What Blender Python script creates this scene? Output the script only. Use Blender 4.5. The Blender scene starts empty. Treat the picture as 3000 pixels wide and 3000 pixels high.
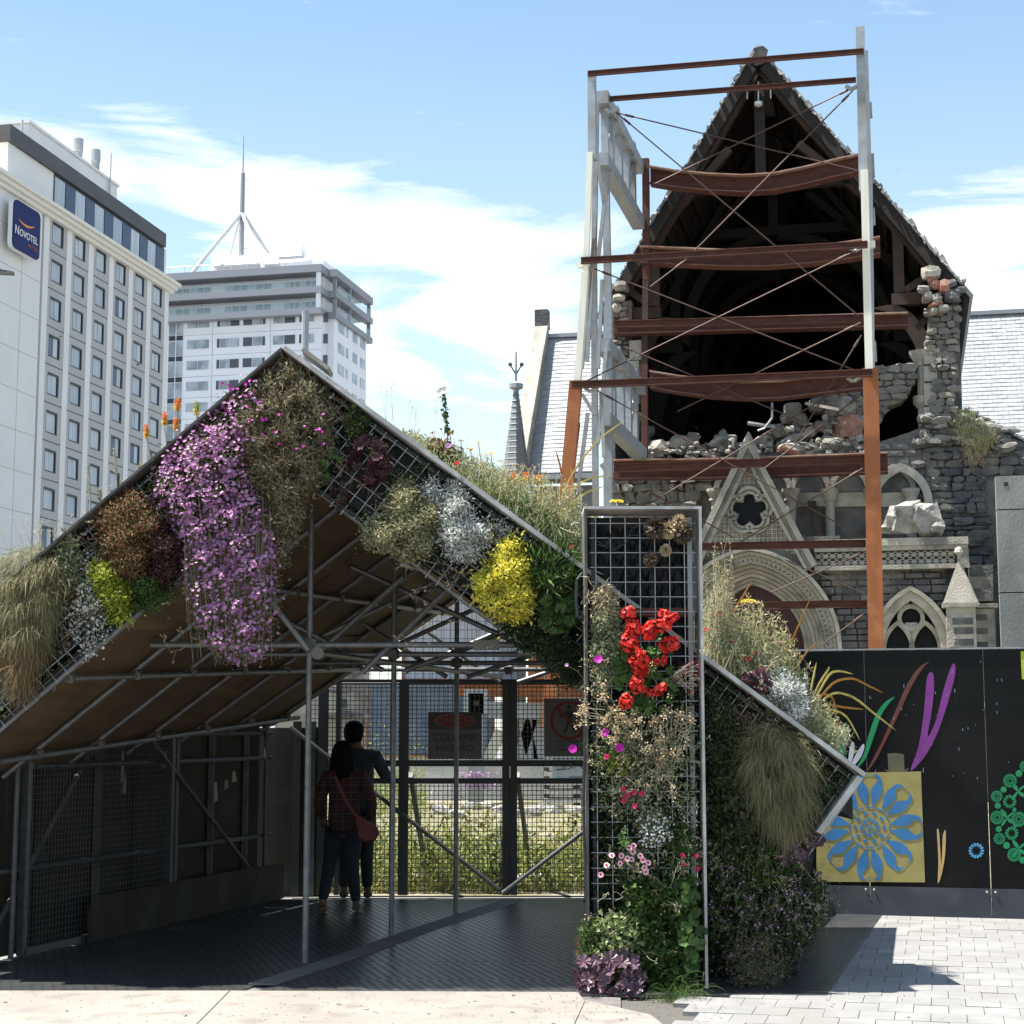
import bpy, math, random
import numpy as np
from mathutils import Vector, Matrix, Quaternion
random.seed(7); RNG = np.random.default_rng(11)
sc = bpy.context.scene
COL = sc.collection
# ---------------------------------------------------------------- camera, sky, sun, exposure
FPX, CH = 5000.0, 1.85                       # focal length in photograph pixels (3000 px wide), eye height
TH = math.atan(640 / FPX)
cam = bpy.data.cameras.new('camera'); cam.sensor_width = 36; cam.lens = 36 * FPX / 3000
cam.clip_start = 0.1; cam.clip_end = 3000
co = bpy.data.objects.new('camera', cam); COL.objects.link(co)
co.location = (0, 0, CH); co.rotation_euler = (math.pi / 2 + TH, 0, 0); sc.camera = co
SUN_EL, SUN_AZ = math.radians(67), math.radians(-88)     # azimuth from +Y, clockwise; negative = left
sd = Vector((math.sin(SUN_AZ) * math.cos(SUN_EL), math.cos(SUN_AZ) * math.cos(SUN_EL), math.sin(SUN_EL)))
sl = bpy.data.lights.new('sun', 'SUN'); sl.energy = 5.0; sl.angle = math.radians(0.5); sl.color = (1, .955, .88)
so = bpy.data.objects.new('sun', sl); COL.objects.link(so); so.rotation_euler = sd.to_track_quat('Z', 'Y').to_euler()
wd = bpy.data.worlds.new('World'); sc.world = wd; wd.use_nodes = True
nt = wd.node_tree; nt.nodes.clear()
def WN(t, **k):
    n = nt.nodes.new(t)
    for a, b in k.items(): setattr(n, a, b)
    return n
def WM(op, a, b=None, c=None, clamp=False):
    n = WN('ShaderNodeMath', operation=op); n.use_clamp = clamp
    for i, x in enumerate((a, b, c)):
        if x is None: continue
        if isinstance(x, (int, float)): n.inputs[i].default_value = x
        else: nt.links.new(x, n.inputs[i])
    return n.outputs[0]
sky = WN('ShaderNodeTexSky', sky_type='NISHITA', sun_disc=False); sky.sun_elevation = SUN_EL; sky.sun_rotation = SUN_AZ
sky.air_density = 1.0; sky.dust_density = 0.6; sky.ozone_density = 1.6
tc = WN('ShaderNodeTexCoord'); sep = WN('ShaderNodeSeparateXYZ'); nt.links.new(tc.outputs['Generated'], sep.inputs[0])
az = WM('ARCTAN2', sep.outputs[0], sep.outputs[1]); el = WM('ARCSINE', sep.outputs[2])
cmb = WN('ShaderNodeCombineXYZ'); nt.links.new(az, cmb.inputs[0]); nt.links.new(el, cmb.inputs[1])
def blob(px, py, sx, sy, rot):               # one soft cloud bank: direction, half sizes (photo px), tilt in degrees
    mp = WN('ShaderNodeMapping', vector_type='TEXTURE')
    mp.inputs['Location'].default_value = (math.atan((px - 1500) / FPX), math.atan((1500 - py) / FPX) + TH, 0)
    mp.inputs['Rotation'].default_value = (0, 0, math.radians(rot))
    mp.inputs['Scale'].default_value = (sx / FPX, sy / FPX, 1)
    nt.links.new(cmb.outputs[0], mp.inputs[0])
    g = WN('ShaderNodeTexGradient', gradient_type='SPHERICAL'); nt.links.new(mp.outputs[0], g.inputs[0])
    return g.outputs['Fac']
m = None
for b in ((100, 560, 760, 250, -10), (800, 650, 950, 310, -14), (1350, 720, 800, 260, -10), (1500, 1010, 620, 300, -16),
          (2900, 760, 520, 300, 0), (2850, 1000, 700, 260, 0), (850, 1000, 900, 220, -10), (3600, 700, 900, 350, 8), (-700, 500, 900, 350, -6)):
    f = blob(*b); m = f if m is None else WM('MAXIMUM', m, f)
mp2 = WN('ShaderNodeMapping'); mp2.inputs['Scale'].default_value = (4.2, 22, 1); mp2.inputs['Rotation'].default_value = (0, 0, .2)
nt.links.new(cmb.outputs[0], mp2.inputs[0])
nz = WN('ShaderNodeTexNoise'); nz.inputs['Scale'].default_value = 1.5; nz.inputs['Detail'].default_value = 8; nz.inputs['Roughness'].default_value = .6
nz.inputs['Distortion'].default_value = .6; nt.links.new(mp2.outputs[0], nz.inputs['Vector'])
far = WM('MULTIPLY', WM('GREATER_THAN', WM('ABSOLUTE', az), .75), .28)      # broken cloud goes on round the rest of the sky
k = WM('ADD', WM('ADD', m, far), WM('MULTIPLY', WM('SUBTRACT', nz.outputs['Fac'], .5), 1.9))
mr = WN('ShaderNodeMapRange', interpolation_type='SMOOTHSTEP'); nt.links.new(k, mr.inputs[0])
mr.inputs['From Min'].default_value = .08; mr.inputs['From Max'].default_value = .9; mr.inputs['To Max'].default_value = .97
# thin veil that whitens the sky toward the horizon
veil = WN('ShaderNodeMapRange', interpolation_type='SMOOTHSTEP'); nt.links.new(el, veil.inputs[0])
veil.inputs['From Min'].default_value = 0.0; veil.inputs['From Max'].default_value = .5; veil.inputs['To Min'].default_value = .55; veil.inputs['To Max'].default_value = .10
fac = WM('MAXIMUM', mr.outputs[0], veil.outputs[0])
mx = WN('ShaderNodeMix', data_type='RGBA'); nt.links.new(fac, mx.inputs['Factor'])
hs = WN('ShaderNodeHueSaturation'); hs.inputs['Saturation'].default_value = 1.15; hs.inputs['Value'].default_value = 1.3; nt.links.new(sky.outputs[0], hs.inputs['Color']); tn = WN('ShaderNodeMix', data_type='RGBA', blend_type='MULTIPLY'); tn.inputs['Factor'].default_value = 1; tn.inputs['B'].default_value = (1.0, 1.17, 1.06, 1); nt.links.new(hs.outputs[0], tn.inputs['A']); nt.links.new(tn.outputs['Result'], mx.inputs['A']); mx.inputs['B'].default_value = (9.0, 9.2, 9.4, 1)
bg = WN('ShaderNodeBackground'); bg.inputs[1].default_value = 0.057; nt.links.new(mx.outputs['Result'], bg.inputs[0])
wo = WN('ShaderNodeOutputWorld'); nt.links.new(bg.outputs[0], wo.inputs[0])
vs = sc.view_settings; vs.view_transform = 'Standard'; vs.look = 'None'; vs.gamma = 1; vs.use_curve_mapping = False; vs.exposure = 1.45
cy = sc.cycles; cy.use_denoising = True; cy.max_bounces = 6; cy.diffuse_bounces = 3; cy.glossy_bounces = 3; cy.transmission_bounces = 4
cy.transparent_max_bounces = 8; cy.use_adaptive_sampling = True; cy.adaptive_threshold = 0.015; cy.caustics_reflective = False; cy.caustics_refractive = False
# ---------------------------------------------------------------- geometry helpers
CT, ST = math.cos(TH), math.sin(TH)
def ray(px, py):
    u, v = (px - 1500) / FPX, (1500 - py) / FPX
    return np.array((u, CT - v * ST, ST + v * CT))
CAMP = np.array((0, 0, CH))
def at(px, py, Y): d = ray(px, py); return CAMP + d * (Y / d[1])             # where a sight line meets the upright plane at distance Y
def gnd(px, py, z=0.0): d = ray(px, py); return CAMP + d * ((z - CH) / d[2])   # ... meets the ground
class Grid:                                   # a street grid: u to the right along a facade, w away from the viewer
    def __init__(s, deg, origin):
        a = math.radians(deg); s.U = np.array((math.cos(a), -math.sin(a), 0)); s.W = np.array((math.sin(a), math.cos(a), 0)); s.O = np.array(origin, float)
    def p(s, u, w, z): return s.O + s.U * u + s.W * w + np.array((0, 0, z))
    def hit(s, px, py, w):                    # (u, z) where a sight line meets the plane w = const
        d = ray(px, py); t = (w - (CAMP - s.O) @ s.W) / (d @ s.W); q = CAMP + d * t - s.O
        return float(q @ s.U), float(q[2])
    def q(s, px, py, w): u, z = s.hit(px, py, w); return s.p(u, w, z)
class MB:
    def __init__(s): s.V = []; s.F = []; s.M = []; s.n = 0
    def add(s, v, f, m=0):
        v = np.asarray(v, float).reshape(-1, 3); s.V.append(v); n = s.n
        s.F += [tuple(i + n for i in t) for t in f]; s.M += [m] * len(f); s.n += len(v)
    def many(s, v, tmpl, m=0):                # v: (N, k, 3) vertices, tmpl: faces of one piece
        v = np.asarray(v, float); N, k = v.shape[:2]
        if N == 0: return
        base = s.n + np.arange(N) * k
        for t in tmpl: s.F += (base[:, None] + np.array(t)[None]).tolist(); s.M += [m] * N
        s.V.append(v.reshape(-1, 3)); s.n += N * k
    def quad(s, a, b, c, d, m=0): s.add((a, b, c, d), ((0, 1, 2, 3),), m)
    def hexa(s, c8, m=0):                     # 4 bottom + 4 top corners
        s.add(c8, ((3, 2, 1, 0), (4, 5, 6, 7), (0, 1, 5, 4), (1, 2, 6, 5), (2, 3, 7, 6), (3, 0, 4, 7)), m)
    def box(s, c, size, ax=None, m=0):
        c = np.asarray(c, float); ax = np.eye(3) if ax is None else np.asarray(ax, float); h = np.asarray(size, float) / 2
        pt = lambda i, j, k: c + ax[0] * h[0] * i + ax[1] * h[1] * j + ax[2] * h[2] * k
        s.hexa([pt(-1, -1, -1), pt(1, -1, -1), pt(1, 1, -1), pt(-1, 1, -1), pt(-1, -1, 1), pt(1, -1, 1), pt(1, 1, 1), pt(-1, 1, 1)], m)
    def beam(s, a, b, w, h, up=(0, 0, 1), m=0):   # w sideways, h along up
        a, b = np.asarray(a, float), np.asarray(b, float); d = b - a; L = np.linalg.norm(d); d = d / L
        sd_ = np.cross(d, up); sd_ = sd_ / (np.linalg.norm(sd_) + 1e-9); u2 = np.cross(sd_, d)
        s.box((a + b) / 2, (w, L, h), (sd_, d, u2), m)
    def ibeam(s, a, b, w, h, t, up=(0, 0, 1), m=0):
        a, b = np.asarray(a, float), np.asarray(b, float); d = b - a; d = d / np.linalg.norm(d)
        sd_ = np.cross(d, up); sd_ /= np.linalg.norm(sd_); u2 = np.cross(sd_, d)
        s.beam(a, b, t, h - 2 * t, u2, m)
        for k_ in (-1, 1): s.beam(a + u2 * k_ * (h - t) / 2, b + u2 * k_ * (h - t) / 2, w, t, u2, m)
    def tube(s, a, b, r, n=8, r2=None, m=0, cap=True):
        a, b = np.asarray(a, float), np.asarray(b, float); d = b - a; d = d / (np.linalg.norm(d) + 1e-9); r2 = r if r2 is None else r2
        x = np.cross(d, (0, 0, 1) if abs(d[2]) < .9 else (1, 0, 0)); x /= np.linalg.norm(x); y = np.cross(d, x)
        an = np.arange(n) * 2 * math.pi / n; c = np.cos(an)[:, None] * x + np.sin(an)[:, None] * y
        f = [(i, (i + 1) % n, n + (i + 1) % n, n + i) for i in range(n)]
        if cap: f += [tuple(range(n - 1, -1, -1)), tuple(range(n, 2 * n))]
        s.add(np.vstack((a + c * r, b + c * r2)), f, m)
    def path(s, pts, r, n=6, m=0):
        pts = np.asarray(pts, float)
        R = r if hasattr(r, '__len__') else [r] * len(pts)
        for i in range(len(pts) - 1): s.tube(pts[i], pts[i + 1], R[i], n, R[i + 1], m, cap=(i in (0, len(pts) - 2)))
    def prism(s, poly, vec, m=0):             # n-gon pushed along vec
        p = np.asarray(poly, float); n = len(p); q = p + np.asarray(vec, float)
        s.add(np.vstack((p, q)), [tuple(range(n - 1, -1, -1)), tuple(range(n, 2 * n))] + [(i, (i + 1) % n, n + (i + 1) % n, n + i) for i in range(n)], m)
    def strip(s, A, B, m=0, vec=None):        # band between two polylines, optionally with thickness vec
        A, B = np.asarray(A, float), np.asarray(B, float)
        for i in range(len(A) - 1):
            if vec is None: s.quad(A[i], A[i + 1], B[i + 1], B[i], m)
            else:
                v = np.asarray(vec, float); s.hexa([A[i], A[i + 1], B[i + 1], B[i], A[i] + v, A[i + 1] + v, B[i + 1] + v, B[i] + v], m)
    def lathe(s, c, prof, n=12, axis=(0, 0, 1), m=0):
        c = np.asarray(c, float); ax = np.asarray(axis, float); x = np.cross(ax, (0, 1, 0) if abs(ax[1]) < .9 else (1, 0, 0)); x /= np.linalg.norm(x); y = np.cross(ax, x)
        an = np.arange(n) * 2 * math.pi / n; ring = np.cos(an)[:, None] * x + np.sin(an)[:, None] * y
        v = np.vstack([c + ax * h + ring * r for r, h in prof]); f = []
        for j in range(len(prof) - 1): f += [(j * n + i, j * n + (i + 1) % n, (j + 1) * n + (i + 1) % n, (j + 1) * n + i) for i in range(n)]
        f += [tuple(range(n - 1, -1, -1)), tuple(range((len(prof) - 1) * n, len(prof) * n))]
        s.add(v, f, m)
    def rock(s, c, size, seed=0, ax=None, m=0, rough=.22):   # a broken block: chopped box with knocked corners
        r = np.random.default_rng(seed); g = np.array([(i, j, k) for i in (-1, 0, 1) for j in (-1, 0, 1) for k in (-1, 0, 1) if (i, j, k) != (0, 0, 0)], float)
        g = g + r.normal(0, rough, g.shape); g *= (1 - .13 * (np.abs(g).sum(1, keepdims=True) - 1))
        P_ = g * np.asarray(size, float) / 2
        if ax is None:
            q_ = Quaternion(r.normal(0, 1, 3), r.uniform(0, .5)); ax = np.array(q_.to_matrix())
        P_ = P_ @ np.asarray(ax); idx = {}
        n = 0
        for i in (-1, 0, 1):
            for j in (-1, 0, 1):
                for k in (-1, 0, 1):
                    if (i, j, k) != (0, 0, 0): idx[(i, j, k)] = n; n += 1
        f = []
        for a in range(3):
            for sg in (-1, 1):
                for p0 in (-1, 0):
                    for q0 in (-1, 0):
                        def key(p, q):
                            t = [0, 0, 0]; t[a] = sg; t[(a + 1) % 3] = p; t[(a + 2) % 3] = q; return idx[tuple(t)]
                        qd = (key(p0, q0), key(p0 + 1, q0), key(p0 + 1, q0 + 1), key(p0, q0 + 1)); f.append(qd if sg > 0 else qd[::-1])
        s.add(P_ + np.asarray(c, float), f, m)
    # --- bulk plant matter (numpy)
    def leaves(s, P, D, Nn, L, W, fold=.25, m=0):     # folded lozenge leaves
        P, D, Nn = (np.asarray(x, float) for x in (P, D, Nn)); n = len(P)
        D = D / (np.linalg.norm(D, axis=1, keepdims=True) + 1e-9); S = np.cross(D, Nn); S /= (np.linalg.norm(S, axis=1, keepdims=True) + 1e-9); U = np.cross(S, D)
        L = np.broadcast_to(L, n)[:, None]; W = np.broadcast_to(W, n)[:, None]
        mid = P + D * L * .5
        s.many(np.stack((P, mid + S * W / 2 + U * W * fold, P + D * L, mid - S * W / 2 + U * W * fold), 1), ((0, 1, 2), (0, 2, 3)), m)
    def blades(s, P, D, L, W, droop, k=4, m=0, side=None):     # arching grass blades
        P, D = np.asarray(P, float), np.asarray(D, float); n = len(P); D = D / np.linalg.norm(D, axis=1, keepdims=True)
        L = np.broadcast_to(L, n)[:, None]; dr = np.broadcast_to(droop, n)[:, None]; W = np.broadcast_to(W, n)[:, None]
        S = np.cross(D, RNG.normal(0, 1, D.shape) if side is None else side); S /= (np.linalg.norm(S, axis=1, keepdims=True) + 1e-9); pts = []
        for j in range(k + 1):
            t = j / k; c = P + D * L * t * (1 - .25 * dr * t) + np.array((0, 0, -1.)) * L * dr * t * t; w = W * (1 - t) ** .6 * (.6 + .8 * t) if j < k else W * 0.02
            pts += [c - S * w / 2, c + S * w / 2]
        s.many(np.stack(pts, 1), [(2 * j, 2 * j + 1, 2 * j + 3, 2 * j + 2) for j in range(k)], m)
    def strands(s, paths, r, m=0):            # thin three-sided stems, paths (N, k, 3)
        p = np.asarray(paths, float); N, k = p.shape[:2]; d = p[:, -1] - p[:, 0]; x = np.cross(d, (.3, 1, .2)); x /= (np.linalg.norm(x, axis=1, keepdims=True) + 1e-9)
        y = np.cross(d, x); y /= (np.linalg.norm(y, axis=1, keepdims=True) + 1e-9); vs_ = []; r = np.broadcast_to(r, N)[:, None]
        for j in range(k):
            rr = r * (1 - .5 * j / (k - 1))
            for q in range(3): vs_.append(p[:, j] + (x * math.cos(q * 2.094) + y * math.sin(q * 2.094)) * rr)
        f = [(3 * j + q, 3 * j + (q + 1) % 3, 3 * j + 3 + (q + 1) % 3, 3 * j + 3 + q) for j in range(k - 1) for q in range(3)]
        s.many(np.stack(vs_, 1), f, m)
    def discs(s, P, Nn, r, k=6, cup=.3, m=0, star=0.0):   # open flowers
        P, Nn = np.asarray(P, float), np.asarray(Nn, float); n = len(P); Nn = Nn / np.linalg.norm(Nn, axis=1, keepdims=True)
        x = np.cross(Nn, RNG.normal(0, 1, Nn.shape)); x /= np.linalg.norm(x, axis=1, keepdims=True); y = np.cross(Nn, x); r = np.broadcast_to(r, n)[:, None]
        kk = 2 * k if star else k; v = [P]
        for i in range(kk):
            a = i * 2 * math.pi / kk; q = r * (1 - star if (star and i % 2) else 1); v.append(P + (x * math.cos(a) + y * math.sin(a)) * q + Nn * q * cup)
        s.many(np.stack(v, 1), [(0, 1 + i, 1 + (i + 1) % kk) for i in range(kk)], m)
    def mesh(s, name, mats, smooth=False):
        me = bpy.data.meshes.new(name)
        me.from_pydata(np.vstack(s.V).tolist() if s.V else [], [], s.F)
        for x in (mats if isinstance(mats, (list, tuple)) else [mats]): me.materials.append(M(x))
        if isinstance(mats, (list, tuple)) and len(mats) > 1: me.polygons.foreach_set('material_index', s.M)
        if smooth: me.polygons.foreach_set('use_smooth', [True] * len(me.polygons))
        me.update(); return me
WLD = {}
def link(o, parent=None, world=None):
    COL.objects.link(o); WLD[o.name] = Matrix.Identity(4) if world is None else world
    if world is not None: o.matrix_basis = world
    if parent is not None:
        o.parent = parent; o.matrix_parent_inverse = WLD[parent.name].inverted()
    return o
def tag(o, label=None, cat=None, group=None, kind=None):
    for k_, v_ in (('label', label), ('category', cat), ('group', group), ('kind', kind)):
        if v_: o[k_] = v_
    return o
def thing(name, label, cat, loc=(0, 0, 0), group=None):
    o = bpy.data.objects.new(name, None); o.empty_display_size = .2
    link(o, None, Matrix.Translation(Vector([float(x) for x in loc]))); return tag(o, label, cat, group)
def part(name, mb, mats, parent, kind=None, smooth=False, label=None):
    o = link(bpy.data.objects.new(name, mb.mesh(name, mats, smooth)), parent); return tag(o, label, kind=kind)
def solo(name, mb, mats, label=None, cat=None, group=None, kind=None, smooth=False):
    o = link(bpy.data.objects.new(name, mb.mesh(name, mats, smooth))); return tag(o, label, cat, group, kind)
def piece(name, me, world, parent, label=None): return tag(link(bpy.data.objects.new(name, me), parent, world), label)
def text(name, body, size, world, mat, parent, align='CENTER', sx=1.0, ext=.001, space=1.0, fit=None):
    cu = bpy.data.curves.new(name, 'FONT'); cu.body = body; cu.size = size; cu.align_x = align; cu.align_y = 'CENTER'; cu.extrude = ext; cu.space_character = space
    tmp = bpy.data.objects.new(name, cu); me = bpy.data.meshes.new_from_object(tmp); bpy.data.objects.remove(tmp); me.materials.clear(); me.materials.append(M(mat))
    if fit: xs = [v.co.x for v in me.vertices]; sx = fit / (max(xs) - min(xs))
    return link(bpy.data.objects.new(name, me), parent, world @ Matrix.Diagonal((sx, 1, 1, 1)))
def frame(o, x, y, z): return Matrix(((x[0], y[0], z[0], o[0]), (x[1], y[1], z[1], o[1]), (x[2], y[2], z[2], o[2]), (0, 0, 0, 1)))
# ---------------------------------------------------------------- materials
MATS = {}
def M(n): return MATS[n]
def mat(name, col, rough=.7, metal=0., col2=None, nscale=4., bump=0., bscale=30., island=None, trans=0., spec=.5, ramp=(.35, .65), stretch=(1, 1, 1), detail=5, col3=None, n3=.8):
    ma = bpy.data.materials.new(name); ma.use_nodes = True; t = ma.node_tree; b = t.nodes['Principled BSDF']; MATS[name] = ma
    N = t.nodes.new; lk = t.links.new
    b.inputs['Roughness'].default_value = rough; b.inputs['Metallic'].default_value = metal; b.inputs['Specular IOR Level'].default_value = spec
    b.inputs['Base Color'].default_value = (*col, 1); src = None
    tcn = N('ShaderNodeTexCoord'); mpn = N('ShaderNodeMapping'); mpn.inputs['Scale'].default_value = stretch; lk(tcn.outputs['Object'], mpn.inputs[0])
    if island:                                # every leaf / stone its own tint
        g = N('ShaderNodeNewGeometry'); r = N('ShaderNodeValToRGB'); oi = N('ShaderNodeObjectInfo'); ad = N('ShaderNodeMath'); fr_ = N('ShaderNodeMath'); fr_.operation = 'FRACT'; lk(g.outputs['Random Per Island'], ad.inputs[0]); lk(oi.outputs['Random'], ad.inputs[1]); lk(ad.outputs[0], fr_.inputs[0]); lk(fr_.outputs[0], r.inputs[0])
        e = r.color_ramp.elements; cs = [col] + list(island); e[0].position = 0; e[1].position = 1
        while len(e) < len(cs): e.new(.5)
        for i, c in enumerate(cs): e[i].position = i / (len(cs) - 1); e[i].color = (*c, 1)
        src = r.outputs[0]
    if col2:
        nz_ = N('ShaderNodeTexNoise'); nz_.inputs['Scale'].default_value = nscale; nz_.inputs['Detail'].default_value = detail; lk(mpn.outputs[0], nz_.inputs['Vector'])
        mr_ = N('ShaderNodeMapRange'); mr_.inputs[1].default_value, mr_.inputs[2].default_value = ramp; lk(nz_.outputs['Fac'], mr_.inputs[0])
        mx_ = N('ShaderNodeMix'); mx_.data_type = 'RGBA'; lk(mr_.outputs[0], mx_.inputs['Factor']); mx_.inputs['B'].default_value = (*col2, 1)
        if src: lk(src, mx_.inputs['A'])
        else: mx_.inputs['A'].default_value = (*col, 1)
        src = mx_.outputs['Result']
    if col3:
        nz3 = N('ShaderNodeTexNoise'); nz3.inputs['Scale'].default_value = n3; nz3.inputs['Detail'].default_value = 7; lk(tcn.outputs['Object'], nz3.inputs['Vector'])
        m3 = N('ShaderNodeMapRange'); m3.inputs[1].default_value, m3.inputs[2].default_value = .52, .66; lk(nz3.outputs['Fac'], m3.inputs[0])
        x3 = N('ShaderNodeMix'); x3.data_type = 'RGBA'; lk(m3.outputs[0], x3.inputs['Factor']); x3.inputs['B'].default_value = (*col3, 1)
        if src: lk(src, x3.inputs['A'])
        else: x3.inputs['A'].default_value = (*col, 1)
        src = x3.outputs['Result']
    if src: lk(src, b.inputs['Base Color'])
    if bump:
        nb = N('ShaderNodeTexNoise'); nb.inputs['Scale'].default_value = bscale; nb.inputs['Detail'].default_value = 6; lk(mpn.outputs[0], nb.inputs['Vector'])
        bp = N('ShaderNodeBump'); bp.inputs['Strength'].default_value = bump; bp.inputs['Distance'].default_value = .05; lk(nb.outputs['Fac'], bp.inputs['Height']); lk(bp.outputs[0], b.inputs['Normal'])
    if trans:
        tr = N('ShaderNodeBsdfTranslucent'); ms = N('ShaderNodeMixShader'); ms.inputs[0].default_value = trans
        if src: lk(src, tr.inputs[0])
        else: tr.inputs[0].default_value = (*col, 1)
        lk(b.outputs[0], ms.inputs[1]); lk(tr.outputs[0], ms.inputs[2]); lk(ms.outputs[0], t.nodes['Material Output'].inputs[0])
    return ma
# metals
mat('galv', (.26, .285, .31), .5, .2, (.34, .36, .38), 5, .1, 60, col3=(.24, .22, .2), n3=.7)
mat('galv_tube', (.11, .116, .122), .45, .4, (.17, .175, .18), 14, .05, 80)  # tube grey darkened, the shelter's shade is put into the colour
mat('steel_dark', (.055, .06, .066), .5, .4, (.09, .09, .095), 20)
mat('rust_dark', (.05, .016, .011), .85, 0, (.09, .028, .016), 3, .25, 40, stretch=(1, 1, 3))
mat('rust_pale', (.30, .15, .11), .85, 0, (.42, .30, .24), 4, .2, 40)
mat('primer_orange', (.30, .098, .027), .65, 0, (.25, .072, .02), 1.2, .1, 40, stretch=(3, 3, .25), col3=(.34, .12, .04), n3=2)
mat('post_cream', (.74, .71, .62), .6, 0, (.6, .55, .42), 1.5, .05, 40, stretch=(3, 3, .3), ramp=(.5, .8))
mat('cable', (.06, .03, .022), .6, .3)
mat('white_metal', (.5, .5, .5), .4, .2)
# masonry
mat('bluestone', (.062, .063, .070), .92, 0, (.15, .145, .145), 2.2, .7, 14, island=[(.10, .098, .10), (.135, .13, .128)], ramp=(.45, .8), col3=(.2, .185, .16), n3=1.3)
mat('bluestone_back', (.10, .095, .09), .95, 0, (.16, .15, .14), 3, .6, 9)
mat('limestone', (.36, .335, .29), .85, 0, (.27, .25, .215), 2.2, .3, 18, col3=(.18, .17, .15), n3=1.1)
mat('limestone_pale', (.44, .41, .355), .85, 0, (.31, .285, .24), 3, .35, 14, col3=(.17, .155, .14), n3=.9)  # paler limestone for trims, blocks and alternate mouldings
mat('rubble', (.135, .128, .118), .95, 0, (.23, .213, .19), 2.6, .9, 14, island=[(.19, .178, .16), (.095, .092, .088), (.27, .25, .21)], ramp=(.45, .8))
mat('rubble_pale', (.38, .365, .34), .95, 0, (.22, .21, .2), 3.2, 1.0, 12, island=[(.44, .42, .38), (.29, .28, .265)], col3=(.14, .13, .12), n3=2.5)
mat('brick_red', (.27, .095, .06), .9, 0, (.35, .2, .15), 6, .4, 25, island=[(.32, .13, .09), (.2, .1, .08)])
mat('slate', (.27, .28, .30), .65, 0, (.22, .23, .25), 3, .15, 40, island=[(.33, .34, .36), (.235, .245, .265)])
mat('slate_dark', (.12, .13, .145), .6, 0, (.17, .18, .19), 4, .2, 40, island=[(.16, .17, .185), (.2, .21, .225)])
mat('lead', (.28, .29, .31), .55, .2)
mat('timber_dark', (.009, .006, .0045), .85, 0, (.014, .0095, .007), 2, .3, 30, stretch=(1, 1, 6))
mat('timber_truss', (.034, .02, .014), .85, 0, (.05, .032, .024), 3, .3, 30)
mat('nave_boards', (.010, .0062, .0045), .85, 0, (.015, .0095, .0065), 3, .2, 30)  # near-black boards, the gloom of the nave is put into the colour
mat('glass_dark', (.008, .009, .011), .6, 0, spec=.15)
mat('maroon', (.042, .007, .008), .6, 0, (.03, .006, .007), 3)
mat('mortar', (.33, .32, .30), .95, 0, (.46, .445, .42), 6, .5, 20)
mat('concrete', (.20, .205, .2), .9, 0, (.15, .157, .153), 1.2, .2, 20, stretch=(1, 1, .5), col3=(.25, .25, .238), n3=.6)
# city buildings
mat('render_white', (.80, .79, .79), .8, 0, (.74, .735, .735), .5)
mat('panel_grey', (.43, .418, .408), .8, 0, (.40, .39, .38), .4)
mat('hotel_white', (.72, .71, .69), .8, 0, (.68, .67, .65), .3)
mat('cornice', (.72, .685, .61), .8)
mat('fascia_dark', (.06, .055, .06), .6, 0, (.075, .07, .072), .4)
mat('frame_dark', (.02, .025, .032), .5)
mat('panel_blue', (.035, .06, .12), .45)
mat('curtain', (.52, .58, .63), .9, 0, (.36, .42, .48), 1.4, stretch=(7, 7, .2), island=[(.62, .67, .70), (.42, .48, .54)])
mat('curtain_dim', (.10, .14, .21), .6)
mat('tower_white', (.80, .80, .83), .7, 0, (.76, .76, .79), .25)
mat('tower_grey', (.25, .26, .29), .6)
mat('tower_glass', (.22, .25, .29), .25, 0, (.40, .44, .48), .5, ramp=(.4, .6))
mat('tower_glass_dark', (.06, .068, .08), .25)
mat('sign_blue', (.008, .012, .095), .5, spec=.15)
mat('sign_orange', (.75, .25, .03), .5)
mat('sign_rust', (.32, .09, .04), .5)
mat('white', (.8, .8, .8), .6)
mat('black', (.008, .008, .009), .5)

def glassy(name, col, fac):                   # thin clear sheet: mostly see-through
    ma = mat(name, col, .1); t = ma.node_tree; tr = t.nodes.new('ShaderNodeBsdfTransparent'); ms = t.nodes.new('ShaderNodeMixShader'); ms.inputs[0].default_value = fac
    t.links.new(tr.outputs[0], ms.inputs[1]); t.links.new(t.nodes['Principled BSDF'].outputs[0], ms.inputs[2]); t.links.new(ms.outputs[0], t.nodes['Material Output'].inputs[0])
glassy('baluster_glass', (.42, .52, .54), .24)
# ================================================================ ground
mat('asphalt', (.16, .155, .15), .9, 0, (.2, .195, .19), 2, .1, 50)
g = MB(); g.quad((-900, -60, -.004), (900, -60, -.004), (900, 2000, -.004), (-900, 2000, -.004)); solo('ground', g, 'asphalt', kind='structure')
# ================================================================ hotel (far left)
def hitu(G, px, py, u):
    d = ray(px, py); t = (u - (CAMP - G.O) @ G.U) / (d @ G.U); q = CAMP + d * t - G.O
    return float(q @ G.W), float(q[2])
H = Grid(11.7, (-31.0, 155, 0))
hotel = thing('hotel_building', 'tall pale hotel block with columns of small square windows and dark roof band', 'building', H.p(-8, -20, 0))
def hb(mb, w0, w1, z0, z1, u0, u1, m=0):      # box on the hotel grid
    mb.hexa([H.p(u, w, z) for z in (z0, z1) for u, w in ((u0, w0), (u1, w0), (u1, w1), (u0, w1))], m)
w1, zt = hitu(H, 158, 647, 0); w1r, _ = hitu(H, 191, 672, 0); w6, _ = hitu(H, 453, 822, 0)
_, zb = hitu(H, 158, 713, 0); _, z7 = hitu(H, 140, 1313, 0)
DW = (w6 - w1) / 5; DZ = (zt - z7) / 6; WW = w1r - w1; WH = zt - zb
ZC = hitu(H, 250, 650, .8)[1] - 1.0; WEND = hitu(H, 497, 860, 0)[0]; NR = int((zt) / DZ)
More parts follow.
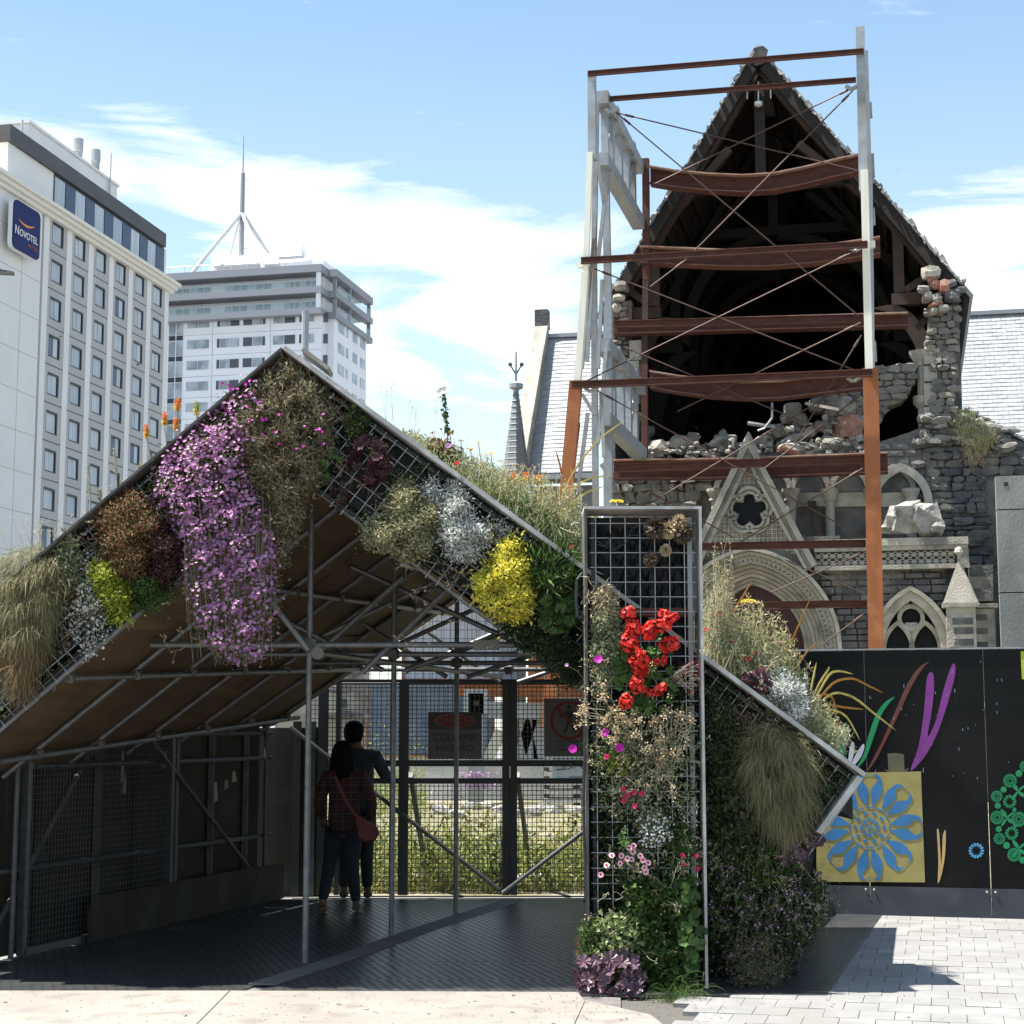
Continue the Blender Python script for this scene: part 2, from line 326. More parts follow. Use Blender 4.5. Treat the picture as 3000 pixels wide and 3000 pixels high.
wp0 = w1 - (DW - WW) / 2                      # left edge of the first bay
mb = MB(); hb(mb, -70, wp0 - .9, 0, ZC, -22, 0); part('wall', mb, 'hotel_white', hotel, label='plain white end wall')
mb = MB()
for c in range(6):                            # grey panels round every opening
    a = wp0 + c * DW; b_ = a + DW; l, r = w1 + c * DW, w1 + c * DW + WW
    hb(mb, a, l, 0, ZC, -.5, -.1); hb(mb, r, b_, 0, ZC, -.5, -.1)
    hb(mb, l, r, zt, ZC, -.5, -.1)
    for k_ in range(NR): hb(mb, l, r, max(0, zt - (k_ + 1) * DZ), zt - k_ * DZ - WH, -.5, -.1)
hb(mb, wp0 + 6 * DW, WEND, 0, ZC, -.5, -.1); hb(mb, wp0 - .9, WEND, 0, ZC, -22, -.9)
part('wall', mb, 'panel_grey', hotel, label='grey panelled wall between the windows')
for c in range(7):
    mb = MB(); a = wp0 + c * DW - .45; hb(mb, a, min(a + .9, WEND + .02), 0, ZC, -.5, -.05); part('pilaster', mb, 'hotel_white', hotel)
mb = MB()
for k_ in range(NR + 1): hb(mb, wp0, WEND - .02, zt + .55 - k_ * DZ, zt + .63 - k_ * DZ, -.2, -.085)
part('panel_joint', mb, 'fascia_dark', hotel, kind='stuff')
mb = MB()
for z_ in np.arange(6, ZC, DZ): hb(mb, -60, wp0 - 1, z_, z_ + .05, -.2, .012)
for w_ in np.arange(-58, wp0 - 1, 7.): hb(mb, w_, w_ + .05, 0, ZC, -.2, .013)
part('panel_joint', mb, 'panel_grey', hotel, kind='stuff')
rr = random.Random(3)
for c in range(6):
    for k_ in range(NR):
        l, z_ = w1 + c * DW, zt - k_ * DZ
        if z_ - WH < 9: continue
        mb = MB(); t_ = .16
        for (a, b_, c0, c1) in ((l, l + t_ * .5, z_ - WH, z_), (l + WW - t_, l + WW, z_ - WH, z_), (l + t_ * .5, l + WW - t_, z_ - t_, z_), (l + t_ * .5, l + WW - t_, z_ - WH, z_ - WH + t_ * .6)): hb(mb, a, b_, c0, c1, -.6, -.105)
        win = part('window', mb, 'frame_dark', hotel)
        dim = rr.random() < .16; mb = MB(); hb(mb, l + .05, l + WW - .1, z_ - WH + .05, z_ - .1, -.62, -.24); part('pane', mb, 'curtain_dim' if dim else 'curtain', win)
        if dim or rr.random() < .4: mb = MB(); hb(mb, l + WW * .5, l + WW * .86, z_ - WH + .06, z_ - .15, -.235, -.2); part('curtain', mb, 'curtain', win)
mb = MB()
for dz0, dz1, pr in ((0, .35, .3), (.35, .7, .55), (.7, 1.0, .8)): hb(mb, -70, WEND + pr, ZC + dz0, ZC + dz1 - .003, -22, pr)
part('cornice', mb, 'cornice', hotel)
zf0 = hitu(H, 300, 597, 0)[1]; zf1 = hitu(H, 300, 553, 0)[1]; wn = hitu(H, 57, 445, .8)[0]; wfe = hitu(H, 511, 700, .8)[0]
zp = ZC + 1.0; mb = MB(); hb(mb, wn + .3, WEND - .3, zp, zf0, -21, -.3); part('penthouse_wall', mb, 'hotel_white', hotel)
mb = MB(); hb(mb, wn, wfe, zf0, zf1, -22, .0); part('roof_band', mb, 'fascia_dark', hotel)
wa = hitu(H, 162, 530, -.2)[0]; wb = hitu(H, 480, 768, -.2)[0]; n_ = 12
for i in range(n_):
    a, b_ = wa + (wb - wa) * i / n_, wa + (wb - wa) * (i + 1) / n_; mb = MB(); hb(mb, a + .04, b_ - .04, zp + .05, zf0 - .25, -.4, -.22 if i % 2 == 0 else -.18)
    part('pane' if i % 2 == 0 else 'spandrel_panel', mb, 'curtain' if i % 2 == 0 else 'panel_blue', hotel)
mb = MB(); hb(mb, wa - .1, wb + .2, zp, zf0 - .02, -.6, -.26); part('window_frame', mb, 'frame_dark', hotel)
wq0 = hitu(H, 85, 360, -3)[0]; wq1 = hitu(H, 344, 540, -3)[0]; zq = hitu(H, 85, 361, -3)[1]
mb = MB(); hb(mb, wq0, wq1, zf1, zq, -20, -3); hb(mb, wq0 - .15, wq1 + .15, zq, zq + .25, -20.1, -2.85); part('plant_room', mb, 'render_white', hotel)
for px, py, r_ in ((230, 408, .4), (281, 440, .38)):
    wq, zq2 = hitu(H, px, py, -6); mb = MB(); p = H.p(-6, wq, 0)
    mb.lathe(p, [(r_, zf1), (r_, zq2 - 1.2), (r_ * 1.15, zq2 - 1.1), (r_ * 1.15, zq2), (r_ * .8, zq2)], 12); part('flue', mb, 'galv', hotel)
for px, y0, y1 in ((59, 352, 400), (319, 449, 520)):
    wq, za = hitu(H, px, y0, -3); mb = MB(); p = H.p(-2.8, wq, 0); mb.tube(p + (0, 0, zf1), p + (0, 0, za), .09, 6); part('mast', mb, 'white_metal', hotel)
# the hanging sign
sgw0, sgz1 = hitu(H, 39, 580, .9); sgw1, sgz0 = hitu(H, 113, 762, .9)
sz1 = hitu(H, 75, 600, .9)[1]; sz0 = hitu(H, 70, 744, .9)[1]; sgn = thing('hotel_sign', 'dark blue illuminated sign box with orange swoosh high on the white hotel wall', 'sign', H.p(.5, (sgw0 + sgw1) / 2, sz0))
def rrect(w0, w1_, z0, z1, r, n=5):
    out = []
    for cw, cz, a0 in ((w1_ - r, z1 - r, 0), (w0 + r, z1 - r, 90), (w0 + r, z0 + r, 180), (w1_ - r, z0 + r, 270)):
        for i in range(n + 1): a = math.radians(a0 + 90 * i / n); out.append((cw + r * math.cos(a), cz + r * math.sin(a)))
    return out
mb = MB(); mb.prism([H.p(.55, w, z) for w, z in rrect(sgw0, sgw1, sz0, sz1, .5)], H.U * .34); part('box', mb, 'white', sgn)
mb = MB(); mb.prism([H.p(.9, w, z) for w, z in rrect(sgw0 + .04, sgw1 - .04, sz0 + .04, sz1 - .04, .5)], H.U * .08); part('face', mb, 'sign_blue', sgn)
W_ = sgw1 - sgw0; Hh = sz1 - sz0; wc = (sgw0 + sgw1) / 2; zc = (sz0 + sz1) / 2
mb = MB(); A_, B_ = [], []
for i in range(13):
    t = i / 12; w = wc - W_ * .33 + W_ * .62 * t; z = zc + Hh * .12 - Hh * .075 * math.sin(math.pi * (t * .92)) + Hh * .06 * t; th = Hh * .028 * math.sin(math.pi * t) ** .8 + .01
    A_.append(H.p(.985, w, z - th)); B_.append(H.p(.985, w, z + th * .4))
mb.strip(A_, B_, vec=H.U * .02); part('swoosh', mb, 'sign_orange', sgn)
text('lettering', 'N', Hh * .25, frame(H.p(1.0, wc - W_ * .365, zc - Hh * .12), H.W, (0, 0, 1), H.U), 'white', sgn, fit=W_ * .13, ext=.01)
text('lettering', 'OVOTEL', Hh * .2, frame(H.p(1.0, wc + W_ * .06, zc - Hh * .13), H.W, (0, 0, 1), H.U), 'white', sgn, fit=W_ * .66, ext=.01)
text('lettering', 'HOTELS', Hh * .1, frame(H.p(1.0, wc + W_ * .22, zc - Hh * .3), H.W, (0, 0, 1), H.U), 'sign_rust', sgn, fit=W_ * .36, ext=.01)
# ================================================================ apartment tower
T = Grid(13, (0, 0, 0)); T.O = at(945, 780, 246) * np.array((1, 1, 0))
tower = thing('apartment_tower', 'white apartment tower with grey balcony bands and a mast on its roof', 'building', T.p(-10, 8, 0))
def tb(mb, u0, u1, w0, w1_, z0, z1, m=0): mb.hexa([T.p(u, w, z) for z in (z0, z1) for u, w in ((u0, w0), (u1, w0), (u1, w1_), (u0, w1_))], m)
cpx = lambda x, y: (x * .5694, 300 + y * .5694)                 # from the enlarged crop to photo pixels
tu = lambda x, y, w=0: T.hit(*cpx(x, y), w)
uR = tu(1720, 1100, 2.2)[0]; wR = None
zT1 = tu(1650, 830, -1.6)[1]; zT0 = tu(1650, 868, -1.6)[1]; zB1 = tu(1650, 943, -1.6)[1]; zB0 = tu(1650, 975, -1.6)[1]; zC1 = tu(1650, 1052, -1.6)[1]; zC0 = tu(1650, 1083, -1.6)[1]
d = ray(*cpx(1888, 1100)); t = (uR - (CAMP - T.O) @ T.U) / (d @ T.U); wR = float((CAMP + d * t - T.O) @ T.W)
ULEFT = -34.
mb = MB(); tb(mb, ULEFT, 0, 0, wR, 0, zC0 - .01); tb(mb, 0, uR, 2.2, wR, 0, zC0 - .012); part('wall', mb, 'tower_white', tower)
mb = MB(); tb(mb, ULEFT, -.3, 1.4, wR - 2, zC0 + .02, zT0); tb(mb, -.32, uR - 1.6, 3.6, wR - 2, zC0 + .03, zT0 - .01); part('penthouse_wall', mb, 'tower_white', tower)
for a, b_, pr in ((zT0, zT1, 1.6), (zB0, zB1, 1.6), (zC0, zC1, 1.6)):
    mb = MB(); tb(mb, ULEFT, .4, -pr, wR, a, b_); tb(mb, .4, uR + pr * .3, 2.2 - pr * .4, wR + pr, a + .003, b_ - .003); part('balcony_band', mb, 'tower_grey', tower)
for a, b_ in ((zB1, zT0), (zC1, zB0)):
    for u_ in (-.1,): mb = MB(); tb(mb, u_ - .4, u_ + .2, -1.3, -.8, a, b_); part('post', mb, 'tower_white', tower)
    for w_ in (2.2, wR * .5, wR + .8): mb = MB(); tb(mb, uR - .3, uR + .2, w_, w_ + .5, a, b_); part('post', mb, 'tower_grey', tower)
    mb = MB(); tb(mb, ULEFT, -.6, -1.45, -1.38, a + .02, a + 1.15); part('glass_rail', mb, 'baluster_glass', tower)
    mb = MB(); tb(mb, uR + .3, uR + .36, 3, wR + 1, a + .02, a + 1.15); part('glass_rail', mb, 'baluster_glass', tower)
    for x0, x1 in ((872, 1087), (1157, 1398), (1463, 1626)):
        ua, ub = tu(x0, 1000, 1.4)[0], tu(x1, 1000, 1.4)[0]; win = MB(); tb(win, ua, ub, 1.3, 1.42, a, b_ - .5); win = part('glazed_doors', win, 'tower_white', tower)
        n_ = 6
        for i in range(n_):
            mb = MB(); q = (ub - ua) / n_; tb(mb, ua + i * q + .09, ua + (i + 1) * q - .09, 1.22, 1.3, a + .1, b_ - .6); part('pane', mb, 'tower_glass_dark' if (i * 7 + int(a)) % 3 else 'tower_glass', win)
zr = [tu(1180, 1107 + 107.3 * i)[1] for i in range(2)]; DZT = zr[0] - zr[1]; hT = zr[0] - tu(1180, 1152)[1]
colsT = ((965, 1080, 'll'), (1118, 1235, 'dlD'), (1252, 1368, 'Dld'), (1405, 1522, 'lD'), (1540, 1618, 'dl'))
for r_ in range(11):
    for ci, (x0, x1, pat) in enumerate(colsT):
        ua, ub = tu(x0, 1130)[0], tu(x1, 1130)[0]; z1 = zr[0] - r_ * DZT; mb = MB(); tb(mb, ua - .08, ub + .08, -.06, .3, z1 - hT - .1, z1 + .08); win = part('window', mb, 'tower_white', tower)
        n_ = len(pat); ed = np.cumsum([0] + [1 if ch in 'lD' else .35 for ch in pat]); ed = ed / ed[-1]
        for i, ch in enumerate(pat):
            mb = MB(); dk = ch in 'dD' and rr.random() < .85; tb(mb, ua + (ub - ua) * ed[i] + .05, ua + (ub - ua) * ed[i + 1] - .05, -.1, -.03, z1 - hT, z1); part('pane', mb, 'tower_glass_dark' if dk else 'tower_glass', win)
    ua, ub = tu(868, 1200)[0], tu(945, 1200)[0]; z1 = zr[0] - r_ * DZT
    mb = MB(); tb(mb, ua, ub, -.06, .2, z1 - DZT + .02, z1); win = part('stair_window', mb, 'tower_white', tower)
    for i in range(2):
        q = (ub - ua) / 2; mb = MB(); tb(mb, ua + i * q + .08, ua + (i + 1) * q - .08, -.1, -.04, z1 - DZT + .9, z1 - .05); part('pane', mb, 'tower_glass', win)
        mb = MB(); tb(mb, ua + i * q + .08, ua + (i + 1) * q - .08, -.1, -.04, z1 - DZT + .08, z1 - DZT + .82); part('pane', mb, 'frame_dark', win)
    ua, ub = tu(1665, 1120)[0], tu(1688, 1120)[0]; mb = MB(); tb(mb, ua, ub, -.05, .1, z1 - hT - .2, z1 - .1); part('window', mb, 'tower_glass_dark', tower)
    for f0, f1 in ((.12, .30), (.36, .42), (.56, .70), (.80, .94)):
        mb = MB(); tb(mb, uR - .1, uR + .06, 2.2 + (wR - 2.2) * f0, 2.2 + (wR - 2.2) * f1, z1 - hT - .7, z1 - .5); part('window', mb, 'tower_glass', tower)
mb = MB()
for r_ in range(11): z1 = zr[0] - r_ * DZT + .75; tb(mb, ULEFT, -.02, -.02, .1, z1, z1 + .06)
for x0 in (1093, 1390): ua = tu(x0, 1200)[0]; tb(mb, ua, ua + .07, -.02, .1, 0, zC0 - .05)
part('panel_joint', mb, 'tower_glass', tower, kind='stuff')
ua, ub = tu(1085, 830, 8)[0], tu(1560, 830, 8)[0]; zpr = tu(1300, 782, 8)[1]
mb = MB(); tb(mb, ua, ub, 8, 16, zT1, zpr); tb(mb, ua + .5, ub + 4, 6, 14, zT1, zpr - 2.2); part('plant_room', mb, 'tower_white', tower)
for i, (x0, x1, zz) in enumerate(((1110, 1340, .55), (1350, 1440, .5), (1440, 1560, .7))):
    ua, ub = tu(x0, 820, 5.8)[0], tu(x1, 820, 5.8)[0]; z_ = zT1 + (zpr - zT1) * zz; mb = MB(); mb.tube(T.p(ua, 5.6, z_), T.p(ub, 5.6, z_), .4, 8); part('duct', mb, 'white_metal', tower)
mb = MB(); ud, zd = tu(1562, 760, 6); mb.lathe(T.p(ud, 6, zd), [(.1, -.4), (1.2, 0), (1.25, .06), (.1, -.3)], 12, axis=T.U); part('dish', mb, 'white', tower)
um, zm = tu(1250, 365, 10); mb = MB(); p = T.p(um, 10, 0); mb.tube(p + (0, 0, zpr), p + (0, 0, zm), .42, 8, .36); mast = part('mast', mb, 'tower_grey', tower); zl = tu(1245, 568, 10)[1]
mb = MB(); mb.tube(p + (0, 0, zm), p + (0, 0, tu(1247, 175, 10)[1]), .13, 6, .06); part('aerial', mb, 'tower_grey', mast); mb = MB()
for i in range(14): mb.beam(p + (.3, 0, zm - 1 - i * 1.6), p + (1.2, 0, zm - 1 - i * 1.6), .06, .06)
part('rungs', mb, 'tower_grey', mast, kind='stuff')
for x, y, w in ((985, 865, 1), (1190, 782, 15), (1385, 770, 13), (1357, 842, 3)): mb = MB(); uu, zz = tu(x, y, w); mb.tube(p + (0, 0, zl), T.p(uu, w, zz - .5), .3, 6); part('mast_leg', mb, 'white_metal', mast)
mb = MB(); z_ = zT1 + 1.1; mb.tube(T.p(ULEFT, -1, z_), T.p(uR - 1, -1, z_), .05, 4)
for u_ in np.arange(ULEFT, uR - 1, 2.5): mb.tube(T.p(u_, -1, zT1), T.p(u_, -1, z_), .05, 4)
part('roof_rail', mb, 'white_metal', tower)
# ================================================================ ruined cathedral
C = Grid(13, (0, 0, 0)); C.O = at(2200, 2140, 48) * np.array((1, 1, 0))
cath = thing('ruined_cathedral', 'ruined stone cathedral with its west front fallen open and the timber nave roof exposed', 'cathedral', C.p(0, 6, 0))
def cb(mb, u0, u1, w0, w1_, z0, z1, m=0): mb.hexa([C.p(u, w, z) for z in (z0, z1) for u, w in ((u0, w0), (u1, w0), (u1, w1_), (u0, w1_))], m)
def inpoly(x, y, P):
    ins = False; n = len(P)
    for i in range(n):
        (xa, ya), (xb, yb) = P[i], P[(i + 1) % n]
        if (ya > y) != (yb > y) and x < (xb - xa) * (y - ya) / (yb - ya) + xa: ins = not ins
    return ins
def polyC(pts, w): return [C.hit(x, y, w) for x, y in pts]
def stones(parent, poly, w, holes=(), ch=(.15, .24), bl=(.28, .6), proud=.05, nmax=300, mt='bluestone', seed=1, rough=1.0, name='stone', gap=.014, back=True, backmat='bluestone_back'):
    """coursed masonry on the plane w: every block its own piece"""
    r = random.Random(seed); us = [p[0] for p in poly]; zs = [p[1] for p in poly]; z = min(zs); out = []
    while z < max(zs):
        h = r.uniform(*ch); u = min(us) - r.random() * .4
        while u < max(us):
            l = r.uniform(*bl); cu, cz = u + l / 2, z + h / 2
            if inpoly(cu, cz, poly) and not any(f(cu, cz) for f in holes): out.append((u, z, l, h))
            u += l
        z += h
    bulk = MB(); r.shuffle(out)
    for i, (u, z, l, h) in enumerate(out):
        mb = MB() if i < nmax else bulk; g_ = gap; d0 = proud * r.uniform(.3, 1.2) * rough; j = lambda: r.uniform(-.012, .012) * rough
        if rough > 2:
            mb.rock(C.p(u + l / 2, w - proud * r.uniform(-.35, .45), z + h / 2), (l * r.uniform(1.0, 1.25), .3, h * r.uniform(.95, 1.3)), r.randrange(9999), (C.U, C.W, np.array((0, 0, 1))), rough=.21)
            if i < nmax: part(name, mb, mt, parent)
            continue
        P_ = [C.p(u + g_ + j(), w, z + g_), C.p(u + l - g_, w, z + g_ + j()), C.p(u + l - g_ + j(), w, z + h - g_), C.p(u + g_, w, z + h - g_ + j())]
        Q_ = [C.p(u + g_ * 2, w - d0 * r.uniform(.5, 1), z + g_ * 2), C.p(u + l - g_ * 2, w - d0 * r.uniform(.5, 1), z + g_ * 2), C.p(u + l - g_ * 2, w - d0 * r.uniform(.5, 1), z + h - g_ * 2), C.p(u + g_ * 2, w - d0 * r.uniform(.5, 1), z + h - g_ * 2)]
        ce = C.p(u + l * r.uniform(.35, .65), w - d0 * r.uniform(.9, 1.15), z + h * r.uniform(.35, .65))
        mb.add(P_ + Q_ + [ce], ((0, 1, 5, 4), (1, 2, 6, 5), (2, 3, 7, 6), (3, 0, 4, 7), (4, 5, 8), (5, 6, 8), (6, 7, 8), (7, 4, 8)))
        if i < nmax: part(name, mb, mt, parent)
    if bulk.n: part('stones_beyond', bulk, mt, parent, kind='stuff')
def gothic(a, h, n=14):                       # pointed arch, springing at (-a,0)..(a,0), apex (0,h)
    R = (a * a + h * h) / (2 * a); t1 = math.atan2(h, R - a); rt = [(a - R + R * math.cos(t1 * i / n), R * math.sin(t1 * i / n)) for i in range(n + 1)]
    return [(-x, z) for x, z in rt] + [(x, z) for x, z in rt[-2::-1]]
def ring(mb, uc, zs_, w, o, i, foot=None, m=0, dep=.35):   # arch band between two (half width, rise) profiles, legs down to foot
    A_ = gothic(*o); B_ = gothic(*i)
    if foot is not None: A_ = [(A_[0][0], foot - zs_)] + A_ + [(A_[-1][0], foot - zs_)]; B_ = [(B_[0][0], foot - zs_)] + B_ + [(B_[-1][0], foot - zs_)]
    mb.strip([C.p(uc + x, w, zs_ + z) for x, z in A_], [C.p(uc + x, w, zs_ + z) for x, z in B_], m, vec=C.W * dep)
S1 = 1 / abs(C.hit(2201, 1600, 0)[0] - C.hit(2200, 1600, 0)[0])             # photo px per metre on the west front (about 104)
# ---- nave roof, open to the west
uA, zA = C.hit(2219, 172, .4); uE, zE = C.hit(2812, 862, .4); HW = uE - uA; HWL = uA - C.hit(1776, 862, .4)[0]; HWS = {-1: HWL, 1: HW}
NW0, NW1 = .4, 30.
def slope(s, a, b, w0, w1_, up0, up1):        # slab lying on roof slope s (-1 left, 1 right), a..b along the slope from ridge, between heights up0..up1 above it
    d = np.array((s * HWS[s], zE - zA)); L = np.linalg.norm(d); n = np.array((s * (zA - zE), HWS[s])) / L
    f = lambda t, w, q: C.p(uA + d[0] * t + n[0] * q, w, zA + d[1] * t + n[1] * q)
    return [f(t, w, q) for q in (up0, up1) for t, w in ((a, w0), (b, w0), (b, w1_), (a, w1_))]
roof = MB()
for s in (-1, 1): roof.hexa(slope(s, 0 if s < 0 else .004, 1.02, NW0 + .35, NW1, .22, .34))
roof.beam(C.p(uA, NW0 + .6, zA + .22), C.p(uA, NW1, zA + .22), .85, .16)
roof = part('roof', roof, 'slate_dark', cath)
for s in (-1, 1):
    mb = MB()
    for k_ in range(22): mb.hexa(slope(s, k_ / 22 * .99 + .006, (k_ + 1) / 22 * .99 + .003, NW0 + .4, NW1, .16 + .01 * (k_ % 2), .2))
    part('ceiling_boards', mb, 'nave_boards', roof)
    for k_ in range(12):                      # purlins
        mb = MB(); t = (k_ + .7) / 12.3; mb.hexa(slope(s, t, t + .012, NW0 + .5, NW1, .02, .158)); part('purlin', mb, 'timber_dark', roof)
    mb = MB(); mb.hexa(slope(s, .03, 1.0, NW0, NW0 + .3, -.12, .21)); part('verge_rafter', mb, 'timber_dark', roof)
    rn = np.random.default_rng(5 + s)
    for k_ in range(95):                      # broken slates and mortar standing along the torn verge
        t = .02 + .97 * (k_ + rn.uniform(-.5, .5)) / 95; u2 = rn.uniform(0, .06) + (rn.random() < .2) * .07; f = slope(s, t, t + rn.uniform(.008, .022), NW0 - rn.uniform(-.1, .12), NW0 + .5, .2, .225 + u2)
        mb = MB(); f = [x + rn.normal(0, .018, 3) for x in f]; mb.hexa(f); part('broken_slate', mb, 'mortar' if (s > 0 and rn.random() < .75) or rn.random() < .25 else 'slate_dark', roof)
mb = MB(); mb.rock(C.p(uA, .5, zA + .12), (.5, .6, .55), 4); part('ridge_stub', mb, 'bluestone', roof)
# ---- trusses
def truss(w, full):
    tr = MB(); mtl = ('timber_truss' if full else 'timber_dark')  # inner trusses get darker timber, the nave's gloom put into their colour
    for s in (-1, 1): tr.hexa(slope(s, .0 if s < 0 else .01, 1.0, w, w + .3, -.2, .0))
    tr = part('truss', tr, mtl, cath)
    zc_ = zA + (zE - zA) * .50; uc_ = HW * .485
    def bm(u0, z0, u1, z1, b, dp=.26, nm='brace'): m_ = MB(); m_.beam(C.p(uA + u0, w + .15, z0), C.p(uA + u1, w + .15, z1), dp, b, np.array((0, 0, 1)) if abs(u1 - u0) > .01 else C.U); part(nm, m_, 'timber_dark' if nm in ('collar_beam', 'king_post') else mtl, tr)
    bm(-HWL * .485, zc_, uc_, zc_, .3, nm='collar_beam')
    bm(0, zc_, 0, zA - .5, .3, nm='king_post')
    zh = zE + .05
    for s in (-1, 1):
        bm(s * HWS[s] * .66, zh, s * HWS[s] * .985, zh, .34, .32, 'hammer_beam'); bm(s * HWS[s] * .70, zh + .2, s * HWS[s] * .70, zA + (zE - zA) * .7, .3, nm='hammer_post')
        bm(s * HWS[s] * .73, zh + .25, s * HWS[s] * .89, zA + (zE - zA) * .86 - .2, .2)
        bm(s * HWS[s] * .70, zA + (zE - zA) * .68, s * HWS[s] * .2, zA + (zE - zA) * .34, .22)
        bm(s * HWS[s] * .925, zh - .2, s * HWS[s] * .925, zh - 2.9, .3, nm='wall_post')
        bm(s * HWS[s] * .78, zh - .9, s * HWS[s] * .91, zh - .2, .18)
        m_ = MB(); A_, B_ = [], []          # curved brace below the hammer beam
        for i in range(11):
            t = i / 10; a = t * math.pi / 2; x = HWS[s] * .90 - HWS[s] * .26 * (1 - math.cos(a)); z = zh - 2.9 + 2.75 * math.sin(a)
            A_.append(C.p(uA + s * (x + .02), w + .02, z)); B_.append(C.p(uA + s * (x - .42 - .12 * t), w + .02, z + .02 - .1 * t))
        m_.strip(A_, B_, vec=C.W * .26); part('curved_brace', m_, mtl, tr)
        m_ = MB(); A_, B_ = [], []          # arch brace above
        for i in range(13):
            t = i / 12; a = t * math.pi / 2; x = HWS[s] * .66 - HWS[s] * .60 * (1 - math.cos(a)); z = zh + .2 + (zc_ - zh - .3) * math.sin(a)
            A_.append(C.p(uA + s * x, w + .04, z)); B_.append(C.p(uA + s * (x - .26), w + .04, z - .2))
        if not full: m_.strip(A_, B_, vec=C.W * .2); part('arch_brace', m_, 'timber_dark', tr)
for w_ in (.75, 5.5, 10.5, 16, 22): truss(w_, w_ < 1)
# ---- nave walls, east end, floor
mb = MB(); cb(mb, uA - HWL * 1.0, uA - HWL * .95, NW0, NW1, 0, zE); cb(mb, uA + HW * .95, uA + HW * 1.0, NW0 + 1.1, NW1, 0, zE); part('nave_wall', mb, 'bluestone_back', cath)
mb = MB(); cb(mb, uA - HWL, uA + HW, NW1, NW1 + .5, 0, zA + .5); part('east_wall', mb, 'nave_boards', cath)
for s in (-1, 1):                             # limestone wall shafts inside
    for w_ in (2.2, 4.6, 8.5, 13): mb = MB(); p = C.p(uA + s * HWS[s] * .90, w_, 0); mb.lathe(p, [(.2, 0), (.2, zE - 5.0), (.3, zE - 4.9), (.3, zE - 4.7), (.18, zE - 4.6), (.18, zE - 3.1), (.34, zE - 2.9), (.36, zE - 2.7)], 10); part('wall_shaft', mb, 'limestone', cath, smooth=False)
# ---- right-hand pier: rubble core with capping blocks and a limestone respond
pier = MB(); P_ = polyC([(2722, 905), (2806, 900), (2803, 1010), (2800, 1150), (2802, 1290), (2700, 1290), (2716, 1150), (2712, 1000)], .5); pier.prism([C.p(u, .5, z) for u, z in P_], C.W * 1.3)
pier = part('pier', pier, 'bluestone_back', cath)
stones(pier, P_, .5, ch=(.1, .22), bl=(.16, .42), proud=.16, mt='rubble', seed=3, rough=2.2, gap=.006)
for i, (x, y, sx, sy, mt) in enumerate(((2727, 800, 58, 40, 'limestone_pale'), (2738, 835, 34, 30, 'brick_red'), (2765, 842, 34, 44, 'brick_red'), (2707, 848, 40, 26, 'rubble'), (2790, 870, 52, 34, 'bluestone'), (2788, 834, 30, 26, 'bluestone'), (2812, 850, 40, 20, 'bluestone'), (2745, 880, 30, 40, 'rubble'),
        (2716, 872, 26, 34, 'limestone_pale'), (2740, 893, 40, 16, 'brick_red'), (2762, 906, 34, 24, 'limestone_pale'), (2732, 915, 24, 18, 'limestone'), (2820, 828, 16, 12, 'mortar'), (2732, 824, 30, 12, 'brick_red'))):
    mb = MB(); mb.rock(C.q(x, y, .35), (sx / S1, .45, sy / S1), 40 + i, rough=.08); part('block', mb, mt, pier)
mb = MB(); uu, zz = C.hit(2700, 1040, .6); p = C.p(uu, .7, 0); zlo = C.hit(2700, 1265, .6)[1]; zmid = C.hit(2700, 1160, .6)[1]
mb.lathe(p, [(.15, zlo - 1), (.15, zmid - .35), (.28, zmid - .2), (.28, zmid), (.15, zmid + .04), (.15, zz - .35), (.22, zz - .3), (.2, zz - .2), (.33, zz), (.36, zz + .12)], 14); part('respond_shaft', mb, 'limestone', pier, smooth=False)
for y0, y1, dx in ((1025, 1070, 14), (1075, 1120, 10), (1125, 1190, 8), (1195, 1235, 14), (1240, 1262, 6)):
    u0, z1 = C.hit(2706, y0, .5); _, z0 = C.hit(2706, y1, .5); mb = MB(); cb(mb, u0, u0 + .2 + dx / 60, .4, .75, z0 + .01, z1); part('quoin', mb, 'limestone', pier)
# left pier, mostly behind the steel
mb = MB(); P_ = polyC([(1800, 885), (1850, 880), (1850, 1010), (1840, 1290), (1786, 1290)], .6); mb.prism([C.p(u, .6, z) for u, z in P_], C.W * 1.2); lp = part('pier', mb, 'bluestone_back', cath)
stones(lp, P_, .6, ch=(.12, .22), bl=(.2, .4), proud=.14, mt='rubble', seed=8, rough=2, gap=.006, nmax=80)
for x, y, sx, sy in ((1822, 842, 46, 34), (1812, 876, 40, 24), (1800, 905, 30, 30)): mb = MB(); mb.rock(C.q(x, y, .5), (sx / S1, .5, sy / S1), x, rough=.07); part('block', mb, 'limestone_pale', lp)
for i, (x, y0, y1) in enumerate(((1815, 1240, 1300), (1812, 1180, 1238), (1836, 1120, 1178), (1838, 1060, 1118), (1846, 1000, 1058))):
    u0, z1 = C.hit(x, y0, .5); _, z0 = C.hit(x, y1, .5); mb = MB(); cb(mb, u0, u0 + .36, .35, .8, z0, z1 - .01); part('quoin', mb, 'limestone', lp)
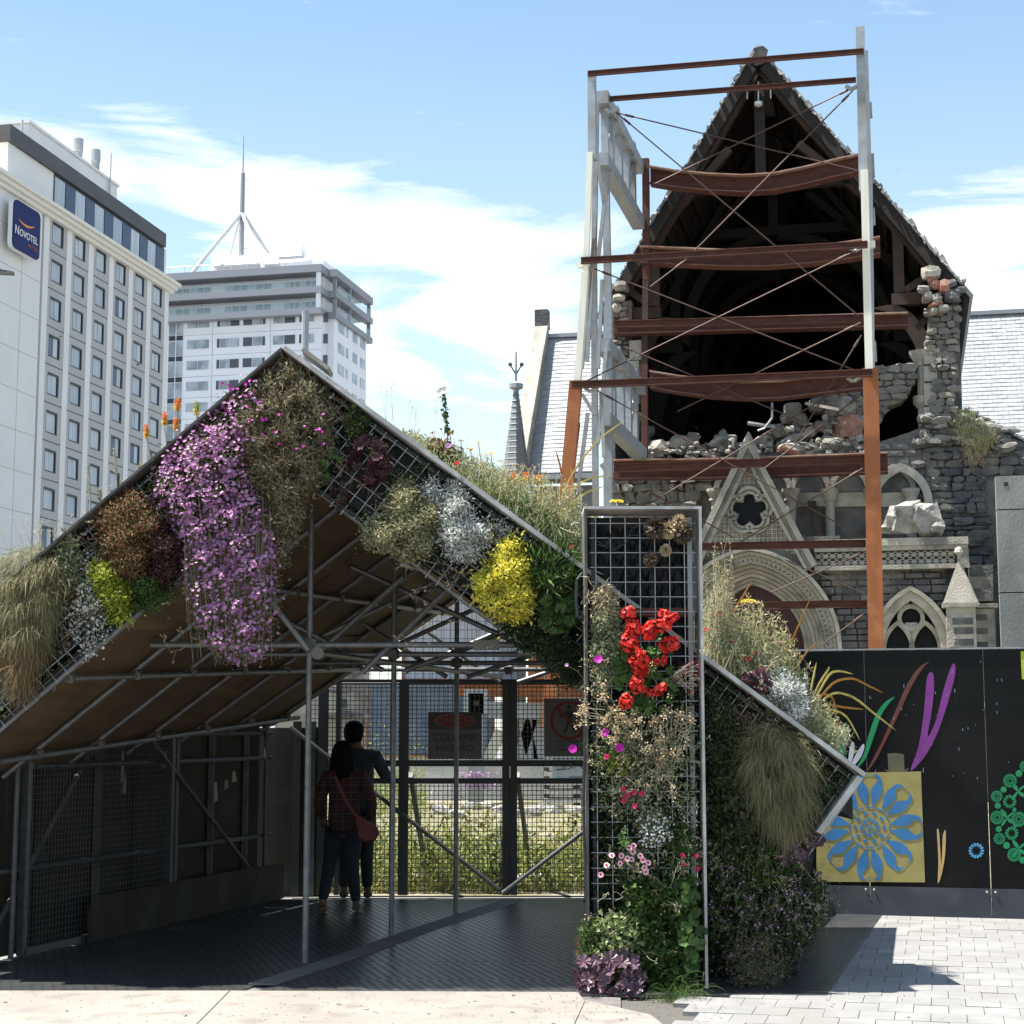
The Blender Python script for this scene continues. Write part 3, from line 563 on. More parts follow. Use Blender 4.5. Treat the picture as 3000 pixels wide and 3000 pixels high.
# ---- west wall (what is left of it): masonry, blind arcade
west = MB(); P_ = polyC([(1770, 2335), (1770, 1360), (1850, 1345), (1990, 1352), (2060, 1338), (2250, 1330), (2380, 1310), (2560, 1300), (2660, 1268), (2705, 1250), (2760, 1240), (2830, 1232), (2900, 1262), (3010, 1300), (3060, 2335)], .3)
west.prism([C.p(u, .3, z) for u, z in P_], C.W * 1.1); west = part('west_wall', west, 'bluestone_back', cath)
ARC = [(x, C.hit(x, 1442, .3)) for x in (2152, 2262, 2375, 2490, 2622)]; AW, AH = .46, .62
hole = lambda u, z: any(abs(u - c[0]) < AW + .14 and z > c[1] - 1.6 and z < c[1] + AH + .2 for _, c in ARC)
stones(west, polyC([(2240, 1620), (2240, 1345), (2380, 1322), (2560, 1312), (2650, 1285), (2680, 1275), (2740, 1620)], .3), .3, holes=(hole,), seed=21, nmax=220)
stones(west, polyC([(2668, 1660), (2690, 1272), (2760, 1250), (2830, 1242), (2900, 1272), (3005, 1308), (3005, 1400), (2900, 1400), (2900, 1660)], .3), .28, seed=22, ch=(.1, .3), bl=(.2, .7), proud=.2, rough=2.6, nmax=290, gap=.008)
stones(west, polyC([(1795, 1520), (1795, 1365), (1990, 1360), (2060, 1345), (2130, 1345), (2040, 1520)], .3), .28, seed=23, ch=(.14, .34), bl=(.2, .6), proud=.22, rough=2.4, nmax=150, mt='rubble', gap=.008)
for x, c in ARC:
    mb = MB(); ring(mb, c[0], c[1], .12, (AW + .13, AH + .16), (AW - .02, AH), None, dep=.2); mb2 = part('arcade_arch', mb, 'limestone', west)
    mb = MB(); uu = c[0]; mb.prism([C.p(uu + a, .22, c[1] + b) for a, b in gothic(AW, AH)] , C.W * .07); part('arch_infill', mb, 'bluestone', mb2)
    mb = MB(); cb(mb, uu - AW, uu + AW, .2, .3, c[1] - .42, c[1] - .02); part('impost_band', mb, 'limestone_pale', mb2)
for x in (2098, 2205, 2318, 2431, 2556, 2668):
    u0, z1 = C.hit(x, 1442, .15); z0 = C.hit(x, 1580, .15)[1]; mb = MB(); mb.lathe(C.p(u0, .05, 0), [(.13, z0), (.13, z1 - .3), (.2, z1 - .25), (.17, z1 - .18), (.26, z1), (.26, z1 + .08)], 10); part('colonnette', mb, 'limestone', west)
mb = MB(); ua_, za_ = C.hit(2640, 1478, .2); ring(mb, ua_, za_, .0, (.86, 1.15), (.64, .9), None, dep=.3); part('relieving_arch', mb, 'limestone_pale', west)
# ---- porch (projecting): wall, parapet, portal, gable
PW = -1.6
porch = MB()
uP, zP = C.hit(2201, 1905, PW); zSp = zP + .05
OUT = ((2461 - 2201) / S1 * .97, C.hit(2201, 1603, PW)[1] - zSp); INN = (146 / S1 * .97, C.hit(2206, 1707, PW)[1] - zSp)
zTop = C.hit(2201, 1650, PW)[1]; uW0, uW1 = C.hit(1900, 1700, PW)[0], C.hit(2772, 1700, PW)[0]
cb(porch, uP + OUT[0], uW1, PW + .42, PW + .75, 0, zTop); cb(porch, uW0, uP - OUT[0], PW + .42, PW + .75, 0, zTop)
G_ = gothic(*OUT); porch.strip([C.p(uP + x, PW + .42, zSp + z) for x, z in G_], [C.p(uP + x, PW + .42, max(zTop, zSp + OUT[1] + .3)) for x, z in G_], vec=C.W * .33); porch = part('porch', porch, 'bluestone_back', cath)
pout = gothic(*OUT); inport = lambda u, z: abs(u - uP) < OUT[0] + .02 and z < zSp + OUT[1] * math.sqrt(max(0, 1 - (abs(u - uP) / OUT[0]) ** 1.7)) + .05
wx, wz = C.hit(2672, 1905, PW); WA, WB = .98, C.hit(2672, 1730, PW)[1] - wz
inwin = lambda u, z: abs(u - wx) < WA and z < wz + WB * (1 - (abs(u - wx) / WA) ** 1.6) + .05
stones(porch, polyC([(2250, 1960), (2250, 1662), (2772, 1662), (2772, 1960)], PW + .24), PW + .24, holes=(inport, inwin), seed=31, ch=(.15, .24), nmax=260, proud=.05)
NO = 9
for i in range(NO):                           # the nested orders of the portal
    f0, f1 = i / NO, (i + 1) / NO; o = tuple(a + (b - a) * f0 for a, b in zip(OUT, INN)); n_ = tuple(a + (b - a) * f1 for a, b in zip(OUT, INN)); mb = MB()
    ring(mb, uP, zSp, PW - .16 + .13 * i + (.05 if i % 2 else 0), o, tuple(a + (b - a) * .12 for a, b in zip(n_, o)), -1.0 + zSp, dep=1.0)
    part('arch_order', mb, 'limestone' if i % 3 else 'limestone_pale', porch)
mb = MB(); o = tuple(a + (b - a) * .30 for a, b in zip(OUT, INN))
G_ = gothic(*o, n=26)
for i in range(1, len(G_) - 1):               # carved foliage running round one order
    c = C.p(uP + G_[i][0], PW + .1, zSp + G_[i][1])
    for k_ in range(8): a = k_ * math.pi / 4; b2 = a + math.pi / 4; mb.beam(c + (C.U * math.cos(a) + np.array((0, 0, math.sin(a)))) * .13, c + (C.U * math.cos(b2) + np.array((0, 0, math.sin(b2)))) * .13, .05, .035)
part('carved_order', mb, 'limestone', porch, kind='stuff')
mb = MB(); mb.prism([C.p(uP + x, PW + 1.1, zSp + z) for x, z in [(-INN[0], -2)] + gothic(INN[0] * 1.05, INN[1] * 1.05) + [(INN[0], -2)]], C.W * .1); door = part('door', mb, 'maroon', porch)
for x in np.linspace(-1.2, 1.2, 9): mb = MB(); cb(mb, uP + x - .02, uP + x + .02, PW + 1.07, PW + 1.11, 0, zSp + .9 * INN[1] * (1 - abs(x) / 1.6)); part('door_rib', mb, 'maroon', door)
# gable over the portal
uG, zG = C.hit(2192, 1276, PW - .1); uG2, zG2 = C.hit(2394, 1655, PW - .1); gw = uG2 - uG
uF, zF = C.hit(2196, 1497, PW); R5 = 21 / S1; D5 = 28 / S1
def cinq(R, D, n=9):
    out = []
    for k_ in range(5):
        a0 = math.radians(90 + 72 * k_); c = (D * math.cos(a0), D * math.sin(a0))
        for i in range(n): a = a0 + math.radians(-100 + 200 * i / (n - 1)); out.append((c[0] + R * math.cos(a), c[1] + R * math.sin(a)))
    return out
gab = MB(); sh = [(uG + s_ * gw * t, zG + (zG2 - zG) * t) for s_, t in ((-1, 1), (0, .02), (1, 1))]
archtop = [(uP + x, zSp + z) for x, z in gothic(OUT[0] * .99, OUT[1] * .99, 24) if zSp + z > zG2]
gab.prism([C.p(u, PW + .12, z) for u, z in sh + archtop[::-1]], C.W * .3); gab = part('gable', gab, 'limestone', porch)
mb = MB(); fc = cinq(R5, D5); mb.prism([C.p(uF + x, PW + .06, zF + z) for x, z in fc], C.W * .08); part('foil_opening', mb, 'glass_dark', gab)
for k_, (ra, rb, wq) in enumerate(((1.0, 1.28, -.06), (1.25, 1.5, .0), (1.48, 1.85, -.1))):
    A_ = cinq(R5 * ra, D5 * (1 + (ra - 1) * .2)); B_ = cinq(R5 * rb, D5 * (1 + (rb - 1) * .2)); A_.append(A_[0]); B_.append(B_[0]); mb = MB()
    mb.strip([C.p(uF + x, PW + wq, zF + z) for x, z in A_], [C.p(uF + x, PW + wq, zF + z) for x, z in B_], vec=C.W * .2); part('foil_moulding', mb, 'limestone' if k_ != 1 else 'limestone_pale', gab)
mb = MB(); sp = 12.3 / S1; rfoil = (R5 * 1.8 + D5)
ingab = lambda u, z: abs(u - uG) < gw * (zG - z) / (zG - zG2) * .86 - .12 and (u - uF) ** 2 + (z - zF) ** 2 > (rfoil * .93) ** 2 and not (abs(u - uP) < OUT[0] + .2 and z < zSp + (OUT[1] + .12) * math.sqrt(max(0, 1 - (abs(u - uP) / (OUT[0] + .2)) ** 1.8)))
nn = int(gw / sp) + 1
for i in range(-nn, nn + 1):
    for j in range(0, 40):
        u, z = uG + i * sp, zG - j * sp
        if z < zG2: break
        if ingab(u, z):
            if ingab(u, z - sp): cb(mb, u - .02, u + .02, PW + .03, PW + .099, z - sp, z)
            if ingab(u + sp, z): cb(mb, u + .02, u + sp - .02, PW + .033, PW + .099, z - .02, z + .02)
            if ingab(u + sp, z - sp):
                cu, cz = u + sp / 2, z - sp / 2; mb.box(C.p(cu, PW + .085, cz), (.05, .05, .05), (C.U * .7 + np.array((0, 0, .7)), C.W, -C.U * .7 + np.array((0, 0, .7))))
part('diaper_lattice', mb, 'limestone_pale', gab, kind='stuff')
mb = MB(); back = [(uG + s_ * gw * .84 * t, zG - .5 + (zG2 - zG + .5) * t) for s_, t in ((-1, 1), (0, 0.02), (1, 1))]
mb.prism([C.p(u, PW + .1, z) for u, z in back + archtop[::-1]], C.W * .019); part('diaper_ground', mb, 'rubble', gab)
for s_ in (-1, 1):
    for k_, (a, b_, wq) in enumerate(((.0, .16, -.28), (.17, .26, -.14), (.27, .36, -.22))):
        mb = MB(); n2 = np.array((s_ * (zG - zG2), gw)); n2 = n2 / np.linalg.norm(n2); d2 = np.array((s_ * gw, zG2 - zG))
        pts = []
        for q in (-a, -b_):
            for t in (0, 1): pts.append((uG + d2[0] * t + n2[0] * q if not (t == 0) else uG, zG + d2[1] * t + n2[1] * q if t else zG + q * np.linalg.norm(d2) / gw))
        mb.hexa([C.p(*x) for x in ((pts[0][0], PW + wq, pts[0][1]), (pts[1][0], PW + wq, pts[1][1]), (pts[3][0], PW + wq, pts[3][1]), (pts[2][0], PW + wq, pts[2][1]))] + [C.p(*x) for x in ((pts[0][0], PW + .3, pts[0][1]), (pts[1][0], PW + .3, pts[1][1]), (pts[3][0], PW + .3, pts[3][1]), (pts[2][0], PW + .3, pts[2][1]))])
        part('coping', mb, 'limestone', gab)
mb = MB(); mb.lathe(C.p(uG, PW, zG - .5), [(.3, 0), (.16, .35), (.02, .62)], 4); part('apex_stone', mb, 'limestone', gab)
# parapet of pierced tracery
pu0 = C.hit(2385, 1600, PW - .05)[0]; pu1, pz1 = C.hit(2836, 1572, PW - .05); pz0 = C.hit(2836, 1652, PW - .05)[1]
par = MB(); cb(par, pu0, pu1, PW - .12, PW + .3, pz1 - .2, pz1); cb(par, pu0, pu1 - .01, PW - .06, PW + .28, pz1 - .32, pz1 - .202); par = part('parapet', par, 'limestone_pale', porch)
mb = MB(); cb(mb, pu0, pu1 + .02, PW - .1, PW + .3, pz0 - .1, pz0 + .02); cb(mb, pu1 - .28, pu1 - .001, PW - .09, PW + .27, pz0 + .021, pz1 - .33); part('string_course', mb, 'limestone', par)
mb = MB(); cb(mb, pu0, pu1 - .3, PW + .12, PW + .2, pz0, pz1 - .33); part('parapet_ground', mb, 'bluestone_back', par)
mb = MB(); hh = pz1 - .34 - pz0; q = hh / 2; i = 0
u = pu0 + q / 2
while u < pu1 - .35:
    for j in range(2):
        z = pz0 + q * (j + .5); c = C.p(u, PW + .06, z)
        for a in range(0, 180, 45): a_ = math.radians(a); dv = C.U * math.cos(a_) + np.array((0, 0, math.sin(a_))); mb.beam(c - dv * q * .5 * (1.3 if a % 90 else 1), c + dv * q * .5 * (1.3 if a % 90 else 1), .05, .035)
        mb.box(c, (.11, .09, .11), (C.U, C.W, (0, 0, 1)))
    u += q
part('tracery', mb, 'limestone', par, kind='stuff')
# two-light window
win = MB(); ring(win, wx, wz, PW, (WA, WB), (WA - .24, WB - .26), -1 + wz, dep=.5); win = part('window', win, 'limestone_pale', porch)
mb = MB(); ring(mb, wx, wz, PW - .1, (WA + .12, WB + .12), (WA + .0, WB + .0), None, dep=.3); part('hood_mould', mb, 'limestone', win)
mb = MB(); mb.prism([C.p(wx + x, PW + .34, wz + z) for x, z in [(-WA + .24, -1)] + gothic(WA - .24, WB - .26) + [(WA - .24, -1)]], C.W * .05); part('glazing', mb, 'glass_dark', win)
plate = MB(); LA = .31; LH = .62; cz0 = wz + WB * .55; RR = .25
th_ = np.linspace(0, 2 * math.pi, 25)
def plateface():                              # tracery plate with two lights and a roundel as bands
    for s_ in (-1, 1): ring(plate, wx + s_ * .36, wz + .05, PW + .16, (LA + .12, LH + .13), (LA, LH), -1 + wz, dep=.15)
    plate.strip([C.p(wx + math.cos(a) * (RR + .11), PW + .15, cz0 + math.sin(a) * (RR + .11)) for a in th_], [C.p(wx + math.cos(a) * RR, PW + .15, cz0 + math.sin(a) * RR) for a in th_], vec=C.W * .15)
    for s_ in (-1, 1): plate.prism([C.p(wx + x, PW + .2, wz + z) for x, z in ((s_ * .36, LH + .12), (s_ * .30, WB * .6), (s_ * .12, WB * .86), (s_ * .02, WB * .82), (s_ * .34, WB * .5), (s_ * .06, .3), (s_ * .7, .55), (s_ * .64, .85))][:5], C.W * .1)
    plate.prism([C.p(wx + x, PW + .21, wz + z) for x, z in ((0, .15), (.2, .52), (.16, .75), (-.16, .75), (-.2, .52))], C.W * .08)
plateface(); part('tracery', plate, 'limestone_pale', win)
for s_ in (-1, 0, 1): mb = MB(); mb.lathe(C.p(wx + s_ * .74, PW + .2, wz - 1), [(.07, 0), (.07, .85), (.13, .92), (.13, 1.02)], 8); part('shaft', mb, 'limestone', win)
# corner buttress with its gablet
bu0, bz = C.hit(2772, 1780, PW - .5); bu1 = C.hit(2858, 1780, PW - .5)[0]; bt = MB(); cb(bt, bu0, bu1, PW - .5, PW + .6, 0, bz); cb(bt, bu1, bu1 + .5, PW - .2, PW + .6, 0, bz - .02); bt = part('buttress', bt, 'limestone_pale', porch)
mb = MB(); cb(mb, bu0 - .1, bu1 + .1, PW - .6, PW + .7, bz + .001, bz + .12); cb(mb, bu1 + .1, bu1 + .58, PW - .3, PW + .7, bz, bz + .11); part('cap_course', mb, 'limestone', bt)
bm_, za_ = C.hit(2808, 1632, PW - .5); mb = MB(); cx = (bu0 + bu1) / 2
mb.add([C.p(bu0 - .08, PW - .55, bz + .121), C.p(bu1 + .08, PW - .55, bz + .121), C.p(bu1 + .08, PW + .6, bz + .121), C.p(bu0 - .08, PW + .6, bz + .121), C.p(cx, PW - .35, za_), C.p(cx, PW + .5, za_)], ((0, 1, 4), (1, 2, 5, 4), (2, 3, 5), (3, 0, 4, 5), (3, 2, 1, 0))); part('gablet', mb, 'limestone', bt)
mb = MB(); mb.lathe(C.p(cx, PW - .4, za_ - .05), [(.05, 0), (.05, .1), (.13, .18), (.1, .28), (.02, .34)], 8); part('finial', mb, 'limestone', bt)
rr = random.Random(12)
for y in (1810, 1838, 1872, 1895):            # dark stones let into the pale quoins
    u0, z1 = C.hit(2795, y, PW - .5); mb = MB(); cb(mb, cx - .22 + rr.uniform(-.1, .1), cx + .3, PW - .507, PW - .4, z1 - .18, z1); part('stone', mb, 'bluestone', bt)
for y in (1800, 1840, 1880): u0, z1 = C.hit(2880, y, PW - .2); mb = MB(); cb(mb, bu1 + .01, bu1 + .3, PW - .209, PW - .1, z1 - .16, z1); part('stone', mb, 'bluestone', bt)
for i, y in enumerate((1655, 1690, 1725)):    # weathered offsets right of the gablet
    u0, z1 = C.hit(2840, y, PW); mb = MB(); cb(mb, u0, u0 + .6, PW + .05 - .04 * i, PW + .9, z1 - .33, z1); part('offset', mb, 'limestone' if i % 2 else 'bluestone', bt)
# ---- concrete retaining panels at the right
conc = thing('concrete_panel_wall', 'tall grey board-marked concrete panel wall at the right of the church ruin', 'wall', C.p(C.hit(2960, 1905, -2.6)[0], -2.4, 0))
cu0, cz1 = C.hit(2916, 1394, -2.6)
for a, b_ in ((1394, 1492), (1494, 1735), (1737, 2000)):
    z1 = C.hit(2916, a, -2.6)[1]; z0 = max(0, C.hit(2916, b_, -2.6)[1]) if b_ < 2000 else 0
    mb = MB(); cb(mb, cu0, cu0 + 3.2, -2.6, -2.2, z0, z1 - .012); part('panel', mb, 'concrete', conc)
mb = MB(); u0, z0 = C.hit(2947, 1418, -2.61); cb(mb, u0 - .05, u0 + .05, -2.61, -2.5, z0 - .05, z0 + .05); part('fixing_hole', mb, 'black', conc)
# ---- transept roofs behind
def slate_roof(parent, u0, u1, wE, zE_, wR_, zR_, sl, ch, seed, nmax=300):
    r = random.Random(seed); n = int(math.hypot(wR_ - wE, zR_ - zE_) / ch); bulk = MB(); cnt = 0
    for j in range(n):
        t0, t1 = j / n, (j + 1.25) / n; u = u0 - (sl / 2 if j % 2 else 0)
        while u < u1:
            a, b_ = max(u, u0) + .006, min(u + sl, u1) - .006; u += sl
            if b_ - a < .05: continue
            o = r.uniform(0, .02); mb = MB() if cnt < nmax else bulk
            f = lambda uu, t, up: C.p(uu, wE + (wR_ - wE) * t, zE_ + (zR_ - zE_) * t + up)
            mb.hexa([f(a, t0, .02 + o), f(b_, t0, .02 + o), f(b_, t1, 0), f(a, t1, 0), f(a, t0, .05 + o), f(b_, t0, .05 + o), f(b_, t1, .02), f(a, t1, .02)]); cnt += 1
            if mb is not bulk: part('slate', mb, 'slate', parent)
    if bulk.n: part('slates_beyond', bulk, 'slate', parent, kind='stuff')
for nm, x0, x1, yr, ye, seed in (('L', 1600, 1790, 992, 1385, 2), ('R', 2806, 3080, 928, 1330, 3)):
    wE, wR_ = 16., 20.; u0, zR_ = C.hit(x0, yr, wR_); u1 = C.hit(x1, yr, wR_)[0]; zE_ = C.hit((x0 + x1) / 2, ye, wE)[1]
    if nm == 'L': u0 = C.hit(1548, 1380, wE)[0]
    rf = MB(); rf.hexa([C.p(u0, wE, zE_ - .4), C.p(u1, wE, zE_ - .4), C.p(u1, wR_, zR_ - .1), C.p(u0, wR_, zR_ - .1), C.p(u0, wE, zE_ - .05), C.p(u1, wE, zE_ - .05), C.p(u1, wR_, zR_), C.p(u0, wR_, zR_)]); cb(rf, u0, u1, wE + .5, wE + .9, 0, zE_ - .42); rf = part('transept_roof', rf, 'slate_dark', cath)
    slate_roof(rf, u0, u1, wE, zE_, wR_, zR_, .36, .21, seed)
    mb = MB(); mb.beam(C.p(u0, wR_, zR_ + .08), C.p(u1, wR_, zR_ + .08), .3, .16); part('ridge', mb, 'lead', rf)
    mb = MB(); cb(mb, u0, u1, wE - .3, wE + .1, zE_ - .25, zE_ - .06); part('gutter', mb, 'lead', rf)
    if nm == 'L':
        mb = MB(); mb.hexa([C.p(u0 - .55, wE - .6, zE_ - 1), C.p(u0 + .0, wE - .6, zE_ - 1), C.p(u0 + .0, wR_, zR_), C.p(u0 - .55, wR_, zR_), C.p(u0 - .55, wE - .6, zE_ + .5), C.p(u0, wE - .6, zE_ + .5), C.p(u0, wR_, zR_ + .85), C.p(u0 - .55, wR_, zR_ + .85)]); part('gable_coping', mb, 'limestone', rf)
        mb = MB(); mb.box(C.p(u0 - .28, wR_, zR_ + .8), (.55, .5, .8), (C.U, C.W, (0, 0, 1))); part('apex_stone', mb, 'bluestone', rf)
mb = MB(); a = C.q(2825, 1212, 1.2); b_ = C.q(3010, 1312, 1.2); mb.beam(a, b_, .3, .2); part('aisle_verge', mb, 'timber_dark', cath)
mb = MB(); n_ = 16
for i in range(n_): p = a + (b_ - a) * (i + .5) / n_; mb.rock(p + (0, 0, .14), (.3, .3, .07), i, rough=.1)
part('broken_slates', mb, 'mortar', cath, kind='stuff')
# ---- small spirelet
sp_ = thing('spirelet', 'small slate-clad spirelet with an iron finial left of the church roof', 'spire', at(1512, 2140, 58) * np.array((1, 1, 0)))
c = at(1512, 2140, 58) * np.array((1, 1, 0)); z0 = at(1512, 1400, 58)[2]; z1 = at(1515, 1142, 58)[2]; r0 = 36 / 5000 * 58
mb = MB(); mb.lathe(c, [(r0 * .8, 0), (r0 * .8, z0 - .3), (r0 * 1.02, z0 - .05), (r0, z0), (r0 * .5, z0 + (z1 - z0) * .46), (.05, z1)], 8); part('cone', mb, 'slate_dark', sp_)
n_ = 15
for j in range(n_):
    t = j / n_; rj = r0 * (1 - t) * (1.0 - .08 * math.sin(math.pi * t)) + .05
    mb = MB(); z = z0 + (z1 - z0) * t; rk = r0 * (1 - t - 1 / n_) + .04; mb.lathe(c, [(rj + .05, z), (rj + .03, z + .03), (max(rk, .03) + .03, z + (z1 - z0) / n_)], 8); part('slate_course', mb, 'slate_dark', sp_)
mb = MB(); zt_ = at(1515, 1030, 58)[2]; mb.lathe(c, [(.08, z1 - .1), (.1, z1), (.24, z1 + .05), (.24, z1 + .2), (.08, z1 + .28), (.04, z1 + .3), (.03, zt_)], 8); part('finial', mb, 'lead', sp_)
mb = MB(); zz = at(1515, 1072, 58)[2]
for s_ in (-1, 1): mb.path([c + (0, 0, zz - .3), c + (s_ * .15, 0, zz - .05), c + (s_ * .2, 0, zz + .05)], .025, 5); mb.rock(c + (s_ * .2, 0, zz + .05), (.14, .08, .14), 3, rough=.05)
part('iron_cross', mb, 'steel_dark', sp_)
# ---- rubble: heap on the wall head, chunks on the parapet
heap = thing('rubble_heap', 'heap of broken stone and brick lying on the broken wall under the open nave', 'rubble', C.p(C.hit(2200, 1330, .6)[0], .8, C.hit(2200, 1335, .6)[1]))
rn = np.random.default_rng(9)
def chunk(par_, x, y, w, sx, sy, mt, seed, rough=.2): mb = MB(); mb.rock(C.q(x, y, w), (sx / S1, min(sx, sy * 1.6) / S1, sy / S1), seed, rough=rough * 1.35); part('stone', mb, mt, par_)
for i, (x, y, sx, sy, mt) in enumerate(((1995, 1310, 100, 60, 'rubble_pale'), (1935, 1318, 70, 50, 'limestone_pale'), (2120, 1300, 100, 60, 'rubble_pale'), (2118, 1278, 34, 50, 'rubble'), (2060, 1318, 60, 36, 'rubble'), (2030, 1285, 46, 40, 'rubble'), (2160, 1315, 60, 40, 'rubble_pale'), (2230, 1310, 60, 60, 'limestone'), (1890, 1325, 60, 36, 'rubble_pale'), (2025, 1330, 46, 30, 'limestone_pale'),
        (2330, 1292, 170, 40, 'rubble_pale'), (2370, 1312, 190, 36, 'limestone_pale'), (2350, 1334, 190, 20, 'brick_red'), (2270, 1320, 50, 40, 'brick_red'), (2310, 1268, 120, 40, 'rubble_pale'), (2350, 1236, 50, 50, 'rubble'), (2280, 1262, 50, 50, 'rubble'), (2480, 1255, 110, 90, 'brick_red'), (2440, 1300, 80, 50, 'rubble'), (2510, 1285, 50, 40, 'rubble_pale'), (2410, 1250, 60, 40, 'rubble'), (2490, 1195, 110, 60, 'rubble_pale'), (2400, 1190, 80, 50, 'rubble'), (2320, 1210, 70, 70, 'rubble'), (2500, 1320, 90, 34, 'limestone'), (2250, 1282, 40, 34, 'limestone_pale'), (2545, 1310, 50, 50, 'rubble'))): chunk(heap, x, y, .55 + rn.uniform(-.15, .2), sx * .86, sy * .9, mt, 100 + i)
for i in range(150): x = rn.uniform(1850, 2570); chunk(heap, x, 1338 - abs(rn.normal(0, 22 if x < 2250 else 45)) + (x - 2200) * -.02, .3 + rn.uniform(-.1, .15), rn.uniform(9, 34), rn.uniform(7, 20), ('rubble', 'rubble_pale', 'limestone')[i % 3], 300 + i)
slab = thing('fallen_wall_slab', 'big tilted slab of fallen masonry jutting out beside the rust posts', 'rubble', C.q(2600, 1240, .6))
P_ = polyC([(2420, 1160), (2500, 1105), (2640, 1068), (2672, 1072), (2680, 1100), (2668, 1140), (2640, 1175), (2600, 1190), (2585, 1215), (2560, 1235), (2480, 1260), (2420, 1230)], .5); mb = MB(); mb.prism([C.p(u, .5, z) for u, z in P_], C.W * .7); body = part('core', mb, 'rubble', slab)
stones(slab, P_, .5, ch=(.12, .26), bl=(.2, .5), proud=.14, mt='rubble', seed=44, rough=2.2, gap=.006, nmax=120)
for i in range(16):
    t = i / 15; mb = MB(); mb.rock(C.q(2500 + 172 * t, 1106 - 36 * t, .7), (.32, .5, .14), 500 + i, rough=.12); part('stone', mb, 'rubble_pale', slab)
rock2 = thing('parapet_boulder', 'large pale chunk of fallen masonry sitting on the pierced parapet', 'rubble', C.q(2680, 1562, PW))
for i, (x, y, sx, sy) in enumerate(((2650, 1520, 100, 96), (2712, 1522, 76, 92), (2742, 1545, 40, 44), (2602, 1552, 50, 22), (2618, 1540, 44, 44))): mb = MB(); mb.rock(C.q(x, y, PW + .1), (sx / S1, .6, sy / S1), 700 + i, rough=.2); part('stone', mb, 'rubble_pale', rock2)
ledge = thing('rubble_bank', 'bank of loose grey stones with dry weeds below the right-hand pier', 'rubble', C.q(2800, 1280, 0))
for i in range(70):
    x = rn.uniform(2690, 2960); y = 1225 + (x - 2800) * .3 + rn.uniform(-12, 60) if x > 2800 else 1235 + rn.uniform(-14, 60)
    chunk(ledge, x, y, .1 + rn.uniform(-.15, .3), rn.uniform(24, 62), rn.uniform(12, 26), ('rubble', 'rubble_pale', 'rubble', 'bluestone')[i % 4], 800 + i, .14)
for i, (px, py) in enumerate(((2560, 1610), (2510, 1555), (2540, 1460))): pass
mb = MB(); a, b_ = C.q(2378, 1470, .0), C.q(2400, 1575, -.9); mb.beam(a, b_, .22, .06, (0, 1, 0)); solo('loose_plank', mb, 'timber_truss', 'broken timber plank leaning against the blind arcade', 'plank')
mb = MB(); a, b_ = C.q(2360, 1182, .3), C.q(2458, 1200, .1); mb.beam(a, b_, .1, .08); solo('loose_batten', mb, 'limestone_pale', 'pale timber batten lying across the rubble below the sagging beam', 'batten')
mb = MB(); a, b_ = C.q(2190, 1240, .2), C.q(2270, 1250, .3); mb.tube(a, b_, .06, 8); mb.path([C.q(2262, 1180, .2), C.q(2262, 1225, .2), C.q(2240, 1255, .2), C.q(2220, 1262, .2)], .035, 6); solo('bent_pipe', mb, 'galv', 'bent grey pipe sticking out of the rubble', 'pipe')
# ---- pendant hanging under the ridge
lamp = thing('hanging_pendant', 'small round pendant hanging from the nave ridge', 'pendant', C.q(2222, 300, .6)); mb = MB(); a, b_ = C.q(2222, 240, .6), C.q(2222, 300, .6); mb.tube(a, b_, .02, 5); part('rod', mb, 'white_metal', lamp)
mb = MB(); mb.lathe(b_, [(.05, .04), (.13, 0), (.12, -.1), (.04, -.14)], 12); part('disc', mb, 'white_metal', lamp)
mb = MB()
for x, y0, y1 in ((2189, 268, 290), (2258, 262, 288)): mb.tube(C.q(x, y0, .6), C.q(x, y1, .6), .02, 5)
part('hanger', mb, 'white_metal', lamp)
# ================================================================ steel propping frame
fr = thing('steel_prop_frame', 'tall rusty and galvanised steel frame propping the fallen church front', 'frame', C.p(C.hit(2130, 1905, -8)[0], -5, 0))
FW, RW = -8.0, -.9
def post(pts, width, mt, nm='post', dep=None, w=FW, wb=None):       # box section through photo points
    for i in range(len(pts) - 1):
        a, b_ = C.q(*pts[i], w), C.q(*pts[i + 1], w if wb is None else wb); mb = MB(); mb.beam(a, b_, dep or width, width, C.U); part(nm, mb, mt, fr)
px = lambda n, w=FW: n * abs(C.hit(2201, 1500, w)[0] - C.hit(2200, 1500, w)[0])
def down(x, y, w): u, z = C.hit(x, y, w); return C.p(u, w, z)
# right leg
post([(2520, 82), (2530, 560)], px(26), 'galv'); post([(2532, 500), (2546, 1082)], px(22), 'post_cream', w=FW - .14); post([(2537, 150), (2549, 520)], px(12), 'galv', w=FW + .35); post([(2549, 520), (2566, 1900)], px(14), 'galv', w=FW + .35)
post([(2550, 1080), (2572, 2125)], px(44), 'primer_orange', dep=px(28))
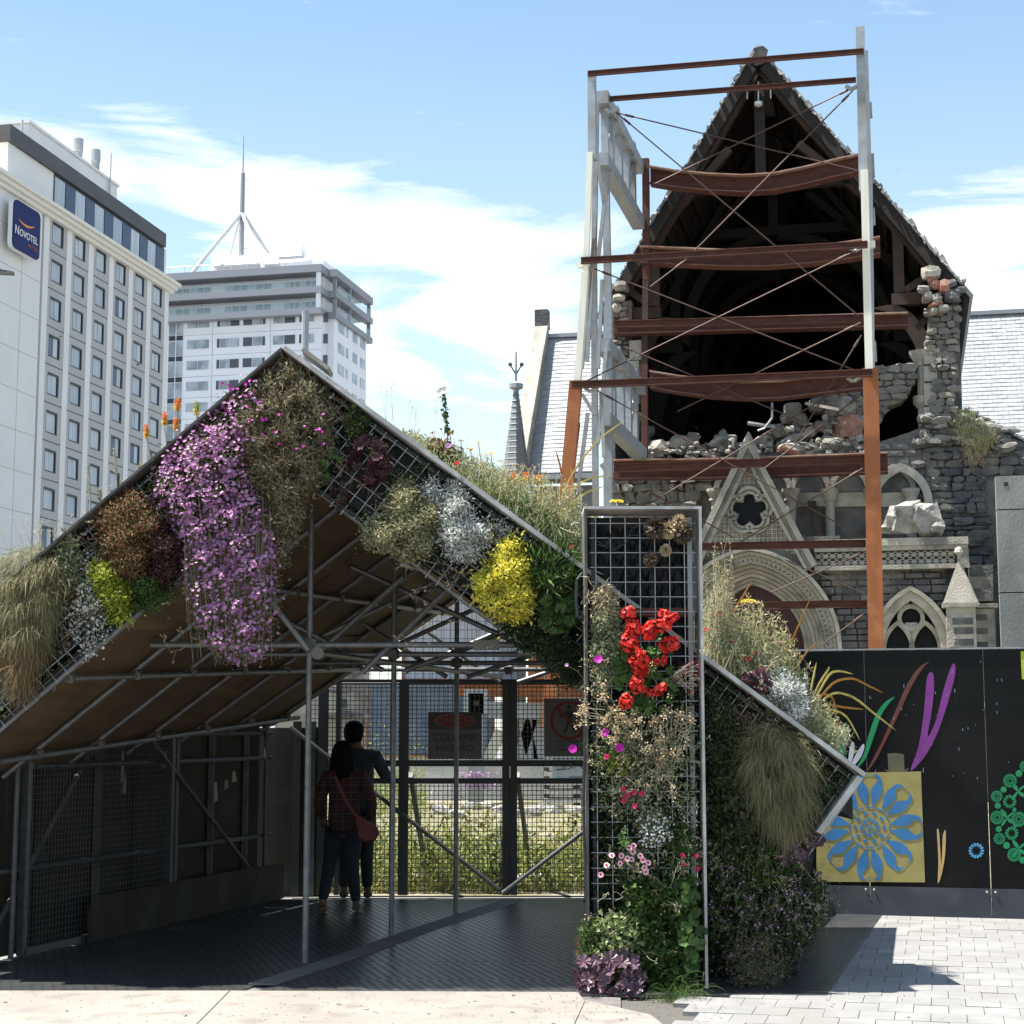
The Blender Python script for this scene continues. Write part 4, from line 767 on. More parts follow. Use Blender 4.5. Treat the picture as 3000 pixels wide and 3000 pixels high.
# left leg, spreading at the foot
post([(1734, 214), (1736, 470)], px(24), 'galv'); post([(1729, 448), (1716, 800)], px(17), 'post_cream', w=FW - .12); post([(1715, 800), (1693, 1115)], px(20), 'post_cream', w=FW - .12)
post([(1688, 1118), (1656, 1480)], px(38), 'primer_orange', dep=px(24)); post([(1656, 1480), (1606, 2130)], px(38), 'primer_orange', dep=px(24)); post([(1696, 1240), (1672, 1450)], px(8), 'rust_dark', w=FW + .1)
post([(1748, 300), (1740, 760)], px(16), 'galv', w=FW + .6); post([(1740, 760), (1745, 1500)], px(18), 'galv', w=FW + .6); post([(1745, 1500), (1745, 2110)], px(18), 'galv', w=FW + .6)
post([(1770, 275), (1782, 900)], px(22), 'galv', w=FW + 1.6); post([(1782, 900), (1782, 2060)], px(26), 'galv', w=FW + 1.6)
for a, b_ in (((1752, 480), (1770, 600)), ((1752, 760), (1775, 560)), ((1745, 620), (1720, 1060)), ((1705, 1080), (1740, 700)), ((1722, 1210), (1692, 1440)), ((1765, 820), (1752, 1080)), ((1778, 1000), (1752, 1300)), ((1760, 1150), (1770, 1340)), ((1706, 1155), (1742, 1215))): post([a, b_], px(11), 'galv', 'lacing', w=FW + .4)
post([(1762, 1360), (1790, 1400)], px(14), 'galv', 'lacing', w=FW + 1.2)
# side ladders running back to the wall
uL = C.hit(1770, 300, FW + 1.6)[0]; 
def side(y0, y1, x=1770, w0=FW + 1.2, w1_=RW - .1, wd=.34, ln=1):
    zz = C.hit(x, y0, FW + 1.6)[1]; a = C.p(uL, w0, zz); b_ = C.p(uL + .05, w1_, zz); mb = MB(); mb.beam(a, b_, wd, wd); part('side_beam', mb, 'galv', fr); return zz
zs1 = side(300, 0); zs2 = side(480, 0)
zs3 = side(1020, 0); zs4 = side(1235, 0)
for za_, zb_ in ((zs2, zs1), (zs4, zs3)):
    for w_ in (-5.6, -4.2, -3.0, -1.9): mb = MB(); mb.beam(C.p(uL, w_, za_), C.p(uL, w_, zb_), .3, .22, C.U); part('side_post', mb, 'galv', fr)
    for a_, b2 in ((-6.4, -5.7), (-3.0, -2.0)): mb = MB(); mb.beam(C.p(uL, a_, za_ + .2), C.p(uL, b2, zb_ - .2), .16, .16, C.U); part('lacing', mb, 'galv', fr)
    for w_ in (-5.4, -2.6): mb = MB(); mb.box(C.p(uL, w_, zb_ + .0), (.44, .3, .44), (C.U, C.W, (0, 0, 1))); part('clamp', mb, 'galv', fr)
# rear columns and sagging rust girders
def girder(pts, hpx, w=RW, sag=None, nm='girder', mt='rust_dark', top='rust_pale'):
    """deep channel whose line follows the photo points; web plus flanges"""
    P_ = [C.q(x, y, w) for x, y in pts]; hz = hpx / S1; web = MB(); fl = MB(); dn = np.array((0, 0, -hz))
    t_ = C.W * .03
    web.strip(P_, [p + dn for p in P_], vec=t_); web = part(nm, web, mt, fr)
    fl.strip([p - C.W * .22 for p in P_], [p + C.W * .22 for p in P_], vec=(0, 0, .035)); part('top_flange', fl, top, web)
    fl = MB(); fl.strip([p + dn - C.W * .22 for p in P_], [p + dn + C.W * .22 for p in P_], vec=(0, 0, -.035)); part('bottom_flange', fl, mt, web)
post([(1892, 466), (1894, 820)], 20 / S1, 'rust_dark', w=RW); post([(1889, 1068), (1889, 1400)], 18 / S1, 'rust_dark', w=RW + .1); post([(1892, 820), (1889, 1068)], 18 / S1, 'timber_truss', w=.3)
girder([(1905, 494), (1980, 506), (2080, 516), (2180, 520), (2270, 514), (2360, 496), (2440, 476), (2520, 458)], 48)
girder([(1878, 728), (2000, 733), (2120, 738), (2250, 738), (2380, 728), (2480, 716), (2578, 700)], 46)
girder([(1905, 1092), (1990, 1106), (2080, 1118), (2180, 1124), (2280, 1122), (2400, 1108), (2500, 1095), (2560, 1090)], 46)
girder([(1798, 1352), (1900, 1350), (2000, 1350), (2200, 1346), (2400, 1338), (2600, 1330)], 52)
girder([(1800, 948), (2120, 938), (2400, 930), (2660, 922)], 34, w=.2)
for (x0, y0, x1, y1, h, w) in ((1722, 216, 2531, 150, 16, FW - .16), (1786, 290, 2508, 234, 15, FW + 1.3), (1702, 764, 2542, 716, 20, FW - .3), (1674, 1128, 2556, 1092, 22, FW - .3), (1800, 1372, 2532, 1345, 24, FW + .2), (1960, 1604, 2537, 1592, 22, FW + .1), (2060, 1778, 2540, 1768, 22, FW + .1), (1798, 950, 2528, 932, 22, FW + .4)):
    mb = MB(); q = px(h, w); mb.ibeam(C.q(x0, y0, w), C.q(x1, y1, w), q * .7, q, q * .14); part('cross_beam', mb, 'rust_dark', fr)
for x, y in ((2556, 716), (1700, 776), (1684, 1140)): mb = MB(); mb.box(C.q(x, y, FW), (px(16), .1, px(20)), (C.U, C.W, (0, 0, 1))); part('gusset', mb, 'post_cream', fr)
for (x, y0, y1) in ((2549, 300, 345), (2556, 450, 520), (2558, 610, 660), (2562, 1000, 1060), (2566, 1180, 1290)): mb = MB(); mb.beam(C.q(x, y0, FW + .35), C.q(x + 3, y1, FW + .35), px(9), px(9), C.U); part('clamp', mb, 'galv', fr)
CAB = (((1800, 325), (2515, 925)), ((1804, 330), (2515, 500)), ((2508, 252), (1920, 538)), ((2506, 258), (2005, 765)), ((2005, 765), (1905, 840)), ((1735, 785), (2505, 1085)), ((2512, 732), (1720, 1115)), ((2522, 945), (1985, 1205)), ((2524, 982), (2330, 1295)),
       ((1745, 1142), (2530, 1575)), ((2505, 1112), (1895, 1480)), ((2525, 1155), (2240, 1372)), ((1900, 1440), (2150, 1575)), ((2528, 1372), (2165, 1590)), ((2300, 1640), (2530, 1738)), ((2528, 1620), (2260, 1735)), ((2530, 1800), (2405, 1890)), ((1800, 1005), (2525, 1308)))
for a, b_ in CAB:
    mb = MB(); A_, B_ = C.q(*a, FW), C.q(*b_, FW); mb.tube(A_, B_, .017, 6)
    for q in (A_ + (B_ - A_) * .04,): mb.tube(q, q + (B_ - A_) / np.linalg.norm(B_ - A_) * .22, .032, 6)
    part('tie_cable', mb, 'cable', fr)
for x, y in ((1795, 318), (2500, 250), (2510, 722), (2505, 1105), (1735, 1136), (1728, 780)): mb = MB(); p = C.q(x, y, FW - .05); mb.path([p + C.U * -.18, p + C.U * -.05 + np.array((0, 0, -.1)), p + C.U * .15], .05, 6); part('shackle', mb, 'galv', fr)
# ================================================================ planted scaffold shelter over the walkway
mat('ply', (.115, .068, .031), .8, 0, (.068, .04, .017), 3.5, .2, 30, stretch=(1, .25, 3), island=[(.08, .048, .022), (.14, .088, .044)], col3=(.06, .036, .016), n3=1.2)  # ply and wall boards darkened, shelter shade put into their base colours
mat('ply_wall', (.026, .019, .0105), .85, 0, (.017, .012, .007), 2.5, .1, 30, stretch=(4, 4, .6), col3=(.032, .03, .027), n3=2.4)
mat('board_grey', (.50, .485, .46), .85, 0, (.36, .345, .325), 3, .3, 30, stretch=(1, 1, 1), col3=(.62, .6, .57), n3=5)
mat('board_dark', (.07, .066, .06), .9, 0, (.12, .113, .105), 6, .4, 40)
mat('membrane', (.010, .010, .011), .55, 0, (.018, .017, .017), 9, .8, 11, spec=.35)
mat('wire', (.34, .355, .37), .45, .5)
mat('wire_dark', (.09, .085, .08), .6, .4)
mat('rail_black', (.022, .023, .026), .45, .3)
mat('tread', (.085, .087, .092), .3, .6, (.12, .122, .127), 5, .1, 60)
mat('ramp_ply', (.25, .226, .203), .85, 0, (.215, .193, .172), 1.1, .15, 60, col3=(.18, .16, .143), n3=4, detail=9)
mat('strip', (.11, .10, .10), .7, 0, (.16, .15, .145), 8)
mat('coupler', (.12, .11, .10), .6, .5)
mat('yellow_cap', (.6, .38, .02), .5)
FY, K = 12.9, .29
sh = thing('scaffold_shelter', 'gabled walkway shelter of scaffold tubes and plywood with a planted front', 'shelter', (-1.6, 14.5, 0))
S = lambda x, y, Y=FY: at(x, y, Y)
def tun(X0, t, z): return np.array((X0 + K * t, FY + t, z))
XA, ZA = S(867, 1397)[0], S(867, 1397)[2]
XE, ZE0, ZE1 = -4.45, 1.38, 1.85            # eave, front and back heights
XR, ZR = 1.1, 1.72                            # where the right slope stops over the tunnel
def lroof(t, s, up=0.): z = ZA + (ZE0 + (ZE1 - ZE0) * min(t / 5.5, 1) - ZA) * s; return tun(XA + (XE - XA) * s, t, z + up)
def rroof(t, s, up=0.): return tun(XA + (XR - XA) * s, t, ZA + (ZR - ZA) * s + up)
T1 = 6.2
for f, ns in ((lroof, 2), (rroof, 2)):
    for i in range(5):
        for j in range(ns):
            a, b_ = i * T1 / 5 + .009, (i + 1) * T1 / 5 - .009; c, d_ = j / ns + .004, (j + 1) / ns - .004; q = .028 + .014 * ((i + j) % 2)
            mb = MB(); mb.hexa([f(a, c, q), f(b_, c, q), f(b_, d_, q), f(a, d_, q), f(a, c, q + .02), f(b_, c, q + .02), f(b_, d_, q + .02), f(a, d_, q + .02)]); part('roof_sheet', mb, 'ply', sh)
    mb = MB()
    for i in range(6): a, b_ = -.02 + i * (T1 + .02) / 6, -.02 + (i + 1) * (T1 + .02) / 6; mb.hexa([f(a, -.01, .1), f(b_, -.01, .1), f(b_, 1.02, .1), f(a, 1.02, .1), f(a, -.01, .18), f(b_, -.01, .18), f(b_, 1.02, .18), f(a, 1.02, .18)])
    part('roof_liner', mb, 'membrane', sh)
R = .0242
def tb_(a, b_, mt='galv_tube', nm='scaffold_tube', r=R): mb = MB(); mb.tube(a, b_, r, 12); return part(nm, mb, mt, sh, smooth=False)
def cpl(p, sz=.085, mt='coupler'): mb = MB(); mb.rock(p, (sz, sz, sz), int(abs(p[0] * 1000)) % 97, rough=.12); part('coupler', mb, mt, sh)
FR = [.1, 1.1, 2.05, 3.05, 4.0, 5.0, 5.9]     # rafters
for i, t in enumerate(FR):
    tb_(lroof(t, -.02, -.0), lroof(t, 1.0, -.0)); tb_(rroof(t, -.02, 0), rroof(t, 1.0, 0))
    for s_ in (.3, .62, .9): cpl(lroof(t, s_, -.045))
for s_ in (.3, .62, .9): tb_(lroof(0.02, s_, -.05), lroof(T1, s_, -.05)); tb_(rroof(.02, s_, -.05), rroof(T1, s_, -.05))
# the bright edge tubes of the front frame
tb_(S(-40, 2172, 12.86), S(150, 2010, 12.86)); tb_(S(118, 2036, 12.84), S(395, 1800, 12.84)); tb_(S(380, 1812, 12.86), S(560, 1658, 12.86)); tb_(S(300, 1885, 12.83), S(575, 1655, 12.83))
# posts
PT = [gnd(893, 2822, .04), gnd(1147, 2745, .04), gnd(1335, 2675, .04)]
for i, p in enumerate(PT): top = ZA - .12; tb_(p, p + (0, 0, top - .04), 'galv_tube', 'post')
ZT = at(900, 1890, PT[0][1])[2]
for i, p in enumerate(PT + [gnd(1490, 2622, .04)]):
    t = p[1] - FY; zz = ZT; fl = (ZA - zz); sL = fl / (ZA - (ZE0 + (ZE1 - ZE0) * t / 5.5)); sR = fl / (ZA - ZR)
    tb_(np.array((lroof(t, sL)[0] + .02, p[1] - .05, zz)), np.array((rroof(t, sR)[0] + .12, p[1] - .05, zz)), nm='tie_tube'); cpl(p * (1, 1, 0) + np.array((0, -.05, zz)), .11)
    if i:
        q = p * (1, 1, 0) + np.array((0, .05, zz - .12))
        tb_(q + (-.1, 0, -.02), lroof(t, .42) + (0, .06, .0), nm='strut'); tb_(q + (.1, 0, -.02), rroof(t, .45) + (0, .06, 0), nm='strut')
        tb_(np.array((lroof(t, sL * .75)[0], p[1] + .1, zz - .02)), rroof(t, .2) + (0, .1, 0), nm='strut'); tb_(np.array((rroof(t, sR * .75)[0], p[1] + .1, zz - .02)), lroof(t, .2) + (0, .1, 0), nm='strut')
tb_(PT[0] * (1, 1, 0) + np.array((.06, 0, ZT - .06)), np.array((PT[2][0] + .45, 18.8, ZT - .1)), nm='ledger')
tb_(S(1060, 1972, 14.2), S(1315, 1722, 14.2), nm='strut'); tb_(S(905, 1905, 13.4), S(640, 1565, 13.4), nm='strut'); tb_(S(940, 1905, 14.9), S(1180, 1690, 14.9), nm='strut')
mb = MB(); mb.box(S(1425, 1890, 13.2), (.2, .08, .075)); part('sleeve', mb, 'coupler', sh); mb = MB(); mb.tube(S(935, 1915, 13.2), S(935, 1915, 13.2) + (0, -.12, 0), .05, 10); part('clamp_nut', mb, 'coupler', sh)
mb = MB(); a = S(895, 912, 16.5); mb.tube(a * (1, 1, 0) + (0, 0, 3.4), a, .036, 10); part('vent_post', mb, 'galv', sh)
# ---- planted gable band: boards, membrane, wire mesh
gp = lambda x, y, Y: S(x, y, Y)
def band(p0, p1, q0, q1, nm):                 # top line p0-p1, bottom line q0-q1 in photo px on the front plane
    P0, P1, Q0, Q1 = (S(*x, 12.9) for x in (p0, p1, q0, q1)); dY = lambda v, y: np.array((v[0], y, v[2]))
    d_ = P1 - P0; d_ = d_ / np.linalg.norm(d_); n_ = np.array((d_[2], 0, -d_[0])); n_ = n_ if n_[2] > 0 else -n_
    mb = MB(); mb.hexa([dY(P0, 12.98), dY(P1, 12.98), dY(Q1, 12.98), dY(Q0, 12.98), dY(P0, 13.06), dY(P1, 13.06), dY(Q1, 13.06), dY(Q0, 13.06)]); part('membrane', mb, 'membrane', sh)
    mb = MB(); t_ = .032 if nm == 'right' else .018; mb.hexa([dY(P0, 12.66), dY(P1, 12.66), dY(P1, 13.12), dY(P0, 13.12), dY(P0 + n_ * t_, 12.66), dY(P1 + n_ * t_, 12.66), dY(P1 + n_ * t_, 13.12), dY(P0 + n_ * t_, 13.12)]); part('edge_board', mb, 'board_grey' if nm == 'right' else 'board_dark', sh)
    mb = MB(); mb.hexa([dY(Q0 - n_ * .014, 12.78), dY(Q1 - n_ * .014, 12.78), dY(Q1 - n_ * .014, 13.12), dY(Q0 - n_ * .014, 13.12), dY(Q0, 12.78), dY(Q1, 12.78), dY(Q1, 13.12), dY(Q0, 13.12)]); part('lower_board', mb, 'rail_black', sh)
    L = np.linalg.norm(P1 - P0); T_ = abs((Q0 - P0) @ n_); mb = MB(); r_ = random.Random(5)
    mb.beam(dY(P0 - n_ * .045, 12.86), dY(P1 - n_ * .045, 12.86), .035, .05, (0, 1, 0), 0); part('pipe', mb, 'rail_black', sh)
    mb = MB()
    for i in range(int(T_ / .1)): o = -n_ * (.06 + i * .1); mb.tube(dY(P0 + o + d_ * i * .0, 12.79), dY(P1 + o, 12.79), .0035, 5)
    for i in range(int(L / .1) + 2): o = d_ * (i * .1); mb.tube(dY(P0 + o - n_ * .03, 12.783), dY(P0 + o - n_ * (T_ + (.05 if i % 3 else .02)), 12.783), .0035, 5)
    part('wire_mesh', mb, 'wire', sh, kind='stuff')
    return P0, P1, d_, n_
band((840, 1042), (-160, 1897), (867, 1385), (-160, 2262), 'left'); RP0, RP1, RD, RN = band((840, 1042), (2512, 2273), (867, 1390), (2390, 2440), 'right')
mb = MB(); a, b_ = S(2512, 2273, 12.66), S(2392, 2436, 12.66); mb.hexa([a, a + (0.04, 0, -.02), b_ + (0.04, 0, -.02), b_, a + (0, .45, 0), a + (0.04, .45, -.02), b_ + (0.04, .45, -.02), b_ + (0, .45, 0)]); part('end_board', mb, 'board_grey', sh)
# soil tray over the front edge, carrying the roof planting
for nm, a, b_ in (('l', (836, 1060), (-160, 1912)), ('r', (842, 1060), (2500, 2285))):
    A_, B_ = S(*a, 13.1), S(*b_, 13.1); mb = MB(); mb.hexa([A_ + (0, .05, -.3), B_ + (0, .05, -.3), B_ + (0, .7, -.3), A_ + (0, .7, -.3), A_ + (0, .05, -.02), B_ + (0, .05, -.02), B_ + (0, .7, -.1), A_ + (0, .7, -.1)]); part('soil_tray', mb, 'membrane', sh)
mb = MB(); mb.box(S(930, 1062, 13.3), (.26, .3, .03), ((.8, 0, -.6), (0, 1, 0), (.6, 0, .8))); part('cap_sheet', mb, 'limestone', sh)
mb = MB(); q0 = RP0 + RD * ((1.0 - RP0[0]) / RD[0]); q1 = RP0 + RD * ((2.08 - RP0[0]) / RD[0]); e_ = np.array((.78, 3.3, 0)); dn = np.array((0, .06, -.16))
mb.hexa([q0 + dn - (0, 0, .05), q1 + dn - (0, 0, .05), q1 + dn + e_ - (0, 0, .05), q0 + dn + e_ - (0, 0, .05), q0 + dn, q1 + dn, q1 + dn + e_, q0 + dn + e_]); part('wing_shadow_slab', mb, 'ply', sh)  # unseen slab added behind the band, shaped to cast the paving shadow
# wall closing the right-hand wing, planted
mb = MB(); mb.prism([np.array((x[0], 13.15, max(x[2], 0.0))) for x in (S(2055, 1960, 13.1), S(2390, 2215, 13.1), S(2400, 2420, 13.1), S(2340, 2860, 13.1), S(2055, 2870, 13.1))], (0, .08, 0)); part('wing_panel', mb, 'membrane', sh)
# ---- left side wall of the walkway
def wl(t, z, off=0.): return tun(-4.55 + off, t, z)
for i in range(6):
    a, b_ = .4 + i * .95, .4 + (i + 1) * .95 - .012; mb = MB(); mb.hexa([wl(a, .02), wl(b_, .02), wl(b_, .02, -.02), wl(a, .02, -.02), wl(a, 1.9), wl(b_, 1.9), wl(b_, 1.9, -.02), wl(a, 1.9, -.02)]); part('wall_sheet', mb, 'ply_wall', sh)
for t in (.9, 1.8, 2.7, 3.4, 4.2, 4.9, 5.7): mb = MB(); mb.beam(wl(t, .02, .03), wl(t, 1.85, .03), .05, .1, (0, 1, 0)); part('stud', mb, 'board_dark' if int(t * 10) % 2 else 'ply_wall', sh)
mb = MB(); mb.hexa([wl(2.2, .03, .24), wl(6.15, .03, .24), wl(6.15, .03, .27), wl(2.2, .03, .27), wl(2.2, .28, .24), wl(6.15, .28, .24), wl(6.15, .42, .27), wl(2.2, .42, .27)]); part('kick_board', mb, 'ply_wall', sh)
for z in (1.82, 1.55, .72): tb_(wl(.5, z, .12), wl(6.1, z, .12), 'steel_dark', nm='ledger')  # left-wall tubes darker than the rest, shade put into their colour
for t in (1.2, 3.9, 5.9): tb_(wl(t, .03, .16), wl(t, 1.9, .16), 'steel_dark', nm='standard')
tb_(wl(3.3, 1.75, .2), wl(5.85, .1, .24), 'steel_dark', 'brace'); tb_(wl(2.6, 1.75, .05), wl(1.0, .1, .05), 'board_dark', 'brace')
for t, z in ((3.3, 1.78), (.7, 1.5), (.9, 1.2)): mb = MB(); mb.tube(wl(t, z, .13), wl(t, z + .05, .13), .032, 8); part('end_cap', mb, 'yellow_cap', sh)
rn = np.random.default_rng(4)
for i in range(9):                            # torn paper left on the plywood
    t, z = rn.uniform(2.6, 5.6), rn.uniform(1.0, 1.6); mb = MB(); a, b_ = rn.uniform(.04, .12), rn.uniform(.1, .32); mb.quad(wl(t, z, .004), wl(t + a, z + rn.uniform(-.03, .03), .004), wl(t + a * rn.uniform(.3, 1), z + b_, .004), wl(t + .01, z + b_ * .9, .004)); part('torn_paper', mb, 'limestone', sh)
# ---- floor: ramp sheets and tread plates
wk = MB(); wk.hexa([np.array(p) for p in ((-5.2, 9.3, -.0), (.6, 9.3, -.0), (.78, 12.7, -.0), (-5.2, 12.7, -.0), (-5.2, 9.3, .012), (.6, 9.3, .012), (.78, 12.7, .022), (-5.2, 12.7, .022))]); wk = solo('walkway', wk, 'strip', kind='structure')
def sheet(pts, z, mt, nm, th=.012): mb = MB(); P_ = [gnd(x, y, z) for x, y in pts]; mb.prism([p - (0, 0, th) for p in P_], (0, 0, th)); part(nm, mb, mt, wk)
for pts in (((-300, 3030), (545, 3030), (672, 2902), (-300, 2902)), ((549, 3030), (1668, 3030), (1712, 2934), (1694, 2906), (676, 2902)), ((1672, 3030), (1980, 3030), (1905, 2972), (1716, 2930)), ((-900, 3300), (400, 3300), (541, 3034), (-900, 3034)), ((404, 3300), (1600, 3300), (1664, 3034), (545, 3034)), ((1604, 3300), (2150, 3300), (1985, 3034), (1668, 3034))):
    sheet(pts, .036, 'ramp_ply', 'ramp_sheet')
rn = np.random.default_rng(31); mb = MB()
for x0, x1, y in ((-100, 640, 2916), (720, 1660, 2920), (-100, 560, 2990), (640, 1650, 2992)):
    for x in np.arange(x0, x1, 118): p = gnd(x + rn.uniform(-4, 4), y + rn.uniform(-3, 3), .0362); mb.lathe(p, [(.007, 0), (.005, .0015)], 6)
part('screw_heads', mb, 'coupler', wk, kind='stuff')
mb = MB()
for i in range(240):
    x, y = rn.uniform(-100, 1750), rn.uniform(2906, 3010); p = gnd(x, y, .0362); r_ = rn.uniform(.002, .009) * (1 + 1.5 * (rn.random() < .08)); mb.rock(p, (r_ * 2, r_ * 1.6, r_ * .5), i, rough=.1)
part('grit', mb, 'strip', wk, kind='stuff')
for i in range(4):                            # tread-plate floor, each plate with raised bars
    for j, (xa, xb) in enumerate(((-4.3, -1.75), (-1.62, .9), (.9, 2.4))):
        t0, t1 = -.74 + i * 1.69, -.74 + (i + 1) * 1.69 - .008
        mb = MB(); mb.hexa([tun(xa + .004, t0, .012), tun(xb - .004, t0, .012), tun(xb - .004, t1, .012), tun(xa + .004, t1, .012), tun(xa + .004, t0, .034), tun(xb - .004, t0, .034), tun(xb - .004, t1, .034), tun(xa + .004, t1, .034)]); pl = part('tread_plate', mb, 'tread', wk)
        if j < 2 or i < 3:
            mb = MB(); V = []
            for a in np.arange(t0 + .03, t1 - .03, .065):
                for k_, x in enumerate(np.arange(xa + .05, xb - .05, .075)):
                    o = .037 if int(a / .065) % 2 else 0; c = tun(x + o, a, .034); V.append([c + np.array(q) for q in ((-.02, 0, .0003), (0, -.006, .0024), (.02, 0, .0003), (0, .006, .0024))])
            mb.many(np.array(V), ((0, 1, 2), (0, 2, 3))); part('tread_bars', mb, 'tread', pl, kind='stuff')
mb = MB(); A_, B_ = [], []
for i in range(17): t = -.32 + i * 6.2 / 16; c = 0.02 * math.sin(i * .5); A_.append(tun(-1.80 + c, t, .05)); B_.append(tun(-1.60 + c, t, .05))
mb.strip(A_, B_, vec=(0, 0, -.014)); part('joint_strip', mb, 'strip', wk)
mb = MB(); mb.hexa([gnd(1655, 2934, .04) + x for x in ((0, 0, 0), (.4, 0, 0), (.4, .3, 0), (0, .3, 0), (0, 0, .01), (.4, 0, .01), (.4, .3, .01), (0, .3, .01))])
# ---- open mesh gate on the left
gate = thing('mesh_gate', 'open steel-framed wire mesh gate standing against the left plywood wall', 'gate', gnd(270, 2750, .02))
ga, gb = gnd(62, 2800, .03), gnd(490, 2706, .03); gz = at(75, 2072, ga[1])[2] - .03; gd = (gb - ga) / np.linalg.norm(gb - ga); up = np.array((0, 0, 1.))
for a, b_ in ((ga, ga + up * gz), (gb, gb + up * gz), (ga + up * .03, gb + up * .03), (ga + up * gz, gb + up * gz)): mb = MB(); mb.beam(a, b_, .06, .06, gd if abs((b_ - a)[2]) > 1 else up); part('frame_bar', mb, 'steel_dark', gate)
mb = MB(); Lg = np.linalg.norm(gb - ga)
for i in range(1, int(Lg / .05)): mb.tube(ga + gd * i * .05 + up * .03, ga + gd * i * .05 + up * gz, .0028, 4)
for i in range(1, int(gz / .05)): mb.tube(ga + up * i * .05, gb + up * i * .05, .0028, 4)
part('wire_mesh', mb, 'steel_dark', gate, kind='stuff')
# ---- mesh fence closing the far end
FNY = gnd(1490, 2622, .03)[1]
fe = thing('site_fence', 'black steel and wire mesh fence closing the far end of the walkway', 'fence', (-1, FNY, 0))
f_ = lambda x, y: S(x, y, FNY)
for x, w_ in ((940, 28), (985, 14), (1180, 28), (1482, 22), (1505, 20), (1745, 28)): mb = MB(); a = f_(x, 2622); mb.beam(np.array((a[0], FNY, .03)), np.array((a[0], FNY, f_(x, 1995)[2])), .06, w_ / 5000 * FNY, (1, 0, 0)); part('post', mb, 'rail_black', fe)
for y, h in ((1998, 16), (2236, 18), (2288, 16)):
    a, b_ = f_(900, y), f_(1800, y); mb = MB(); mb.beam(a + (0, .03, 0), b_ + (0, .03, 0), .04, h / 5000 * FNY); part('rail', mb, 'rail_black', fe)
mb = MB(); xa, xb = f_(890, 2600)[0], f_(1800, 2600)[0]; zt_ = f_(1000, 2000)[2]
zh0, zh1 = f_(1000, 2236)[2], f_(1000, 2288)[2]
for x in np.arange(xa, xb, .05): mb.tube((x, FNY - .02, .05), (x, FNY - .02, zh1), .0042, 4); mb.tube((x, FNY - .02, zh0), (x, FNY - .02, zt_), .0042, 4)
for z in list(np.arange(.08, zh1, .05)) + list(np.arange(zh0, zt_, .05)): mb.tube((xa, FNY - .023, z), (xb, FNY - .023, z), .0042, 4)
part('wire_mesh', mb, 'wire_dark', fe, kind='stuff')
mb = MB(); zt2 = f_(1000, 1690)[2]
for x in np.arange(f_(1060, 1900)[0], f_(1500, 1900)[0], .1): mb.tube((x, FNY + .06, zt_), (x, FNY + .06, zt2), .003, 4)
for z in np.arange(zt_, zt2, .1): mb.tube((f_(1060, 1900)[0], FNY + .06, z), (f_(1500, 1900)[0], FNY + .06, z), .003, 4)
part('upper_wire_mesh', mb, 'cable', fe, kind='stuff')
for a, b_ in (((850, 2130), (1462, 2606)), ((1470, 2618), (1760, 2398))): mb = MB(); mb.tube(S(*a, FNY - .1), S(*b_, FNY - .1), R, 10); part('brace', mb, 'steel_dark', fe)
for a, b_ in (((1203, 2270), (1258, 2618)), ((1516, 2270), (1562, 2622))): mb = MB(); mb.beam(S(*a, FNY + .1), S(*b_, FNY + 1.2), .09, .05, (1, 0, 0)); part('back_stay', mb, 'concrete', fe)
for x in (1250, 1560): mb = MB(); mb.rock(S(x, 2626, FNY + 1.2) * (1, 1, 0) + np.array((0, 0, .06)), (.4, .3, .16), x, rough=.05); part('foot_block', mb, 'white', fe)
mb = MB(); a, b_ = wl(5.95, 0.02), S(935, 2600, FNY); mb.box(((a[0] + b_[0]) / 2 - .1, FNY + .05, .95), (b_[0] - a[0] + .2, .03, 1.86)); part('corner_sheet', mb, 'ply_wall', sh)
for x in (862, 905): p = S(x, 2600, FNY - .12); mb = MB(); mb.beam((p[0], FNY - .05, .03), (p[0], FNY - .05, 1.95), .08, .09, (1, 0, 0)); part('corner_post', mb, 'board_dark' if x == 905 else 'rail_black', sh)
# ---- signs on the fence
mat('sign_white', (.15, .147, .138), .7); mat('sign_red', (.2, .014, .012), .6); mat('sign_black', (.012, .012, .013), .5)  # sign colours dulled, the shade of the walkway is put into them
mat('sign_board', (.75, .77, .78), .5); mat('sign_cyan', (.2, .5, .65), .5); mat('sign_text', (.03, .035, .05), .5)
def plate(name, x0, y0, x1, y1, Y, label, mt='sign_white'):
    a, b_ = S(x0, y1, Y), S(x1, y0, Y); o = thing(name, label, 'sign', ((a[0] + b_[0]) / 2, Y, a[2])); mb = MB(); mb.box(((a[0] + b_[0]) / 2, Y, (a[2] + b_[2]) / 2), (b_[0] - a[0], .012, b_[2] - a[2])); part('board', mb, mt, o); return o, a, b_
SX, SZ = np.array((1, 0, 0)), np.array((0, 0, 1)); NF = np.array((0, -1, 0))
def put(o, body, x, y, hpx, Y, mt, sx=1.0, nm='lettering'): text(nm, body, hpx * 1.38 / 5000 * Y, frame(S(x, y, Y), SX, SZ, NF), mt, o, sx=sx)
o, a, b_ = plate('danger_sign', 1254, 2086, 1412, 2222, FNY - .06, 'collapse hazard sign with a red oval on black, wired to the fence')
Y = FNY - .072; mb = MB(); p, q = S(1254, 2136, Y), S(1412, 2086, Y); mb.box(((p[0] + q[0]) / 2, Y, (p[2] + q[2]) / 2), (q[0] - p[0], .006, q[2] - p[2])); part('header', mb, 'sign_black', o)
